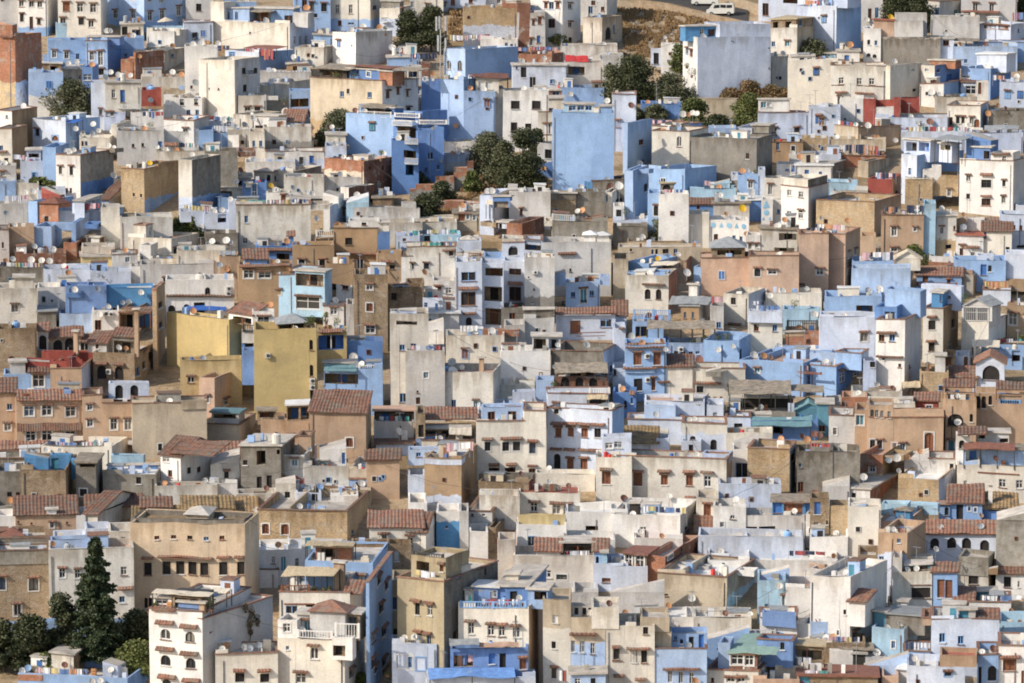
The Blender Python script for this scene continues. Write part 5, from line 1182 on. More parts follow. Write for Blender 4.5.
h('yellow-brown ribbed roof house at right of gable','W',890,1050,N,505,600,'tl',wea=.3,deck='tile_old',d=6)
h('white low house with plastic chairs, left edge','W',-20,75,N,545,650,'f',wea=.2,ds='',deck='deck_w')
h('grey shed roof terrace with net, left edge','G',-20,75,N,490,550,'f',wea=.5)
h('pale blue stair court under the gable','P',260,415,N,655,760,'f',wea=.2)
h('pale blue house face beside the dark conifer tip','P',415,535,N,605,760,'f',wea=.2,d=5)
h('stained beige strip with small dark window','V',530,645,N,620,900,'f',win='p22x30 596,658',wea=.8)
h('brown house with pointed wooden roof frame, left','E',-20,232,N,640,760,'f',wea=.6,d=9)
b('roof_room','Z',10,110,N,680,'h',dd=1,d=4,deck='sheet_b')
T(1,2)
h('small blue-topped roofs with yellow dish over the terrace','P',0,140,N,15,60,'f',ds='100,18,o,10',wea=.3)
h('white terrace house with arches and blue awning','W',-190,140,N,50,240,'f',win='V36x40 -160,195 V30x50 -88,195 l50x60 -30,190 u24x20 112,88 110,112 o26x44 10,108',wea=.15,d=8)
rail(-190,70,215,240,'wood'); canopy(-90,98,195,'tarp_b',dd=-.8,d=1,rise=.5,posts=0); canopy(-190,140,130,tile=True,dd=-.4,d=1.2,rise=.5,posts=0)
h('mustard plain house front with smooth wall','M',-186,118,182,240,520,'f',sc='M',wea=.05,win='',d=2.6,par=.3)
b('roof_room','W',115,230,N,210,'tl',dd=1,d=3,win='l90x36 180,245')
h('low mustard wall piece with window and stone top','M',-120,180,N,440,640,'f',win='a34x30 -68,535 p20x14 -75,620',wea=.4,d=4)
h('white terrace over deep blue court between mustard walls','D',180,330,N,325,560,'f',win='V38x56 215,362 V34x50 287,372',wea=.1,by=None,sc=None)
b('wing','W',180,330,N,290,'f',dd=-.3,d=1.5); b('roof_room','W',230,340,N,195,'f',dd=2,d=2,win='w60x50 286,245'); rail(185,330,265,300,'frame_d',dd=-.4)
dish('282,175,o,15'); dish('320,172,o,15'); 
h('tall mustard house with three arched side windows','M',240,548,N,285,700,'f',win='c18x50 521,366 c18x56 521,492 c18x56 521,610 u26x24 305,412 524,540 524,572',wea=.05,d=8,par=1.2)
b('wing','D',180,240,N,390,'f',dd=.2,d=3,yb=560)
b('roof_room','E',352,495,N,258,'h',dd=1.5,d=5,win='l120x30 420,272',deck='sheet_g'); pot('505,250,26'); pot('525,240,18')
h('aqua blue house with balcony and barred long window','A',320,442,582,25,245,'fc',sc='A',win='t22x24 360,106',wea=.1,d=12,par=.4)
b('wing','A',440,585,N,10,'s',dd=-.2,d=3,win='l136x60 512,50 w116x60 502,160',yb=230); 
h('white roof room with two dark windows and red coping','W',578,680,N,178,300,'fc',win='w34x34 630,202',wea=.1,ds='635,142,w,14')
h('mustard house with dark blue loggia and potted terrace','M',548,690,N,300,480,'f',win='j120x70 614,358 A120x16 612,300',wea=.1,ds='',pots='585,245,20 640,252,22 590,225,14',par=.3)
h('brown ochre hotel side wall with white balcony box','U',585,730,N,-30,200,'f',win='l60x30 640,85 w28x14 686,85',wea=.2)
b('wing','W',640,720,N,72,'f',dd=-.3,d=1,win='p30x18 686,85',yb=165)
h('tall ochre hotel wall with white windows behind aqua house','U',165,320,N,-40,200,'f',win='w50x50 210,20 w60x50 292,20 w44x50 282,110 A60x10 285,60',wea=.2)
h('scarred brown house with three white-ringed windows','E',728,890,N,20,380,'f',win='w30x26 803,80 R32x40 803,178 w44x36 806,286',wea=.9,d=8,deck='deck')
h('narrow pale strip by the scarred brown house','L',690,728,N,165,360,'f',wea=.4)
h('deep blue court with blue walls below scarred house','D',692,868,N,350,470,'f',wea=.1,par=1.4,ds='722,430,w,20')
h('blue house with green awning and lower terrace','B',582,868,N,480,690,'fn',win='l160x50 668,530',wea=.2,d=9,par=.5)
canopy(582,740,490,'sheet_t',dd=-.8,d=2,rise=.6,posts=2); b('roof_room','A',580,735,N,455,'s',dd=1.5,d=3); rail(750,858,462,485)
h('small white turret with blue window and tiled cap','W',768,820,N,610,680,'h',win='f16x20 792,632',wea=.1,d=2)
h('dusty brown house with square barred window, centre','E',885,1060,N,85,320,'f',win='k26x34 922,126',wea=.9,ds='918,95,w,12',d=5)
h('tall cream stained block with small black windows','V',905,1090,N,215,690,'f',win='p26x28 963,380 1016,372 p32x44 964,625 K100x20 985,260',wea=.8,d=8,par=1.1)
h('pink-ochre house with white-framed tiny windows','K',-30,48,216,525,700,'f',sc='O',win='w24x34 103,640 w18x18 185,630 w16x34 14,630',wea=.2,d=12,ds='')
h('dark gap house with brown tiled corner','E',182,245,N,500,600,'f',wea=.7,win='l40x30 205,500')
T(1,3)
h('ochre house with blue awning hut and terrace plants','S',-10,170,250,95,180,'fc',sc='S',wea=.3,deck='tile')
b('roof_room','L',30,165,N,40,'s',dd=1.2,d=3,win='l110x24 95,52',deck='sheet_t')
h('ochre open shed row with dark posts','O',272,400,N,70,170,'f',wea=.3)
b('roof_room','E',255,345,N,30,'s',dd=1,d=3,win='l70x24 300,48',deck='sheet')
h('ochre upper house with dark open windows','O',398,518,N,75,180,'f',win='w24x26 422,155',wea=.2)
b('roof_room','E',400,515,N,0,'s',dd=.3,d=4,win='l56x60 432,38 l40x60 490,38',deck='deck_w')
h('plain ochre house with clay roof and white-blue window','O',512,782,810,35,260,'tl',sc='E',win='R34x44 702,178',wea=.35,d=8)
dish('575,-45,o,13'); dish('605,-45,o,13')
h('pale zigzag-edged terrace under a dark canopy','L',822,1020,N,80,180,'f',wea=.2,d=5,win='')
b('wing','Z',822,1020,N,30,'s',dd=1.5,d=3,win='l180x40 920,60',deck='deck_k')
h('small dark strip house below the zigzag terrace','P',830,1020,N,190,225,'s',wea=.3,win='p30x12 905,215',deck='tile')
h('clay roof patch house with ochre front, centre left','O',790,948,N,262,440,'tl',wea=.3,win='',d=5)
h('white gabled house front with two small windows','W',28,172,N,285,390,'p',win='g34x30 141,275 a24x34 106,338',wea=.2,d=6)
h('clay tiled long roof wing behind the white gable','W',-10,180,N,250,300,'tl',wea=.2,d=7)
h('concrete skeleton house with dark open floors','F',175,370,440,205,440,'s',sc='F',win='l44x70 272,262 p20x24 196,282 l40x24 370,235 v24x60 262,385 v26x80 312,390 l90x30 300,215',wea=.5,d=9,deck='deck')
h('small white terrace wall with arched corner','W',0,158,N,385,450,'f',wea=.5,ds='',deck='deck_w')
h('old cream house with teal shutters and maroon patch','V/Q',372,485,545,250,420,'f',sc='V',by=345,win='t30x34 437,286',wea=.7,d=9,ds='515,190,w,14 508,215,w,12')
b('wing','O',452,518,N,148,'fc',dd=4,d=3)
h('cream wall house behind the tin roof, sloped white side','V',485,702,N,300,420,'f',wea=.7,d=7,ds='',deck='deck_k')
b('roof_room','W',560,690,N,215,'p',dd=3,d=3,win='d20x60 678,255')
h('roof terrace house with white scraps and ochre side','S',705,845,888,312,430,'f',sc='O',win='p16x40 858,385 f14x50 895,380',wea=.4,d=13,deck='deck_w')
h('small fronts with blue dish and dark door','P',440,565,N,430,520,'f',win='p12x10 490,453 v28x60 532,465',wea=.4,ds='563,397,l,16 515,405,w,10')
h('weathered white front with orange post, centre left','W',612,750,N,445,530,'f',wea=.9,ds='')
h('cream and brown patched wall with flat roof','S',570,812,N,415,480,'f',wea=.8,deck='deck',ds='764,380,w,17',d=7)
h('long stone house with two white-framed windows','T',260,692,815,520,680,'fc',sc='T',win='R34x50 298,604 R38x50 392,608 p10x24 718,625 753,590 776,578 800,560',wea=.8,d=16,deck='deck')
h('low white courtyard house with old yellow tile roofs','W',-10,135,N,500,590,'tl',deck='tile_old',win='p26x26 96,533',wea=.2,d=6)
h('yellow-tiled wing right of the low courtyard','W',135,250,N,530,580,'tl',deck='tile_old',wea=.3,ds='250,508,w,14')
h('stained cream wall under the concrete skeleton','V',155,350,N,435,520,'f',wea=1,d=4,ds='')
h('cream gable front with pipes and blue awning','C',345,440,N,385,500,'p',wea=.6,d=3,win='p24x30 400,440')
h('cream clay-roofed house with two awning windows','C',800,1060,N,595,760,'tl',win='g24x54 872,660 g24x44 1000,670 A60x6 870,625 A50x6 998,632',wea=.15,d=8)
T(2,2)
h('blue house front with red-hooded big windows, centre','P',222,352,N,-40,285,'f',win='p70x44 288,32 p70x66 286,140 c28x40 288,250 A92x14 285,88 A60x8 290,210',wea=.25,d=8)
h('blue house centre bay with deep balconies','P',352,455,N,-30,270,'f',win='l90x40 412,12 l86x70 405,120 l90x80 412,230',wea=.2,d=7)
h('blue right bay with framed black windows','P',455,558,N,-40,190,'f',win='p60x30 513,12 p58x66 513,118 A70x14 513,66',wea=.2,d=8)
h('stained stone base under the right bay','F',445,556,N,185,275,'f',win='p30x44 500,232',wea=.8,d=8)
h('tall plaster house foot with round stain patches','L/F',558,705,N,-60,240,'f',by=130,win='p8x8 578,35 604,95 597,160 u28x16 608,12 p8x8 748,-4',wea=.6,d=7)
h('white blue-walled terrace house with red washing','P',62,225,N,135,215,'f',win='g24x24 137,192',wea=.3,ds='200,185,w,12')
b('wing','W',110,220,N,50,'f',dd=3,d=4,win='g28x30 188,96 s30x14 138,85'); 
h('cream low house with dish and red plant on wall','W',-20,115,N,20,90,'f',ds='70,12,o,14',win='p34x44 65,50',wea=.3)
h('pale house with dark door and white sheet wall','L',45,240,N,215,310,'s',win='t30x60 92,270',wea=.5,deck='deck_w')
h('white dusty stepped block with diagonal wall','W',-20,165,N,300,400,'p',wea=.5,win='p26x30 20,372',d=4)
h('stained tall white wall house with vertical streaks','L',-20,168,N,395,720,'f',wea=.8,win='t24x30 77,515 p20x34 38,640 p10x10 36,595',d=8)
h('bare cream walls meeting at a corner, centre','C',175,460,N,318,470,'f',wea=.45,d=9,ds='305,298,w,14 400,300,w,16',ln='240,340,285,30,0070')
b('wing','R',350,530,N,290,'f',dd=5,d=2)
h('grey-white long side wall right of the bare corner','L',460,560,N,265,395,'f',wea=.5)
h('grey wall above the glazed box, centre','L',556,705,N,235,345,'f',wea=.4,d=4)
b('wing','F',558,700,N,195,'s',dd=.4,d=1.2)
h('bright white plain wall with diagonal shadow','W',442,684,N,395,565,'f',wea=.05,d=7,ds='',deck='deck_w')
b('chimney','W',540,558,N,365,'s',dd=1,d=.6); b('roof_room','L',597,735,N,325,'s',dd=2,d=3,win='l60x50 632,362 L50x50 700,360',ds='720,362,w,12 663,384,w,11')
h('old cream two-window house with pink roof','V',78,405,445,500,720,'f',sc='V',win='p26x50 152,660 210,660 t20x40 320,660',wea=.95,d=8,deck='deck_k')
b('wing','Q',100,122,N,495,'s',dd=.2,d=2); dish('205,450,w,18'); dish('252,475,w,12'); b('wing','Q',165,248,N,500,'f',dd=.1,d=2); dish('205,497,w,24,')
b('chimney','O',336,358,N,432,'s',dd=3,d=.5)
h('grey stone wall house with white inner court, centre','F',688,945,1005,400,570,'fc',sc='P',wea=.6,win='p18x40 985,480',d=9,ds='708,470,w,12 862,370,w,16 930,470,w,12',par=1.4,deck='deck_w')
h('blue house with tiled roof band and brown doors','P',712,1000,N,225,320,'fn',win='D50x60 805,275 p56x40 955,264',wea=.2,d=7)
canopy(710,1010,218,tile=True,dd=-.5,d=2,rise=.8,posts=0); rail(740,990,305,325,'wood')
h('blue court house with open balcony and small windows','I',758,925,N,60,190,'f',win='p22x26 795,120 885,118 t32x70 845,128',wea=.2,d=6,par=.4)
b('wing','I',700,760,N,20,'p',dd=.3,d=3); b('wing','I',925,975,N,30,'f',dd=.2,d=3)
rail(740,865,150,172,'frame_d')
h('stone block at the far side of blue court','S',975,1060,N,-20,80,'f',wea=.5,d=5)
canopy(960,1060,105,'sheet',dd=.2,d=2)
h('low tan rubble house at the tile left edge','E',-20,68,N,65,210,'f',wea=.9)
h('low pale blue roof with tan floor, centre bottom','P',335,660,N,665,760,'f',deck='deck_k',ds='545,645,w,12 600,643,w,14',par=.7,wea=.3)
b('wing','P',500,612,N,590,'f',dd=3,d=2)
h('blue cube beside the dark wooden pergola','I',614,702,N,535,650,'f',wea=.1,d=4,ds='')
h('cream boxes with white slide and orange dish','C',415,610,N,560,640,'f',wea=.6,ds='538,592,o,12',win='p18x20 430,580')
h('dark restaurant terrace with arched wooden panels','X',705,965,N,520,640,'f',win='V40x50 755,550 825,550 893,550',wea=.3,d=6,par=.2)
canopy(705,965,500,'sheet',dd=-.8,d=4,rise=.8,posts=5)
b('roof_room','Z',720,950,N,505,'s',dd=3,d=1)
h('white-blue balcony front under the restaurant terrace','P',668,970,N,605,760,'fc',win='a30x40 710,672 l80x60 915,660',wea=.2,pots='700,560,18 770,625,16 840,620,14')
rail(680,785,598,630,'wood'); rail(875,975,575,605)
canopy(865,965,630,'reed',dd=-1.3,d=1.4,rise=.5,posts=2)
T(2,3)
h('cream two-storey apartment front with hooded windows','C',325,555,N,78,345,'fc',win='f30x44 380,198 f34x44 468,200 520,200 f32x50 597,208 l50x34 412,318 490,318 l34x26 595,320 A56x10 378,160 A104x10 494,160 A50x10 412,284 494,284',wea=.15,d=7)
b('wing','C',555,665,N,28,'fc',dd=-.02,d=7,win='f32x50 597,208 A54x12 597,172 p34x24 595,318 A50x8 597,292',yb=345,wea=.15)
b('roof_room','I',350,555,N,10,'f',dd=2,d=3,win='p36x40 396,52 p42x40 500,52')
h('white-blue townhouse with rows of brown hooded windows','P',664,982,1040,30,330,'fc',sc='B',win='s32x44 720,134 785,134 854,136 p30x44 916,138 V34x74 715,275 s34x56 783,290 852,290 r24x36 710,26 l130x26 905,8 A64x10 718,88 785,90 852,92 918,95 A58x8 712,213 780,215 852,217 908,220',wea=.1,d=4.5)
h('terraced house with tan wall between white bands','U/P',70,250,332,262,500,'f',sc='U',by=445,wea=.3,win='',d=12,deck='deck_w',ln='175,310,205,40,04731')
b('wing','P',72,250,N,290,'f',dd=-.04,d=6); 
h('left terrace wall with small white chairs','P',-10,72,N,345,490,'f',wea=.2,win='l60x40 40,330',d=6)
b('wing','I',-10,170,N,215,'f',dd=5,d=2,win='p24x20 40,238 85,238 120,238',yb=290); dish('17,240,b,16')
h('courtyard house with clay roof and white sails','C',58,312,N,170,215,'fc',wea=.4,d=6,win='')
b('roof_room','E',70,290,N,115,'s',dd=3,d=3,win='l60x40 95,130 l60x50 180,125'); canopy(190,300,140,'tarp_w',dd=.5,d=2,rise=.6,posts=2)
canopy(75,330,70,tile=True,dd=5,d=4,rise=1,posts=0)
h('dark narrow alley house with blue foot','E/D',30,75,N,40,215,'f',by=160,win='v24x60 55,125 p20x26 10,60',wea=.6)
h('brown stained wall house with concrete parapet','E',335,580,618,380,520,'f',sc='Q',wea=.9,win='p16x20 470,430',d=7,par=.5)
b('wing','F',335,600,N,345,'f',dd=3,d=2)
h('cream long low wall under the townhouse','C',612,900,N,335,400,'f',wea=.2,d=4)
h('cream house with red painted flat roof and green windows','C',530,830,N,428,560,'f',win='g34x44 600,500 g40x46 710,508 766,508 A56x8 600,470 A120x10 735,475',wea=.4,d=11,deck='deck_r',par=.25)
h('cream house with brown shuttered window and pale roof','C',905,1080,N,255,460,'f',win='s44x66 957,354 A66x10 957,312',wea=.6,d=7)
b('wing','P',935,1080,N,160,'f',dd=2.5,d=4,win='g40x30 970,205 1015,200',deck='sheet')
h('white house with yellow-lined roof court','W',518,765,N,578,760,'f',wea=.2,d=5,par=.4)
b('wing','Y',525,760,N,535,'f',dd=2,d=1)
h('long cream-white wall with clutter and chequered roof','W',760,1060,N,520,650,'f',wea=.35,d=7,win='x30x50 1000,605 l60x24 885,600',ds='',deck='deck_w')
h('low white roofs with grey dishes in the lower centre','W',560,1000,N,655,760,'f',wea=.4,ds='620,635,w,14 658,640,w,16 735,640,w,16',deck='deck_w',pots='')
h('pale lower blue house with white top','W/N',130,240,N,520,690,'f',by=570,wea=.2,win='p10x12 178,596 p14x20 262,610',d=6)
h('white roof block with brown dish and post','W',75,250,N,515,580,'f',wea=.3,ds='228,502,b,14',d=4)
h('white-grey stepped block with pale court','L',280,400,465,520,640,'fc',sc='O',wea=.3,win='p14x10 305,535 360,535',d=12,deck='deck_w')
h('blue-grey strip house left of stepped block','L',240,285,N,520,700,'f',wea=.3)
h('white front with two old clay slopes, lower left of centre','W',290,380,N,620,740,'f',wea=.3)
h('brown rubble roofs beside the lower alley','E',380,420,470,600,700,'f',wea=.8); 
h('old brick paved roof in the lower alley','R',415,520,N,650,700,'f',wea=.7)
h('stained beige wall behind the lower alley','V',340,530,N,440,600,'f',wea=1,d=4,win='p24x20 470,428')
h('cream end house with tiled gable, lower left of centre','C',-50,75,145,618,760,'Tl',sc='W',win='g20x34 5,660',wea=.15,d=8)
h('white wall behind the tiled gable, with red roof patch','W',-10,80,N,475,590,'f',wea=.2)
T(3,2)
h('old brick-faced house with two arched windows','V',52,262,300,25,200,'f',sc='R',win='c28x50 158,118 212,118 A110x6 188,68',wea=.9,d=8,ds='352,12,w,18')
b('wing','B',60,262,N,10,'f',dd=2.5,d=2)
h('pale left-hand block with blue shaded courts','P',-10,55,N,215,280,'tl',wea=.2)
h('white flat blue court house with rail and stair','B',85,235,N,250,350,'f',win='l60x50 130,300',wea=.2,deck='deck',par=.3,d=7)
rail(90,190,195,240,'frame_b',dd=.1); rail(190,270,195,250,'frame_b',dd=3)
h('tan rooftop cabin with grey panels above the blue court','U',322,410,462,180,270,'s',sc='L',win='p12x30 342,222 381,222',wea=.1,deck='sheet_g',d=7)
canopy(258,455,165,'sheet_g',dd=.1,d=3,rise=.7,posts=3)
dish('403,68,w,12'); b('roof_room','W',360,400,N,75,'s',dd=3,d=1.2)
h('pale shutters house with grey plaster, upper right middle','V',528,650,735,118,255,'f',sc='P',win='p24x34 577,150 a50x24 585,278',wea=.7,d=9,deck='deck')
h('cream and blue balcony house with washing','C',650,818,N,250,400,'f',win='p24x34 688,280 780,280',wea=.15,d=6)
b('wing','P',650,818,1000,200,'f',dd=-.5,d=3,yb=255,ds='754,122,w,14'); laundry('685,815,185,30,707723'); laundry('670,730,160,22,2377')
h('aqua terrace walls right of the cream balcony','A',818,1000,N,190,290,'f',wea=.4,d=4,pots='875,165,22',ds='975,218,w,16')
h('white-aqua long wall behind the washing terrace','C',735,1005,N,110,190,'f',wea=.4,ds='')
h('brown tiled pavilion with blue columns, right upper','A',655,750,N,60,100,'g',wea=.2,d=7)
canopy(745,925,72,tile=True,dd=-.2,d=5,rise=1.3,posts=4); b('wing','H',750,925,N,90,'s',dd=2,d=3)
h('brick court with dark fence below the aqua walls','R',832,1000,N,295,400,'f',win='',wea=.3,d=5)
b('wing','U',830,920,N,330,'s',dd=-.05,d=.4); rail(840,990,245,290,'frame_d')
h('dark blue wooden pergola house with plants','D',95,265,N,350,380,'f',win='l120x50 150,325',wea=.2)
h('long timber pergola café with posts and plants','B',262,490,N,355,440,'f',wea=.3,d=7,win='p20x14 297,402 330,402 367,404 400,404 u26x22 318,385',pots='505,325,16 545,325,20 440,330,14 380,345,12')
canopy(155,490,285,'sheet',dd=.2,d=5,rise=.5,posts=7)
h('bright blue courtyard walls in the right middle','B',432,605,672,345,480,'f',sc='B',win='p12x50 613,410',wea=.15,d=9,par=2.2)
h('grey shed window strip with pink towels','L',465,530,N,175,290,'f',win='p24x30 507,270 s40x30 490,165',wea=.5,ln='470,525,150,40,1414')
h('blue house with tall brown grilled windows','B',48,250,N,365,620,'fn',win='s40x60 109,430 s36x60 205,434 k40x60 112,558 s20x60 187,558 u24x24 155,418 157,534',wea=.1,d=7)
canopy(50,245,380,tile=True,dd=-.4,d=1.6,rise=.5,posts=0); dish('79,327,w,16'); dish('247,388,w,12'); dish('230,345,o,12')
b('wing','B',48,195,N,492,'tl',dd=-.3,d=.6,yb=500)
h('low cream house with old clay roof and blue windows','C',196,380,N,470,620,'tl',win='f36x30 234,578 A60x6 234,545',wea=.5,d=7,ds='412,442,b,18')
h('cream long low house with blue hooded windows','C',380,634,N,482,620,'fc',win='f34x34 416,586 h34x24 582,586 A130x8 452,552 A60x8 578,562',wea=.35,d=6)
b('wing','G',445,520,N,575,'p',dd=-2,d=1.5)
h('wide sky-blue house with pink washing loggia','B',606,918,1060,455,600,'f',sc='B',win='t24x24 691,495 A60x6 688,570',wea=.15,d=12,deck='deck_k',par=.4,ds='676,418,w,18 723,425,o,16 757,431,o,12',ln='755,945,480,34,84144')
rail(745,1010,495,505,'wood')
h('sky-blue upper back wall above the washing loggia','B',780,1060,N,390,460,'f',wea=.1,d=5)
h('white-flagged terrace with sheets, right middle','L',840,1010,N,370,400,'f',wea=.4,ln='885,1015,365,46,720070')
h('shaded blue house left of the grilled windows','P',-10,48,N,280,480,'f',win='p20x34 55,360 A50x8 40,280',wea=.3)
h('dark steep strip with blue windows at left','P',-10,50,N,480,600,'f',wea=.4,win='p16x30 0,500')
h('pale rooftop with red edge and brown terrace','P',145,440,N,640,760,'f',sc=None,wea=.2,deck='deck_k',d=7,par=.4,ds='')
h('white box and dark blue court below red edge','W',295,405,450,655,760,'s',sc='D',win='v50x24 372,735',wea=.2)
h('dark blue house with windows by red stair','D',-10,105,N,600,700,'f',win='c14x36 52,658 p12x30 85,640 A30x16 85,600',wea=.2)
h('long dark restaurant pergola with yellow posts','G',545,880,N,690,740,'f',wea=.4,d=8,par=.3,ds='457,625,w,12 487,635,o,14 520,630,o,12')
canopy(555,860,605,'sheet',dd=.2,d=6,rise=1.0,posts=5); canopy(760,1020,590,'sheet',dd=3,d=4,rise=.3,posts=4); b('roof_room','Z',560,870,N,625,'s',dd=5.5,d=1)
h('teal gabled shelter beside the dark pergola','H',885,1010,N,675,740,'g',wea=.2,deck='sheet_t',d=4)
T(3,3)
h('pale blue house with blue entrance under dark pergola','P',538,660,N,55,130,'fc',win='p40x40 600,108',wea=.2,d=4)
h('teal awning house with dark glass doors','D',660,990,N,75,145,'f',win='l60x34 790,122 l40x34 838,122',wea=.2,d=6)
canopy(665,960,100,'sheet_t',dd=-1.5,d=3,rise=.8,posts=2)
h('teal blue block with balcony window','H',985,1060,N,0,130,'s',wea=.2,win='p30x30 1010,120')
h('pale blue wall house with ladder, right of centre','P',62,330,N,72,170,'fc',wea=.1,d=6)
b('wing','I',145,295,N,0,'f',dd=4,d=2)
h('pale blue small block with white flower window','P',450,530,N,0,110,'f',win='g20x34 490,52',wea=.1)
h('pale blue front with cream lower wall and ivy window','C/P',330,545,N,90,240,'fc',sc=None,by=140,win='o26x18 378,165 c30x50 478,195',wea=.2,d=6,ln='325,380,105,40,86')
b('wing','P',345,535,N,85,'f',dd=1.5,d=3)
h('cream wall with rounded top right of the ivy window','C',538,768,N,135,250,'f',wea=.2,d=5)
h('green-roofed terrace with potted plants, right of centre','P',205,270,N,165,260,'f',win='f20x24 232,245',wea=.2,d=5)
h('yellow tile roofed lean-to with leafy court','L',45,210,N,180,260,'tl',wea=.2,deck='tile_old',pots='95,210,24 75,230,20 125,240,12')
h('flat cream roof behind the leafy court','C',-10,260,N,130,170,'f',wea=.3,deck='deck',ds='183,125',d=5)
h('pale stair house with dark door right of leafy court','P',325,420,N,180,270,'f',win='v22x60 372,230',wea=.2,ds='495,232,w,12')
h('long peeling cream house with four shuttered windows','V',-20,545,570,265,470,'fc',sc='O',win='s42x66 109,360 s34x50 238,366 s34x54 362,371 g36x54 452,375 A60x7 108,320 A66x7 237,320 A66x7 362,325 A66x7 450,328 A50x6 365,452 A50x6 448,456',wea=.75,d=7,deck='deck_w')
b('wing','P',425,560,N,240,'f',dd=2.5,d=3); b('chimney','F',48,68,N,295,'s',dd=-.8,d=.4,yb=400)
h('white lower front with wooden door panel','C',395,500,N,450,600,'f',win='s34x60 447,512',wea=.6,d=6)
h('white house with washing line roof and square window','W',-20,318,398,540,690,'f',sc='L',win='g30x40 134,612 f16x30 380,608 p16x20 350,605',wea=.25,d=12,par=1.3,ln='130,350,510,30,570232',deck='deck_w')
b('roof_room','Z',68,112,N,480,'s',dd=4,d=1.5); dish('265,445,w,14'); dish('44,455,b,18')
h('tall tan tower house with lit white edge','T',645,850,884,215,445,'fc',sc='L',win='p20x40 868,255',wea=.6,d=7,deck='deck',ds='812,160,o,14 935,172,o,16')
h('white rooms with grey door left of tan tower','W',570,650,N,215,385,'f',win='p60x90 615,325 x20x60 634,345',wea=.2,d=4)
b('wing','L',580,700,N,180,'p',dd=3,d=2)
h('pale blue patchy wall below the tan tower','P',505,808,N,385,530,'f',wea=.6,d=5,pots='')
h('stained concrete house with red washing, far right centre','F',885,1060,N,225,440,'f',win='p14x20 900,295 p30x50 902,400',wea=.9,ds='972,145,b,16 1000,150,b,14 935,172,o,14',ln='945,1060,210,46,1111')
h('white tall house with blue tinted grille wing','W',480,640,N,495,660,'f',win='f20x24 525,584 o24x20 575,545',wea=.4,ds='514,622,w,20')
h('open shed house with dark junk and white walls','L',595,925,N,535,660,'f',win='l100x60 645,620 l80x50 745,615 ',wea=.7,d=5)
b('roof_room','N',770,1005,N,470,'s',dd=1,d=4,win='d40x50 795,500 s90x50 870,505 d70x50 965,505',deck='sheet'); dish('977,432,b,18')
h('narrow brown edged house with blue small window','W',930,1000,1030,530,680,'f',win='f18x24 955,610',sc='E',wea=.4)
h('solar panel roof with water heater and red tile','W',90,330,N,650,740,'f',wea=.4,deck='deck_r')
h('low red clay roof in the right middle','R',395,480,N,620,660,'tl',wea=.2)
h('pale low wall at foot of the open shed','P',410,925,N,660,740,'f',wea=.4,d=5)
T(4,2)
h('tall pale blue house with scalloped terrace walls','I',182,470,N,110,200,'f',sc=None,wea=.15,ds='',d=6,par=.4)
b('wing','I',182,470,N,-10,'f',dd=3,d=5); dish('263,104,w,18'); dish('320,97,w,18')
h('small court with blue shed and grey awning, right middle','B',50,330,N,125,240,'f',win='l80x50 245,200 ',wea=.3,d=6,par=1.0)
canopy(45,195,180,'sheet_g',dd=.2,d=3,rise=.3,posts=3)
h('tall pale strip with window beside the deep blue corner house','P',238,302,N,440,600,'f',win='k24x34 283,455',wea=.3,d=4)
h('large pale blue house with awning window and lamp','P',25,302,N,228,450,'f',win='a38x44 245,330 k24x34 283,455',wea=.4,d=8,par=.9)
h('bright white house with paired windows and red trims','W',300,440,518,240,600,'fc',sc='L',win='p28x34 327,326 378,326 a12x10 338,430 p14x18 417,462 p10x14 467,465 A96x8 350,298 A130x6 368,418',wea=.1,d=9,par=.4)
b('wing','D',300,405,N,180,'f',dd=3,d=4,win='p50x40 372,222'); b('wing','B',345,520,N,100,'f',dd=6,d=3); dish('505,115,w,15')
h('cream peeling house with two barred windows and ochre side','V',528,628,705,190,440,'fc',sc='U',win='k34x44 573,270 k28x40 572,375 p18x44 680,262 g20x44 668,370 p10x34 518,378 A46x8 573,228 A46x8 570,345',wea=.8,d=9)
b('roof_room','N',575,628,N,115,'s',dd=2,d=3,win='p12x30 620,140'); b('wing','P',520,720,N,80,'f',dd=5,d=1.5,win='p12x10 662,135'); dish('570,140,o,12')
h('blue house with tan-tiled roof and brown door, right','B',500,725,N,85,120,'f',win='',wea=.2,d=5)
b('roof_room','B',502,720,N,25,'tl',dd=1.5,d=3,win='D26x50 543,52 s18x24 655,62'); rail(500,700,65,85,'wood')
h('concrete flank next to the tan-tiled roof house','G',720,775,825,25,110,'f',sc='U',wea=.4)
h('pale court house with brown edges at the right','P',825,960,N,95,150,'fc',win='',wea=.2,d=6,sc=None)
b('wing','U',825,1060,N,50,'f',dd=5,d=2,ds='')
laundry('830,945,70,34,5885')
h('white house with ironwork glass pavilion on its roof','C',718,852,945,255,420,'f',sc='W',win='',wea=.2,d=9,pots='738,135,26')
b('roof_room','L',735,860,N,175,'g',dd=.3,d=5,win='g110x70 795,215',deck='sheet_g'); rail(722,870,178,248)
h('brown ochre flank with tall window at the right edge','U',945,1090,N,170,340,'f',win='w40x60 972,240 w30x30 1040,230',wea=.3,d=5)
h('tan terrace with many flower pots and red jar','S',770,1060,N,355,400,'fc',wea=.4,d=4,pots='800,330,14 830,325,10 860,325,12 1000,330,14 1020,325,12 935,335,10',ds='858,322,w,14')
h('blue terrace with white doors beneath flower pots','B',815,1060,N,385,460,'f',win='l70x50 840,415 L60x60 900,410 l40x60 985,415',wea=.2,d=5)
canopy(770,905,375,'tarp_w',dd=-1.5,d=3,rise=.5,posts=2)
h('brown gable house with big arched window, right','P',790,930,N,450,600,'g',win='V84x70 865,500',wea=.15,d=6,par=.3)
h('clay roof left of the big arched window','O',665,795,N,520,600,'tl',wea=.3,d=6)
h('tan boulder wall beside the blue gate, right','T',515,655,N,500,620,'f',wea=.4,d=6,deck='deck')
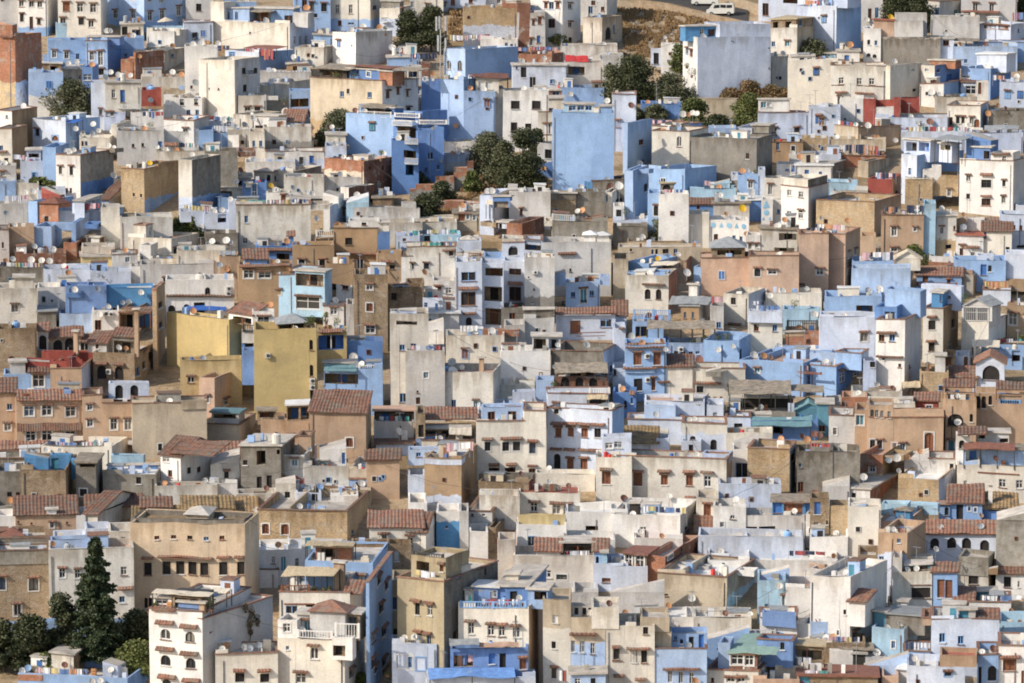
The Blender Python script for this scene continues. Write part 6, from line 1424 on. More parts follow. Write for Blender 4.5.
b('wing','L',590,640,N,420,'s',dd=2,d=2); dish('555,465,g,14')
h('brown shed door with posts near the arched house','U',635,690,N,415,500,'f',win='s30x50 655,450',wea=.5)
h('white posts and dark door by brown shed','P',690,760,N,415,490,'f',win='R20x60 740,450',wea=.2)
h('ochre mansion with blue balconies and tiled eaves','O',628,1060,N,600,860,'fn',win='j110x70 702,615 j110x70 955,615 c22x60 800,648 c22x60 828,648 c18x46 860,638',wea=.3,d=6,pots='670,655,12 700,655,12 740,652,12 920,655,12 1000,650,12')
canopy(628,790,575,tile=True,dd=-.5,d=2.5,rise=.8,posts=2); canopy(888,1060,585,tile=True,dd=-.5,d=2.5,rise=.8,posts=2); rail(645,760,630,652,'frame_b'); rail(900,1010,632,655,'frame_b')
h('deep blue corner house with two white windows','B',-20,110,235,470,600,'fc',sc='D',win='g24x44 140,525 200,520 A50x6 145,480 A50x6 207,475',wea=.1,d=12,deck='deck_k')
b('wing','B',105,230,N,405,'fc',dd=3,d=4); b('wing','I',-20,108,N,410,'f',dd=4,d=2)
h('white aqua terrace clutter with washing at row middle','W',-20,180,N,385,430,'f',wea=.3,ln='70,150,375,30,0417',d=5)
h('low white rubble roofs with thatch, right of centre','V',180,430,N,590,640,'f',wea=.6,ds='305,558,w,15 238,658,w,16',deck='deck_w')
canopy(265,400,600,'sheet',dd=.3,d=3); canopy(430,520,572,'reed',dd=.5,d=3)
h('brown brick low roof with flagged edge','R',135,255,N,620,700,'f',wea=.7)
h('plant-topped grey wall by the teal shelter','L',60,130,N,640,720,'f',wea=.6,pots='80,628,16 50,640,12')
h('maroon small house with tiled roof and green window','Q',495,605,N,635,720,'tl',win='t30x20 562,672',wea=.1,d=5)
h('cream low curved roof house, right of the brick roof','C',258,490,N,650,760,'f',sc=None,wea=.3,deck='deck',win='c14x24 280,680 300,680 322,682')
T(4,3)
h('grey shaded house with small window beside teal block','L',72,200,N,50,220,'fc',win='f20x34 103,130',wea=.3,d=8)
h('tall ochre house with blue windows and arches','O',200,262,N,20,235,'f',win='t40x50 222,70',sc=None,wea=.4,d=7)
h('peach curved house with triple blue arched windows','O',262,630,N,55,260,'fc',win='c18x36 279,32 302,34 326,38 364,42 t26x40 283,182 317,185 391,200 433,206 R44x96 561,182',wea=.35,d=9,par=.4)
b('wing','O',262,388,N,-5,'f',dd=-.04,d=5,yb=240,win='o18x34 279,34 302,36 327,40 364,44 f26x44 283,182 317,185')
h('brown ochre mansion base with large dark arch','O',640,790,N,-30,245,'f',win='V76x60 688,70 c16x40 765,58 t34x60 670,200',wea=.5,d=7,ds='699,80,w,16')
h('brown wall with grille window and sloped stair','E',785,1060,N,10,200,'f',win='p34x50 966,75 p16x50 800,20 p18x30 830,10',wea=.7,d=7)
h('concrete terrace house with red washing and white chairs','F',-20,222,N,225,440,'f',wea=.95,d=9,ds='-60,150,b,16')
h('orange brick house with small white window, right','R/T',228,335,440,240,370,'f',sc='T',win='w28x30 286,305',wea=.3,d=11,deck='deck_k')
b('wing','T',335,440,N,280,'f',dd=.4,d=5); dish('412,258,w,18'); dish('369,262,g,15'); dish('460,258,o,14'); dish('518,230,o,13'); dish('421,320,w,13')
h('pale stepped block with flower niches and rooftop plants','L',442,560,N,270,360,'p',wea=.3,d=5,pots='540,335,18 485,345,14 665,345,16 575,290,26 600,300,22')
h('white house with small arch left of the veranda','W',558,690,N,265,370,'fc',win='p18x30 672,305',wea=.4,d=6)
h('tan house with grey-white ledge and window lines','T',412,610,690,365,490,'f',sc='P',wea=.3,d=10,deck='deck_w',ds='667,397,w,18')
h('white house with blue veranda under brown roof','C',698,1080,N,290,445,'f',win='g16x24 738,380 g34x40 921,378 1002,380 m200x6 900,332',wea=.35,d=10,par=.4)
b('roof_room','B',730,1070,N,215,'s',dd=1.5,d=4,win='L80x50 780,250 L110x50 870,255',deck='sheet'); canopy(730,980,215,'sheet_b',dd=-.2,d=2.2,rise=.4,posts=4)
b('wing','W',692,760,N,150,'f',dd=3,d=3,win='c30x40 722,190'); b('roof_room','W',800,950,N,135,'s',dd=5,d=3,win='l30x30 820,150 l40x20 925,172'); canopy(700,845,145,tile=True,dd=2,d=3,rise=.6,posts=0)
h('small white house with brown side and clay roof','W',172,272,405,410,495,'s',sc='R',win='p20x24 193,438 g14x34 370,435',wea=.2,d=12,deck='deck')
h('pale grey side yard wall left of the small white house','L',40,175,N,395,485,'p',wea=.4,ds='240,350,w,17')
h('stone retaining wall in the right middle','T',75,255,N,490,680,'f',wea=.5,d=4,name='retaining_wall',cat='wall')
h('cream and blue roof terrace house with white tall wall','C',162,325,N,495,760,'f',by=None,wea=.15,d=6)
b('wing','B',170,252,N,510,'p',dd=.2,d=3)
h('orange brick fronted house with aqua roof terrace','K',312,455,558,570,760,'f',sc='O',win='g26x44 341,645 403,650 g24x44 515,642',wea=.5,d=13,par=.4,deck='deck_w')
b('roof_room','A',328,455,N,485,'f',dd=6,d=2); b('wing','A',400,600,N,490,'f',dd=9,d=1.5,win='L30x40 515,520'); b('roof_room','N',400,470,N,515,'h',dd=1,d=1.6,deck='sheet')
h('deep blue house with tiled roof, black door and veranda','B',655,990,N,560,590,'f',wea=.15,d=6)
b('roof_room','B',655,820,N,475,'tl',dd=1.2,d=5,win='v32x70 709,525 f14x20 755,508 785,512'); b('roof_room','D',815,990,N,500,'tl',dd=2,d=4,win='l100x20 900,510',deck='tile_old')
b('roof_room','B',608,662,N,485,'h',dd=1,d=2,win='c24x40 648,520',deck='tile'); b('chimney','W',848,868,N,390,'s',dd=3,d=.6)
h('pale blue gallery house with four latticed arches','P',542,885,N,628,780,'fn',win='V44x52 589,675 674,675 745,678 831,686',wea=.1,d=3,par=.2)
canopy(545,900,632,tile=True,dd=-.4,d=2.6,rise=1.3,posts=0)
h('grey concrete gable wall at the right edge, lower','G',885,1080,N,560,880,'p',wea=.8,d=5)
h('blue door house with brown side at row left','E',-20,70,N,450,680,'f',win='d30x60 15,500 p30x60 15,600 v10x20 62,570',wea=.5,d=4)
T(4,4)
h('brick terracotta block foot with pale flank','O/P',302,440,530,-30,280,'f',by=70,sc='O',win='p18x20 400,5 p24x26 318,90',wea=.3,d=9)
h('brown rubble flank wall left of the pale foot','E',205,302,N,65,215,'f',wea=.6,d=5)
h('white house corner with rounded terrace and blue bowls','W',-20,50,205,140,220,'f',sc='G',win='f14x44 150,175 180,172 208,162',wea=.4,d=14,ds='90,84,o,16 222,173,w,18 167,215,g,18')
b('wing','K',-20,50,N,120,'f',dd=2,d=4)
h('white upper wall with blue court at the lower right','W',-20,160,N,-15,100,'f',wea=.15,d=6)
h('tall white gable house with small clay lean-to','W',-20,175,348,180,520,'f',sc='W',win='p14x24 149,348 p14x24 195,348 a24x30 200,455 f12x24 118,445',wea=.4,d=12,by=None)
b('wing','W',170,250,N,300,'tl',dd=-.3,d=3,yb=420)
h('cream ruined house with wide barred opening, lower right','C',376,565,N,150,345,'f',win='k90x50 512,252 m100x6 512,215',wea=.6,d=9,ds='581,48,w,12')
b('wing','C',376,420,N,80,'f',dd=.2,d=7); b('roof_room','H',440,560,N,118,'s',dd=1,d=2,win='l90x44 500,150'); b('wing','C',400,565,N,80,'f',dd=6,d=2,deck='tile_old')
h('deep blue house with brown roller shutters and clay hat','B',568,688,N,150,350,'tl',win='D36x86 608,235 D34x86 646,238',wea=.05,d=4,ds='')
h('cream house with blotched base and grille window','C',690,832,885,140,245,'f',sc='E',win='k44x40 760,192',wea=.8,d=8)
b('wing','G',690,832,862,85,'f',dd=-.1,d=5)
h('white house with outside clay stair and two windows','W',868,1060,N,155,245,'tl',win='k34x50 926,198 g10x30 980,208',wea=.3,d=6)
b('wing','U',835,880,N,170,'p',dd=-1,d=1.2)
h('pale long terrace house with clay corner roof','W',742,940,N,298,375,'fc',wea=.2,d=10,ds='940,338,o,12',deck='sheet_t')
b('roof_room','H',780,870,N,245,'s',dd=4,d=2); laundry('800,1000,280,24,230470')
canopy(665,775,300,tile=True,dd=0,d=4,rise=1.2,posts=0)
h('white-blue house with small green shelter and clay edge','P',560,882,N,375,620,'fc',win='p28x44 611,464 p28x40 700,478',wea=.3,d=9,ds='')
b('roof_room','L',690,770,N,335,'s',dd=1,d=1.5,win='y44x40 715,355'); canopy(760,890,395,tile=True,dd=.2,d=3,rise=.9,posts=0); b('wing','O',520,562,N,365,'fc',dd=1,d=4)
h('bright blue edge house with pale roof court','A',882,1060,N,390,490,'f',wea=.1,d=6,par=1.2)
h('white corner house with brown window and ochre trim','W',880,1060,N,505,760,'fc',win='s66x56 935,600 A100x10 935,560 D14x80 1000,670',wea=.1,d=7)
h('pale blue house with red terrace and arched doors','B',780,880,N,545,760,'fc',win='c40x70 850,635 v50x80 775,640',wea=.1,d=6,ds='852,520,b,18 800,530,w,12')
b('wing','P',588,722,N,600,'f',dd=-2,d=3,yb=760,win='a30x20 640,638'); b('wing','O',605,780,N,545,'f',dd=-2,d=4,yb=600,deck='deck_r')
h('aqua low front house with tiny window below tarred roof','A',280,432,528,425,560,'f',sc='L',win='f18x34 381,498',wea=.4,d=12,par=1.0)
b('roof_room','F',345,530,N,365,'s',dd=2,d=4,deck='sheet_g'); b('wing','H',288,345,N,350,'s',dd=2,d=2)
b('roof_room','W',395,445,N,300,'s',dd=7,d=1.5)
h('grey weathered low roofs behind the tarred roof','G',350,445,N,315,360,'f',wea=.7,ds='368,330,g,14')
h('rubble roofs with canvas and white cistern, lower right','E',-20,245,N,490,560,'f',wea=.5,ds='54,465,w,12 32,440,w,12 88,463,o,13',d=5)
b('roof_room','W',75,185,N,530,'f',dd=-1,d=1.2,yb=610); b('wing','Z',185,245,N,545,'s',dd=-1,d=1.2,yb=600); b('wing','L',245,345,N,555,'f',dd=-1,d=1.4,yb=610); dish('298,532,w,17'); canopy(120,290,525,'sheet',dd=-.8,d=2.5,rise=.3,posts=0)
h('rusty sheet roof house along the lower edge','E',-20,300,N,650,760,'s',wea=.5,deck='sheet_b',d=5)
h('sky blue angled wall with clay floor at the bottom','I',240,450,N,600,680,'p',wea=.15,d=1.5)
h('white cabin with blue door on a red roof, bottom','W',398,465,505,622,720,'h',sc='P',win='p10x10 425,590 y26x70 485,650',wea=.1,d=6,deck='deck_w')
h('blue terrace with white washing above a red roof','B',430,555,N,530,620,'fc',wea=.1,ln='455,555,505,40,8077002',d=5)
h('pink flat roof strip at the bottom right','K',320,400,N,655,760,'f',wea=.1,deck='deck_k')
h('pale blue corner with dark grille gate, bottom','P',440,600,N,600,760,'f',wea=.2,deck='deck_w')
h('blue oval-walled terrace with chairs','I',-20,138,N,390,500,'f',wea=.3,d=5,par=.8,ds='20,355,w,12')
T(3,4)
h('aqua-white curved wall with rocks, row top','P',400,900,N,-20,90,'f',wea=.3,d=5,ds='502,55,w,16')
b('roof_room','W',545,605,N,25,'p',dd=.5,d=1.5)
h('white stepped house with red floor courts, lower centre','W',445,640,N,90,180,'f',wea=.2,d=9,par=1.6,deck='deck_r',ds='369,130,w,16')
h('long white roof with clutter and red jar','W',630,1060,N,95,170,'f',wea=.3,d=9,deck='deck_w',pots='')
laundry('830,1000,70,24,2212')
h('brick flank and brown glass cabin with clothes','R',150,240,405,75,220,'f',sc='X',wea=.3,win='f24x30 262,70 p10x20 318,50',d=13)
b('roof_room','E',45,150,N,70,'s',dd=-.5,d=4,win='w30x60 65,98 w40x60 118,100 f40x60 180,95',deck='sheet_b',yb=125)
h('pale blue house under the brown glass cabin','P',-20,155,N,122,225,'f',wea=.1,d=6,ln='-10,40,150,40,0070')
h('long cream rubble house with stepped white yard','S',202,535,665,175,330,'fc',sc='G/A',win='p24x10 240,262',wea=.6,d=11,by=270,deck='deck_w',par=.6)
b('wing','W',440,480,N,165,'f',dd=2,d=1); b('wing','W',580,665,N,180,'f',dd=4,d=2); b('wing','L',235,450,N,125,'f',dd=6,d=1.5)
dish('372,275,w,17')
h('aqua court house with dark window and terrace','A',680,815,N,190,370,'f',win='p20x30 726,318 t20x60 808,295',wea=.3,d=6,par=1.0,ds='785,215,w,16')
b('wing','I',690,830,N,165,'p',dd=4,d=1.5)
h('white patched wall house with pink inner wall','W',815,1060,N,225,380,'f',wea=.4,d=9,deck='deck_k',sc=None)
h('white house with low blue court and grey netting','W',690,870,N,375,500,'fc',wea=.3,d=8,deck='deck',by=None)
b('wing','D',700,865,N,350,'f',dd=-.5,d=1.5)
h('tall angular white wall with bright blue pockets','W',865,935,1060,400,500,'f',sc='B',wea=.3,d=10,ds='940,362,o,10 970,362,l,10')
h('white roofed house with wide whitewashed deck','L',-20,240,N,395,470,'f',wea=.3,d=10,par=.4,deck='deck_w')
b('wing','L',-20,235,N,250,'p',dd=8,d=1)
h('low white deck house with dark gap and orange dish','W',130,440,N,370,420,'f',wea=.2,d=9,par=.3,deck='deck_w',ds='257,315,o,14')
h('white court with patchy low wall and pale dish','C',375,650,N,370,460,'f',wea=.5,d=8,deck='deck_w',ds='645,358,w,13',par=1.0)
h('cream stained house with barred windows, lower centre','C',-60,188,N,405,760,'f',win='k26x60 8,540 k26x60 90,550 138,552 p24x50 145,420 A40x7 8,505 A110x7 110,512 A50x7 20,645 A50x7 120,658',wea=.6,d=9,deck='deck')
b('wing','S',120,260,N,365,'f',dd=1,d=5)
h('bright blue house with three white windows, bottom centre','I',186,440,N,515,760,'fc',win='g22x56 262,650 316,655 368,658 A180x6 315,612',wea=.1,d=5,ds='385,668,o,16')
b('roof_room','B',265,440,N,440,'f',dd=2,d=3,win='p16x20 290,462 320,478 v22x60 366,485 d24x70 412,480'); b('wing','S',190,270,N,430,'f',dd=1,d=3)
h('blue angled wall with dark entrance by the veranda','B',440,640,N,470,580,'p',wea=.1,d=1.5)
h('green-roofed glass veranda on a cream corner house','C',440,685,760,628,760,'fc',sc='C',win='p14x24 465,665 r40x20 550,665 600,668',wea=.2,d=9,deck='deck_r',par=.3)
b('roof_room','B',490,545,N,490,'f',dd=1,d=3); b('roof_room','X',545,680,762,545,'s',dd=.3,win='w60x50 580,568 w44x50 640,575 g26x50 700,570 g30x50 738,562',deck='sheet_m')
b('roof_room','D',680,850,N,485,'fc',dd=4,d=3,win='p20x34 800,510')
canopy(540,770,540,'sheet_m',dd=-.1,d=2.2,rise=.3,posts=0)
h('upper balustrade terrace behind the green-roofed veranda','D',525,860,N,485,540,'fc',wea=.1,d=5,par=.2)
rail(525,770,430,482)
h('cream low house with brown reed shelter and plants','C',765,1000,N,600,700,'f',wea=.5,d=6,pots='880,600,16 910,600,12',ln='870,940,580,40,0720',ds='790,665,l,16')
b('roof_room','E',805,1000,N,505,'s',dd=1,d=3,win='l140x50 920,550',deck='reed')
h('brown metal roof stall with green cloth, bottom','E',875,1060,N,650,760,'s',wea=.4,win='y70x40 915,665',deck='sheet_b',d=4)
h('pink low roof with washing at the bottom right','K',660,880,N,665,760,'f',wea=.2,ln='810,900,690,30,1414')
T(2,4)
h('tall tan concrete house with railed roof and hooded windows','J',-60,165,425,195,760,'fc',sc='F',win='p22x60 35,325 g22x50 95,330 p20x50 45,470 p20x50 90,475 p20x34 232,170 p18x40 215,450 p14x40 360,145 A50x8 30,285 92,293 A40x8 40,430 85,438',wea=.35,d=12,deck='deck',par=.4)
b('roof_room','J',5,170,N,85,'f',dd=1,d=5,win='l60x60 60,130 s24x40 95,130 s18x34 150,130')
laundry('20,120,165,40,5577'); rail(10,160,60,84,'frame_d',dd=1.2)
h('grey shadowed narrow house behind the tan house','V',420,500,N,0,180,'f',wea=.8,d=5)
h('cream house with four grilled windows and blue terrace','C',232,570,637,325,760,'f',sc='O',win='g30x54 293,415 g32x50 389,428 g30x50 440,434 g34x50 508,442 A56x8 290,378 A50x8 388,392 A50x8 440,398 A50x8 505,408',wea=.2,d=9,par=.4,deck='deck_w',ln='265,300,280,36,367 335,530,300,36,07710407')
b('roof_room','D',305,420,N,225,'s',dd=2,d=3,win='g30x34 400,255',deck='deck_w'); b('roof_room','D',420,565,660,225,'s',dd=2.2,d=3,win='v34x50 495,268'); b('roof_room','B',565,660,N,240,'s',dd=1.5,d=3,win='l60x40 625,268')
b('wing','C',460,520,N,165,'s',dd=5,d=1.5); rail(240,560,295,325,'frame_b',dd=-.02)
h('tarpaulin-covered yard with striped curtains','D',195,565,N,520,800,'f',win='l90x70 255,570 v30x70 442,580 s34x50 540,595 d30x50 390,570',wea=.3,d=3,ln='200,370,570,60,33884',pots='505,590,18 470,650,24')
canopy(190,330,500,'sheet_g',dd=-1,d=2,rise=.3,posts=0); canopy(330,520,512,'deck_k',dd=-.6,d=1.5,rise=.2,posts=0)
h('bright blue tarp lean-to roof at the bottom','P',80,600,N,660,850,'f',wea=.3,d=4,ds='283,655,w,20 320,660,w,17 212,568,o,16')
canopy(90,500,655,'tarp_f',dd=-.5,d=3,rise=.3,posts=3)
h('light blue balcony house bottom left of yard','P',-60,85,N,505,760,'f',win='f44x60 50,592 f30x60 5,590 t40x50 110,590',wea=.2,d=6,par=.4)
h('white long house with brown tiles and washing veranda','V',490,885,N,75,205,'f',win='g40x36 558,152 655,162 h50x24 725,175',wea=.7,d=7,ds='520,148,w,18',ln='740,870,72,40,1704107')
b('roof_room','Z',720,880,N,15,'s',dd=2,d=4,win='l140x40 800,50',deck='deck'); b('wing','W',600,720,N,50,'tl',dd=.2,d=3)
h('blue-white house with tiled gable and white washing','P',878,1040,N,110,220,'f',win='a16x24 900,90 D44x20 940,190',wea=.2,d=6,ln='915,1010,155,50,00700')
b('wing','B',880,945,N,50,'tl',dd=1,d=3,win='c14x34 897,95'); b('chimney','A',918,942,N,60,'s',dd=0,d=.6)
h('old concrete-topped house with pale blue rooms','S/C',638,770,N,285,760,'f',win='p20x34 690,505 x26x40 697,378 a26x50 692,640',by=420,wea=.7,d=9,deck='deck')
h('concrete-topped front with three slim windows','S/I',768,935,N,370,760,'f',by=490,win='g22x54 780,508 824,510 875,517 g30x24 802,670 p20x24 875,672',wea=.6,d=8,deck='deck')
b('wing','L',770,870,N,315,'f',dd=1,d=2,win='v18x34 795,340 832,340 860,335'); b('wing','C',870,1000,N,320,'f',dd=-.05,d=6,yb=420,ds='953,300,b,14'); canopy(765,895,455,tile=True,dd=-.5,d=1,rise=.3,posts=0)
h('wide pale roof deck with sloping white wall','L',670,900,N,250,300,'f',wea=.3,d=11,deck='deck',par=.8)
h('cream front with barred window right of the slim windows','C',930,1080,N,405,760,'f',win='k44x60 992,545 s20x20 950,385',wea=.5,d=8)
h('pale blue projecting room at the bottom with white roof','I',768,935,N,640,820,'s',win='g30x34 800,672 p24x34 875,672',wea=.1,d=4,deck='deck',ln='700,745,655,70,1048')
T(1,4)
h('white flat terrace house with teal door','W',258,540,N,45,185,'f',win='g18x34 328,90 t26x70 375,110 g18x40 440,108',wea=.1,d=7,par=.5,deck='deck_w')
b('wing','P',150,260,N,85,'f',dd=-1,d=5,yb=150)
h('white low front with brick roof edge below the terrace','W',150,350,N,140,200,'fc',wea=.2,d=6)
h('tan striped brick wall with open windows behind','E',700,985,N,20,150,'f',win='x24x50 837,70 x22x50 915,75',wea=.9,d=3,deck='deck')
h('rooftop blue café with straw shelter and stair','B',475,805,875,105,330,'f',sc='B',wea=.1,d=12,win='',par=.5)
b('roof_room','R',530,700,N,35,'s',dd=4,d=2,deck='reed',win='l70x40 590,60'); canopy(475,710,24,'reed',dd=2.5,d=2.2,rise=.1,posts=4)
h('cream café house with wooden glazed terrace','C',358,695,780,255,430,'fc',sc='C',win='p54x50 415,338 l60x40 510,328 p24x34 660,318 m140x6 450,305',wea=.15,d=9,par=.3)
b('roof_room','B',480,690,N,175,'s',dd=4,d=3,win='f30x44 637,198 o40x40 730,205'); canopy(365,620,170,'reed',dd=.1,d=3,rise=.4,posts=5); rail(365,500,215,250,'wood',dd=.2); b('roof_room','O',615,665,N,110,'s',dd=3,d=.8); canopy(660,750,260,tile=True,dd=.2,d=2.5,rise=1.3,posts=2)
pot('520,235,14'); pot('570,240,12'); pot('600,235,12')
h('tall deep blue flank house with many hooded windows','B',770,786,900,195,760,'fc',sc='B',win='a18x44 805,460 857,435 855,585 843,322 802,580 858,640 867,215 832,190 a14x30 812,612',wea=.1,d=16)
h('tall tan shaded house right of the blue flank','J',895,1110,N,190,480,'f',win='p22x60 910,300 p26x60 962,315 p24x50 915,445 p24x40 980,455',wea=.4,d=6)
h('blue balcony wing with big window, bottom centre left','P',893,1110,N,495,760,'f',win='f76x60 952,582 A10x4 900,500',wea=.1,d=5,pots='925,640,22 870,640,14 905,660,20')
h('white tower house side with climbing plants','W',-264,-12,325,375,800,'fc',sc='L',win='r50x50 -178,-10',wea=.05,d=13,par=.3)
h('cream corner villa with red roof and balustrades','C',348,668,765,480,800,'f',sc='C',win='p14x18 394,517 o40x56 522,540 g48x50 456,660 r16x60 730,500 a20x40 700,630 f14x44 748,612 A60x8 518,500 A70x8 455,628',wea=.1,d=9,par=.3)
b('roof_room','W',348,440,N,385,'f',dd=.2,d=4,win='f34x40 391,420'); b('roof_room','L',440,620,N,360,'s',dd=2,d=3,win='w50x34 532,390 g40x30 585,390 t34x50 488,408'); b('roof_room','E',620,740,N,350,'s',dd=2.5,d=3,win='l90x60 680,390')
b('roof_room','L',500,670,N,345,'h',dd=1.5,d=4,deck='tile'); rail(440,610,435,470,dd=-.2); rail(620,740,400,470,dd=-.2)
b('wing','W',605,705,N,470,'f',dd=-1,d=1.5,yb=575,win='l60x50 640,530'); 
h('long white villa wing with three hooded windows','C',48,350,N,545,800,'fc',win='k44x44 166,657 k40x40 288,660 A60x10 162,620 A62x10 284,622',wea=.1,d=7,par=.6,deck='deck',ds='78,518,w,12 102,505,o,14 188,515,w,13 215,520,g,12')
T(0,4)
h('brown stone house with two white arched windows','E',-20,238,N,70,365,'fc',win='r40x60 10,210 r44x60 160,215 a34x54 83,338',wea=.5,d=9)
b('wing','G',-20,238,N,55,'fc',dd=-.1,d=8,yb=120)
h('weathered pale house behind the conifer with grille window','V',236,640,N,45,400,'f',win='w30x44 300,160 g26x40 374,158 g30x40 590,150 p26x30 580,286 p24x20 585,5 A40x6 375,130 A80x10 600,230',wea=.7,d=7,deck='deck_k')
b('roof_room','I',240,520,N,0,'f',dd=3,d=3)
T(0,3)
h('wide beige palace with rows of tall barred windows','1',640,1195,1265,582,1010,'f',sc='1',win='p24x18 770,645 850,645 926,645 1004,645 1082,645 k38x62 724,794 816,794 880,794 938,794 994,794 1086,794 1174,794 A60x7 724,738 A260x7 905,738 A66x7 1090,738 1175,738 c18x50 712,960 734,960',wea=.4,d=8,par=.5,deck='deck')
b('wing','F',640,1190,N,560,'f',dd=2,d=5,deck='tile_old'); b('roof_room','S',905,1010,N,530,'h',dd=3,d=4,deck='deck')
T(0,4)
h('blue yard wall behind the garden trees','B',-20,640,N,405,530,'f',wea=.4,win='y34x60 280,455 y30x90 590,450',d=1.5,name='garden_wall',cat='wall')
h('white tower house with red-hooded arched windows','W',718,968,1200,340,800,'fc',sc='L',win='o46x50 792,447 908,457 791,573 910,585 o40x30 795,680 905,690 r14x30 1000,455',wea=.03,d=13,par=.25)
for q in ((788,400),(902,410),(788,528),(902,540),(795,662),(910,670)): 
    opening(cur.root,cur.root.location,'A',cur.N,cur.ef,-cur.es,*sorted((line_u(cur.N,cur.ef,X_(q[0]-42),cur.zt),line_u(cur.N,cur.ef,X_(q[0]+42),cur.zt))),z_for(cur.N.x,cur.N.y,Y_(q[1]+8)),z_for(cur.N.x,cur.N.y,Y_(q[1]-8)),'W',1)
b('roof_room','W',735,820,N,275,'s',dd=1.0,d=2,win='g60x30 775,290'); b('roof_room','E',822,962,N,268,'s',dd=.6,d=2.4,win='l112x60 890,305',deck='frame_d'); b('roof_room','D',850,955,N,300,'s',dd=.25,d=.12); canopy(728,1000,256,'tarp_w',dd=.2,d=1.2,rise=.15,posts=4); canopy(985,1080,250,'tarp_w',dd=3.5,d=1.6,rise=.2,posts=2); pot('985,300,22'); pot('1010,290,20'); pot('745,305,14'); canopy(725,830,335,tile=True,dd=-.3,d=.8,rise=.3,posts=0)
b('chimney','O',950,975,N,300,'s',dd=.2,d=.6); laundry('830,905,350,30,44'); rail(830,960,320,340,'frame_d',dd=.3)
h('cluttered roof house with washing and white walls, bottom','B',85,610,715,660,760,'f',sc='D',wea=.2,d=8,ds='450,678,w,12 490,672,w,12 103,628,w,14 130,618,l,15 310,595,b,13',ln='170,420,640,40,087143582 200,380,665,36,41380')
b('wing','C',248,350,415,545,'s',dd=4,sc='E'); b('wing','P',490,560,N,600,'p',dd=2,d=3); b('wing','R',85,200,N,655,'f',dd=-.05,d=1)
# ================= trees, shrubs, garden walls, vehicles and small things =================
T(2,1)
for i,(lb,x0,x1,yt,yb,c) in enumerate([('lowest brick and concrete garden wall at the steps',0,30,262,300,'R/F'),('stepped garden wall with brick top, second from left',30,122,240,300,'R/F'),('stepped garden wall with brick top beside the bushes',122,212,202,262,'R/F'),('higher garden wall of red brick on grey base',212,278,160,250,'R/F'),
   ('short garden wall nearest the dry bush',278,308,128,200,'X/F'),('long low red brick garden wall above the cream hut',140,262,325,358,'R'),('pale topped low garden wall above the cream hut',262,340,330,352,'R/V')]):
    h(lb,c,x0,x1,N,yt,yb,'f',d=.6,par=.1,name='garden_wall',cat='wall',by=(yt+yb)/2-2)
T(0,0)
tree('round olive tree in front of the pale blue blank wall',332,560,232,158,'leaf_olive',n=5200,seed=11)
tree('dark narrow bush beside the white and grey house',140,690,60,110,'leaf',n=1500,seed=12,cat='bush',name='bush')
T(2,0)
tree('large dark olive tree left of the radio mast',-8,250,130,200,'leaf_dark',n=5000,seed=13)
tree('second dark olive tree touching the radio mast',105,255,150,215,'leaf_dark',n=5000,seed=14)
tree('small round green bush on the terrace at the top',722,230,110,62,'leaf',n=1500,seed=15,cat='bush',name='bush')
T(1,0)
tree('green bush growing against the rubble stone house',655,700,170,170,'leaf_olive',n=3800,seed=16,cat='bush',name='bush')
tree('low bush left of the green bush by the stone house',590,720,100,90,'leaf_olive',n=1800,seed=17,cat='bush',name='bush')
T(2,1)
tree('tall dark green tree in the middle of the garden',545,282,190,300,'leaf_dark',n=7500,seed=21)
tree('broad olive tree on the left of the garden',385,190,190,190,'leaf_olive',n=4500,seed=22)
tree('grey-green tree leaning beside the tall garden tree',455,255,130,230,'leaf_olive',n=4200,seed=23)
tree('drooping dark tree at the right edge of the garden',615,180,100,210,'leaf_dark',n=3500,seed=24)
tree('light green round shrub on the dry garden slope',300,275,85,100,'leaf',n=1800,seed=25,cat='bush',name='bush')
tree('green shrub below the stepped garden walls',155,335,110,100,'leaf_dark',n=2500,seed=26,cat='bush',name='bush')
tree('wide green shrub left of the cream hut',85,410,140,120,'leaf_dark',n=3200,seed=27,cat='bush',name='bush')
tree('small shrub at the foot of the tall blue house',35,250,100,80,'leaf_dark',n=1600,seed=28,cat='bush',name='bush')
tree('low olive shrub behind the pale blue yard wall',265,95,110,65,'leaf_olive',n=1500,seed=29,cat='bush',name='bush')
tree('olive shrub under the broad garden tree',400,240,80,90,'leaf_olive',n=1500,seed=30,cat='bush',name='bush')
T(3,0)
tree('dark green tree left of the stepped white house',90,500,220,215,'leaf_dark',n=5500,seed=31)
tree('wide bushy dark tree under the grey-blue wall',255,500,230,130,'leaf_olive',n=5000,seed=32)
tree('tall leafy creeper tree against the bright white front',308,360,90,160,'leaf',n=2600,seed=33)
tree('far left dark tree of the upper thicket',-10,500,130,180,'leaf_olive',n=3000,seed=34)
tree('green tree at the left end of the stone garden wall',385,620,125,150,'leaf',n=3400,seed=35)
tree('low dark shrub in front of the stone garden wall',500,640,160,75,'leaf_dark',n=2400,seed=36,cat='bush',name='bush')
tree('leafy fig tree right of the stone garden wall',648,612,150,150,'leaf',n=4200,seed=37)
tree('low shrub behind the blue garden wall',200,580,120,70,'leaf_olive',n=1800,seed=38,cat='bush',name='bush')
tree('grey shrub left of the blue garden wall',95,580,90,55,'leaf_olive',n=1300,seed=39,cat='bush',name='bush')
tree('bushy tree right of the ruined reed roof house',970,300,150,105,'leaf_olive',n=3000,seed=40)
for i,(x,w_) in enumerate(((560,120),(650,150),(745,150),(815,90))):
    tree(['rust-brown dry shrub nearest the stone wall','tall rust-brown dry shrub under the grey-blue wall','dense dry shrub left of the cream wall','small dry shrub touching the cream wall'][i],x,496,w_,[60,95,80,70][i],'leaf_dry',n=1700,seed=41+i,cat='bush',name='bush')
T(4,0)
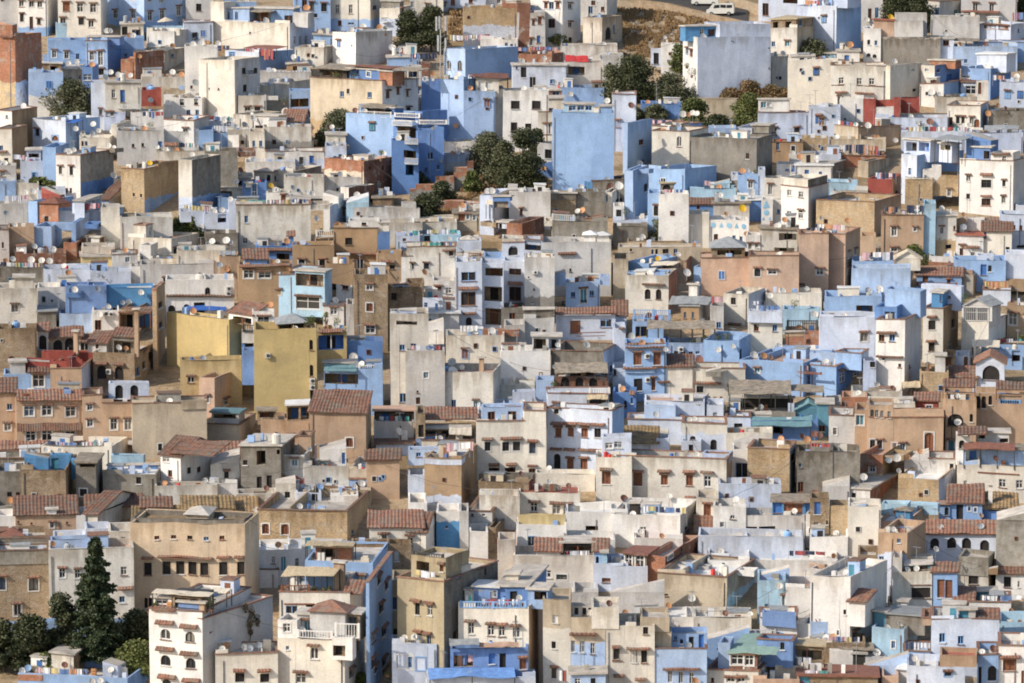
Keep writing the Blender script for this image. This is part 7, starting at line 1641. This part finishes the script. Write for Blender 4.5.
tree('dark treetop left of centre behind the top right houses',400,150,150,190,'leaf_dark',n=4500,seed=51)
tree('dark treetop right of centre behind the top right houses',495,150,150,190,'leaf_dark',n=4500,seed=52)
tree('dark treetop at the top right corner',1010,80,70,90,'leaf_dark',n=1200,seed=53)
T(3,1)
tree('round green bush beside the white aqua-topped wall',262,525,180,115,'leaf_olive',n=3600,seed=54,cat='bush',name='bush')
T(0,1)
tree('vine-like bush covering the white court',190,275,190,66,'leaf',n=2400,seed=55,cat='bush',name='bush')
tree('dark green tree behind the cream open court house',895,500,190,98,'leaf',n=3500,seed=56)
T(4,1)
tree('green bush at the foot of the dusty ochre house',478,625,100,85,'leaf',n=2000,seed=57,cat='bush',name='bush')
tree('small grey-green bush by the cream tent',552,640,66,50,'leaf_olive',n=900,seed=58,cat='bush',name='bush')
T(0,4)
tree('tall dark conifer towering over the garden',462,605,285,634,'leaf_conifer','cone',n=26000,seed=61,name='conifer')
tree('rounded dark tree near the left edge below the brown house',150,615,190,250,'leaf_dark',n=6500,seed=62)
tree('dark tree cut by the left edge of the garden',15,615,150,230,'leaf_dark',n=5000,seed=63)
tree('grey-green tree between brown house and conifer',300,580,170,330,'leaf_dark',n=6000,seed=64)
tree('green tree between the conifer and the white tower',655,540,170,200,'leaf_dark',n=4500,seed=65)
tree('yellow-green lemon tree beside the white tower',655,650,190,160,'leaf',n=5200,seed=66)
tree('yellow-green bush left of the cluttered roof',225,660,90,120,'leaf',n=2000,seed=67,cat='bush',name='bush')
T(1,4)
tree('yellow-green bush at the foot of the villa',735,720,120,80,'leaf',n=2400,seed=68,cat='bush',name='bush')
def find(lb): return [x for x in HOUSES if x.label==lb][0]
def creeper(label,xs,B,n=900):
    LABELS.add(label); sn=B.ef*(-1); pts=[]
    for (x,y,r) in xs:
        pts.append((ray_plane(X_(x),Y_(y),B.N if B.N.z==0 else V((B.N.x,B.N.y,0)),B.ef)+sn*.25,r*T0[2]/8.8))
    base=pts[-1][0].copy(); o=thing('climbing_plant',base,label,'climbing plant'); m=MB()
    for (p,r),(q,_) in zip(pts,pts[1:]): m.tube(p,q,.05,n=5)
    m.build('stem',M['bark'],o,base); m=MB(); rg=random.Random(5)
    for p,r in pts: leafcloud(m,p,(r*.3+.1,r,r),int(n/len(pts)),.22,rg,.5)
    m.build('foliage',M['leaf_dry'],o,base)
creeper('brownish climbing plant on the white tower flank',[(185,320,30),(215,350,40),(240,385,32),(205,400,32),(210,440,16),(205,490,8)],find('white tower house side with climbing plants') if any(x.label=='white tower house side with climbing plants' for x in HOUSES) else HOUSES[-1])
# hillside road, retaining wall, vans
T(3,0)
def gpt(x,y,up=0.0):
    px,py=X_(x),Y_(y); p=P(px,py,depth_at(py)); return V((p.x,p.y,p.z+up))
def strip(name,pa,pb,up,mat,kind='structure',th=.4):
    m=MB(); A=[gpt(x,y,up) for x,y in pa]; Bq=[gpt(x,y,up) for x,y in pb]
    for i in range(len(A)-1):
        m.poly([A[i],A[i+1],Bq[i+1],Bq[i]]); t=V((0,0,-th)); m.poly([A[i],A[i+1],A[i+1]+t,A[i]+t]); m.poly([Bq[i],Bq[i+1],Bq[i+1]+t,Bq[i]+t])
    o=m.build(name,mat,None,A[0]); o['kind']=kind; return o
M['asphalt']=simple('old_asphalt',(0.075,0.07,0.065),0.9,var=.3)
strip('road',[(90,-12),(260,8),(430,50),(640,110)],[(110,-60),(270,-35),(440,0),(650,52)],.10,M['asphalt'])
def longwall(label,pts,hgt,th,code,name='retaining_wall'):
    LABELS.add(label); m=MB(); Q=[gpt(x,y) for x,y in pts]; base=Q[0]
    o=thing(name,base,label,'wall')
    for a,c in zip(Q,Q[1:]):
        dr=V((c.x-a.x,c.y-a.y,0)).normalized(); nn=V((-dr.y,dr.x,0)); top=max(a.z,c.z)
        p=[a,c,c+nn*th,a+nn*th]; lo=[V((q.x,q.y,q.z-1)) for q in p]; hi=[V((a.x,a.y,a.z+hgt)),V((c.x,c.y,c.z+hgt)),V((p[2].x,p[2].y,c.z+hgt)),V((p[3].x,p[3].y,a.z+hgt))]
        for i in range(4): j=(i+1)%4; m.poly([lo[i],lo[j],hi[j],hi[i]])
        m.poly(hi)
    k=m.build('wall',wmat(code),o,base); paint(k,code,0)
longwall('long stone retaining wall holding up the hillside road',[(95,25),(240,45),(330,72),(480,104),(640,135)],1.2,.6,'E')
longwall('stone wall along the upper side of the hillside road',[(100,-62),(300,-38),(560,20),(700,70)],1.6,.6,'E')
def van(label,x,y,yaw,body='frame_w'):
    LABELS.add(label); p=gpt(x,y,.12); o=thing('parked_van',p,label,'van','white vans parked on the hillside road')
    c,s_=math.cos(yaw),math.sin(yaw); F=V((c,s_,0)); S_=V((-s_,c,0)); Z=V((0,0,1)); org=p
    prof=[(-2.5,.35),(-2.5,1.5),(-2.4,2.05),(-2.2,2.2),(1.15,2.2),(1.45,2.1),(2.05,1.25),(2.5,1.1),(2.58,.8),(2.58,.35)]
    m=MB(); hw=.95; L_=[p+F*a-S_*hw+Z*z for a,z in prof]; R_=[p+F*a+S_*hw+Z*z for a,z in prof]
    m.poly(L_); m.poly(R_[::-1])
    for i in range(len(prof)): j=(i+1)%len(prof); m.poly([L_[i],L_[j],R_[j],R_[i]])
    m.build('body',M['van_paint'],o,org)
    for sgn in (-1,1):
        for a0,a1 in ((-2.2,-1.2),(-1.05,-.05),(.15,1.25)):
            w_=MB(); q=p+F*a0+S_*(sgn*(hw+.012))+Z*1.35; e=F*(a1-a0); w_.poly([q,q+e,q+e*(.82 if a1>1 else 1)+Z*.55,q+Z*.55]); w_.build('window',M['glass'],o,org)
    w_=MB(); q=p+F*2.07-S_*.82+Z*1.28+V((0,0,.02)); w_.poly([q,q+S_*1.64,p+F*1.48+S_*.78+Z*2.08,p+F*1.48-S_*.78+Z*2.08]); w_.build('windscreen',M['glass'],o,org)
    w_=MB(); q=p-F*2.515-S_*.75+Z*1.4; w_.poly([q,q+S_*1.5,q+S_*1.45+Z*.5,q+S_*.05+Z*.5]); w_.build('rear_window',M['glass'],o,org)
    for a in (-1.6,1.6):
        for sgn in (-1,1):
            w_=MB(); q=p+F*a+S_*(sgn*.80)+Z*.34; w_.tube(q,q+S_*(sgn*.2),.36,n=14); t=w_.build('wheel',M['frame_d'],o,org)
            r_=MB(); r_.tube(q+S_*(sgn*.19),q+S_*(sgn*.215),.2,n=10); r_.build('rim',M['metal'],t,org)
    for sgn in (-1,1):
        w_=MB(); q=p+F*2.585+S_*(sgn*.7)+Z*.8; w_.box(q-S_*.14-Z*.09-F*.02,S_*.28,F*.04,Z*.18); w_.build('headlight',M['frame_w'],o,org)
    w_=MB(); w_.box(p+F*2.56-S_*.9+Z*.35,S_*1.8,F*.08,Z*.2); w_.build('bumper',M['frame_d'],o,org)
M['van_paint']=simple('cream_van_paint',(0.62,0.60,0.54),0.4,var=.06)
van('white van on the hillside road, cut by the top edge',440,28,R(172)); van('cream minibus parked in front of the upper van',515,75,R(172))
# radio mast on the cube house
T(2,0)
B=find('big blue cube house left of the white grilled house'); lb='grey radio mast with tall panel antennas beside dark olives'; LABELS.add(lb)
A=V((B.N.x,B.N.y,0))+B.es*1.5; base=ray_plane(X_(168),Y_(382),A,B.es); o=thing('radio_mast',base,lb,'radio mast')
def mp(x,y,dd=0): return ray_plane(X_(x),Y_(y),A+B.es*dd,B.es)
m=MB(); m.tube(mp(150,382),mp(150,90),.10,n=6); m.build('pole',M['metal'],o,base)
m=MB(); m.tube(mp(172,382),mp(172,80),.13,n=6); m.build('pole',M['frame_d'],o,base)
m=MB(); m.tube(mp(182,382,.8),mp(178,150,.8),.06,n=5); m.build('pole',M['frame_d'],o,base)
for k in range(9): m=MB(); y=375-k*32; m.tube(mp(150,y),mp(172,y-16),.04,n=4); m.build('brace',M['metal'],o,base)
for x,y0,y1 in ((134,80,150),(148,78,140),(176,78,150),(142,170,250),(176,185,250)):
    m=MB(); q=mp(x,y1); m.box(q-B.es*.25-B.ef*.15,B.ef*.32,B.es*.15,V((0,0,(mp(x,y0)-q).z))); m.build('panel_antenna',M['sheet_g'],o,base)
for x0,x1,y in ((172,240,385),(172,215,385)):
    m=MB(); m.tube(mp(x1,y),mp(172,260),.02,n=3); m.build('guy_wire',M['frame_d'],o,base)
# parasols
def parasol(label,x,y,r,mat,house,ddd=1.5):
    B=find(house); LABELS.add(label); A=V((B.N.x,B.N.y,0))+B.es*ddd; q=ray_plane(X_(x),Y_(y),A,B.es); s_=FPX/(q-CAM).dot(FW); R_=r*T0[2]/s_; base=V((q.x,q.y,q.z-2.0)); o=thing('parasol',base,label,'parasol')
    m=MB(); n=12; ring=[q+V((math.cos(6.283*i/n)*R_,math.sin(6.283*i/n)*R_,0)) for i in range(n)]; top=q+V((0,0,R_*.5))
    for i in range(n): j=(i+1)%n; m.poly([ring[i],ring[j],top]); m.poly([ring[i],ring[j],ring[j]-V((0,0,.15)),ring[i]-V((0,0,.15))])
    m.build('canopy',M[mat],o,base); m=MB(); m.tube(base,top,.04,n=6); m.build('pole',M['wood'],o,base)
T(0,0); parasol('cream parasol open on the aqua walled terrace',808,102,40,'tarp_w','aqua terrace wall in front of the parasol')
T(2,0); parasol('small pale blue parasol beside brick and cream rooms',720,470,28,'dish_l','brick and cream roof rooms beside blue umbrella')
# painted ornaments
def ornament(house,pts):
    B=find(house)
    for kd,x,y,r in pts:
        m=MB(); c=ray_plane(X_(x),Y_(y),V((B.N.x,B.N.y,0))-B.es*.05,B.es); s_=FPX/(c-CAM).dot(FW); R_=r*T0[2]/s_; Z=V((0,0,1))
        if kd=='c': m.poly([c+B.ef*(math.cos(6.283*i/16)*R_)+Z*(math.sin(6.283*i/16)*R_*1.15) for i in range(16)])
        else: m.poly([c-B.ef*R_-Z*R_*1.1,c+B.ef*R_-Z*R_*1.1,c+Z*R_*1.3])
        o=m.build('ornament',M['ornament'],B.root,B.root.location)
M['ornament']=simple('sky_blue_paint',(0.27,0.50,0.68),0.8,var=.1)
T(3,1)
ornament('white pillar wall with blue triangle and circle ornaments',[('t',737,340,16),('c',737,380,12),('t',723,408,7),('t',753,408,7)])
ornament('white parapet wall with row of blue ornaments',[('c',482,441,11),('t',519,443,10),('c',554,443,11),('t',589,444,10),('c',624,445,11)])
# dry grass, scrub and loose stone on the open slopes
def slope(label,ox,oy,poly,n,mat,size,name,up=.2,seed=4):
    T(ox,oy); rg=random.Random(seed); m=MB(); xs=[p[0] for p in poly]; ys=[p[1] for p in poly]; k=0
    def inside(x,y):
        c=False; j=len(poly)-1
        for i in range(len(poly)):
            xi,yi=poly[i]; xj,yj=poly[j]
            if (yi>y)!=(yj>y) and x<(xj-xi)*(y-yi)/(yj-yi)+xi: c=not c
            j=i
        return c
    while k<n:
        x,y=rg.uniform(min(xs),max(xs)),rg.uniform(min(ys),max(ys))
        if not inside(x,y) : continue
        k+=1
        if noise.noise(V((x*.02,y*.03,seed)))<-.15: continue
        p=gpt(x,y,-.2); q=size*rg.uniform(.5,1.4)
        if name=='rubble':
            m.box(p+V((0,0,-.1)),V((q,q*.3,0)),V((-q*.3,q,0)),V((0.05,0,q*rg.uniform(.4,.9))))
        else:
            for _ in range(3):
                a=rg.uniform(0,6.28); t=V((math.cos(a),math.sin(a),0))*q*.35; tip=p+V((rg.uniform(-.2,.2),rg.uniform(-.2,.2),q)); m.poly([p-t,p+t,tip])
    o=m.build(name,M[mat],None,gpt(poly[0][0],poly[0][1])); o['kind']='stuff'; o['label']=label
M['dry_grass']=simple('dry_grass',(0.34,0.22,0.11),0.95,var=.45,scale=1.2); M['stone']=simple('loose_stone',(0.40,0.34,0.27),0.95,var=.4,scale=1.5)
HS=[(0,40),(240,50),(620,135),(520,180),(330,200),(200,280),(0,300)]
slope('dry brown grass on the open slope below the road',3,0,HS,9000,'dry_grass',.5,'dry_grass')
slope('loose pale stones on the open slope below the road',3,0,HS,700,'stone',.45,'rubble',seed=8)
slope('dry grass on the slope left of the brick sided house',2,0,[(190,20),(270,40),(265,200),(185,190)],900,'dry_grass',.7,'dry_grass',seed=9)
GS=[(150,150),(300,110),(640,150),(690,280),(340,290),(340,400),(0,400),(30,290)]
slope('dry grass and weeds on the garden slope',2,1,GS,7000,'dry_grass',.5,'dry_grass',seed=10)
slope('loose stones on the garden slope',2,1,GS,350,'stone',.4,'rubble',seed=12)
T(2,1)
# ---- small roof things that every roof has
rc=random.Random(99)
FAR_DISHES=MB(); FAR_WASH=MB()
for B in HOUSES:
    if B.root['category'] in ('wall','fence') or B.L<3 or B.d<2.5: continue
    org=B.root.location; cur=B
    def spot(): 
        u=rc.uniform(.5,B.L-.9); w_=rc.uniform(.5,min(B.d-.9,4)) if B.d>1.6 else .3; q=B.N+B.ef*u+B.es*w_; return V((q.x,q.y,B.deck))
    # rain pipe and small openings on blank fronts
    z3=V((0,0,1)); fn=-B.es; front0=V((B.N.x,B.N.y,0))
    def fpt(u,z,o=0): q=front0+B.ef*u+fn*o; return V((q.x,q.y,z))
    if rc.random()<.45 and B.L>3:
        u=rc.choice([rc.uniform(.15,.5),B.L-rc.uniform(.15,.5),rc.uniform(.2,B.L-.2)]); m=MB(); m.tube(fpt(u,B.zb-1,.07),fpt(u,B.zt-rc.uniform(.3,1.0),.07),.045,n=5); m.build('drain_pipe',M[rc.choice(['metal','frame_d','tile'])],B.root,org)
    if B.code[0] not in 'MQZ' and not B.win and B.L>3.2 and B.zt-B.zb>3.2:
        for k in range(rc.choice([0,1,1,2]) if B.code[0] in 'WCVLPISOKB' and B.L>4 and B.zt-B.zb>4.5 else 0):
            u=rc.uniform(.6,B.L-1.6); z=B.zt-rc.choice([2.6,3.0,5.2]); a_=.8; h_=1.15
            if z<B.zb+.4: continue
            m=MB(); m.box(fpt(u,z,.002),B.ef*a_,fn*.06,z3*h_); o=m.build('shutter',M[rc.choice(['wood','frame_b','bluedoor','teal','frame_w','glass'])],B.root,org)
            m=MB(); 
            for q_ in ((-.08,-.08,a_+.16,.08),(-.08,h_,a_+.16,.08),(-.08,0,.08,h_),(a_,0,.08,h_),(a_/2-.03,0,.06,h_)): m.box(fpt(u+q_[0],z+q_[1],.003),B.ef*q_[2],fn*.09,z3*q_[3])
            m.build('frame',M[rc.choice(['frame_w','frame_d','frame_b'])],o,org)
            if rc.random()<.5: m=MB(); shingle(m,fpt(u-.2,z+h_+.12,.4),fpt(u+a_+.2,z+h_+.12,.4),fpt(u+a_+.2,z+h_+.32,.01),fpt(u-.2,z+h_+.32,.01),.05,.3); m.build('awning',M['tile'],o,org)
        for k in range(rc.choice([1,1,2,3])):
            u=rc.uniform(.6,B.L-1.2); z=rc.uniform(max(B.zb+1,B.zt-4.5),B.zt-1.6); s_=rc.uniform(.25,.55); m=MB(); m.poly([fpt(u,z,.03),fpt(u+s_,z,.03),fpt(u+s_,z+s_*1.2,.03),fpt(u,z+s_*1.2,.03)]); o=m.build('vent',M['dark'],B.root,org)
            m=MB(); 
            for a_,c_,e_,f_ in ((-.06,-.06,s_+.12,.06),(-.06,s_*1.2,s_+.12,.06),(-.06,0,.06,s_*1.2),(s_,0,.06,s_*1.2)): m.box(fpt(u+a_,z+c_,.003),B.ef*e_,fn*.08,z3*f_)
            m.build('frame',M[rc.choice(['frame_w','frame_b','wood','frame_w'])],o,org)
    flat=B.zt-B.deck>0.15 or B.deck>B.zt+.1
    if not flat: continue
    if rc.random()<.42 and B.L>4 and B.d>4:
        w_=rc.uniform(1.4,min(3.2,B.L*.45)); u=rc.choice([.25,B.L-.25-w_,rc.uniform(.25,B.L-.25-w_)]); dd_=rc.uniform(1.5,B.d-2.6) if B.d>4.2 else 1.2; hh=rc.uniform(.9,1.9); A_=B.N+B.ef*u+B.es*dd_; z0=B.deck; code=rc.choice(['W','W','C','V','B','I','P','L','S','G',B.code[0]]) 
        m=MB(); A_.z=z0; m.box(A_,B.ef*w_,B.es*1.9,z3*hh); o=m.build('stair_room',wmat(code),B.root,org); paint(o,code,0)
        m=MB(); q=A_-B.ef*.12-B.es*.12; q.z=z0+hh+.003; m.box(q,B.ef*(w_+.24),B.es*2.14,z3*.12); m.build('roof',M[rc.choice(['deck_w','deck','sheet_g','tile'])],o,org)
        m=MB(); q=A_+B.ef*(w_*rc.uniform(.2,.5))-B.es*.02; e=B.ef*.65; hq=z3*(hh*.8); m.poly([q,q+e,q+e+hq,q+hq]); m.build('door',M[rc.choice(['bluedoor','wood','dark','teal','dark'])],o,org)
    if rc.random()<.4 and B.L>5:
        u=rc.uniform(.25,.75)*B.L; m=MB(); A_=B.N+B.ef*u+B.es*.25; A_.z=B.deck; m.box(A_,B.ef*.18,B.es*(B.d-.6),z3*(B.zt-B.deck+rc.uniform(-.1,.5))); o=m.build('dividing_wall',wmat(B.code),B.root,org); paint(o,B.code,0)
    if rc.random()<.45 and B.zt>B.deck+.3:
        w_=rc.uniform(.8,max(1,B.L*.4)); u=rc.choice([0.0,max(0,B.L-w_)]); m=MB(); A_=B.N+B.ef*u; A_.z=B.zt+.004; m.box(A_,B.ef*min(w_,B.L),B.es*.22,z3*rc.uniform(.25,.6)); o=m.build('parapet',wmat(B.code),B.root,org); paint(o,B.code,0)
    if rc.random()<.4:
        for k in range(rc.choice([1,2,3])):
            q=spot(); q.z+=.5; kd,nm_,mk=rc.choice([('storage_crate','crate','wood'),('storage_crate','crate','frame_b'),('plastic_drum','drum','bluedoor'),('plastic_drum','drum','tarp_r'),('plank_pile','plank pile','sheet'),('storage_crate','crate','dish_o'),('folded_tarpaulin','tarpaulin','tarp_w')])
            m=MB(); a=rc.uniform(.3,.6)
            if nm_=='drum': m.tube(q-z3*.5,q+z3*.35,.28,.26,n=10); m.tube(q+z3*.35,q+z3*.42,.15,n=8)
            elif nm_=='crate':
                for zz in range(3): m.box(q-z3*.5+z3*(zz*.3),B.ef*a,B.es*a,z3*.24)
            elif nm_=='plank pile':
                for zz in range(5): m.box(q-z3*.5+z3*(zz*.17)+B.ef*rc.uniform(0,.2),B.ef*1.6,B.es*.3,z3*.12)
            else: m.box(q-z3*.5,B.ef*.9,B.es*.6,z3*.5); m.box(q+B.ef*.1,B.ef*.6,B.es*.4,z3*.2)
            o=m.build(kd,M[mk],None,q-z3*.5); o['category']=nm_; o['label']=' '.join(('%s %s lying on the %s'%({'wood':'brown','frame_b':'light blue','bluedoor':'dark blue','tarp_r':'red','sheet':'weathered','dish_o':'orange','tarp_w':'cream'}[mk],nm_,B.label)).split()[:16]); o['group']='%ss on the %s'%(nm_,B.label)
    if rc.random()<.05 and B.L>4:
        T0[:]=[0,0,1.0]; q0=B.N+B.ef*.6; q1=B.N+B.ef*(B.L-.6); q0.z=q1.z=B.zt+.3
        def prj(q): rel=q-CAM; dq=rel.dot(FW); return CX+FPX*rel.dot(RT)/dq,CY-FPX*rel.dot(UP)/dq
        (xa,ya),(xb,yb_)=prj(q0),prj(q1); laundry('%f,%f,%f,%f'%(min(xa,xb),max(xa,xb),(ya+yb_)/2,5.5))
    for k in range(rc.choice([1,1,2,2,3])):
        q=spot(); m=MB(); a=rc.uniform(.3,.9); m.box(q,B.ef*a,B.es*rc.uniform(.3,.7),V((0,0,rc.uniform(.5,1.35)))); mm=m.build('chimney',wmat('W'),B.root,org); paint(mm,rc.choice('WWCVGPB'),0)
    if rc.random()<.35:
        q=spot(); lab=' '.join(('thin television antenna on the %s'%B.label).split()[:16]); 
        t=q+V((0,0,rc.uniform(2.0,3.6))); o=thing('television_antenna',q,lab,'antenna','antennas on the %s'%B.label)
        m=MB(); m.tube(q,t,.035,n=4); m.build('mast',M['metal'],o,q); m=MB(); an=rc.uniform(0,3); dr=V((math.cos(an),math.sin(an),0)); pe=V((-dr.y,dr.x,0)); m.tube(t-dr*.6,t+dr*.6,.02,n=4)
        for k in range(5): c=t+dr*(-.5+k*.25); m.tube(c-pe*.3,c+pe*.3,.014,n=4)
        m.build('aerial',M['metal'],o,q)
    for k in range(rc.choice([0,0,0,1,1,2])):
        q=spot(); q=q+V((0,0,rc.uniform(.7,1.0))); rel=q-CAM; dpt=rel.dot(FW); px=CX+FPX*rel.dot(RT)/dpt; py=CY-FPX*rel.dot(UP)/dpt; T0[:]=[0,0,1.0]; dish('%f,%f,%s,%f'%(px,py,rc.choice('wwwwogb'),rc.uniform(2.0,3.1)))
    if rc.random()<.14:
        q=spot(); lab=' '.join(('round plastic water tank on the %s'%B.label).split()[:16]); o=thing('water_tank',q,lab,'water tank','water tanks on the %s'%B.label); r=rc.uniform(.35,.6)
        m=MB(); m.tube(q,q+V((0,0,1.1)),r,n=12); m.tube(q+V((0,0,1.1)),q+V((0,0,1.3)),r,r*.4,n=12); m.build('tank',M[rc.choice(['frame_w','dish_g','frame_b','dish_w'])],o,q)
        m=MB(); m.tube(q+V((0,0,1.3)),q+V((0,0,1.4)),r*.35,n=10); m.build('lid',M['frame_d'],o,q)

fo=FAR_DISHES.build('satellite_dishes',[M[k] for k in DM],None,V((0,300,10))); fo['kind']='stuff'; fo['label']='small satellite dishes scattered over the roofs of the whole town'

# sagging cables between neighbouring houses
rk=random.Random(17); hs=[B for B in HOUSES if B.L>3]
for k in range(60):
    B=rk.choice(hs); c=[x for x in hs if x is not B and 8<(x.N-B.N).length<26]
    if not c: continue
    D=rk.choice(c); a=V((B.N.x,B.N.y,B.zt+.6))+B.es*.5; e=V((D.N.x,D.N.y,D.zt+.6))+D.es*.5; n=10; m=MB(); pts=[a.lerp(e,i/n)-V((0,0,1.1*4*(i/n)*(1-i/n))) for i in range(n+1)]
    for p,q in zip(pts,pts[1:]): m.tube(p,q,.022,n=3,cap=False)
    o=m.build('overhead_cable',M['frame_d'],None,a); o['category']='cable'; o['label']=' '.join(('thin black cable sagging from the %s'%B.label).split()[:16]); o['group']='overhead cables from the %s'%B.label

fo=FAR_WASH.build('distant_washing',[M['cloth%d'%k] for k in range(9)],None,V((0,300,10))); fo['kind']='stuff'; fo['label']='coloured washing drying on many small roofs across the town'
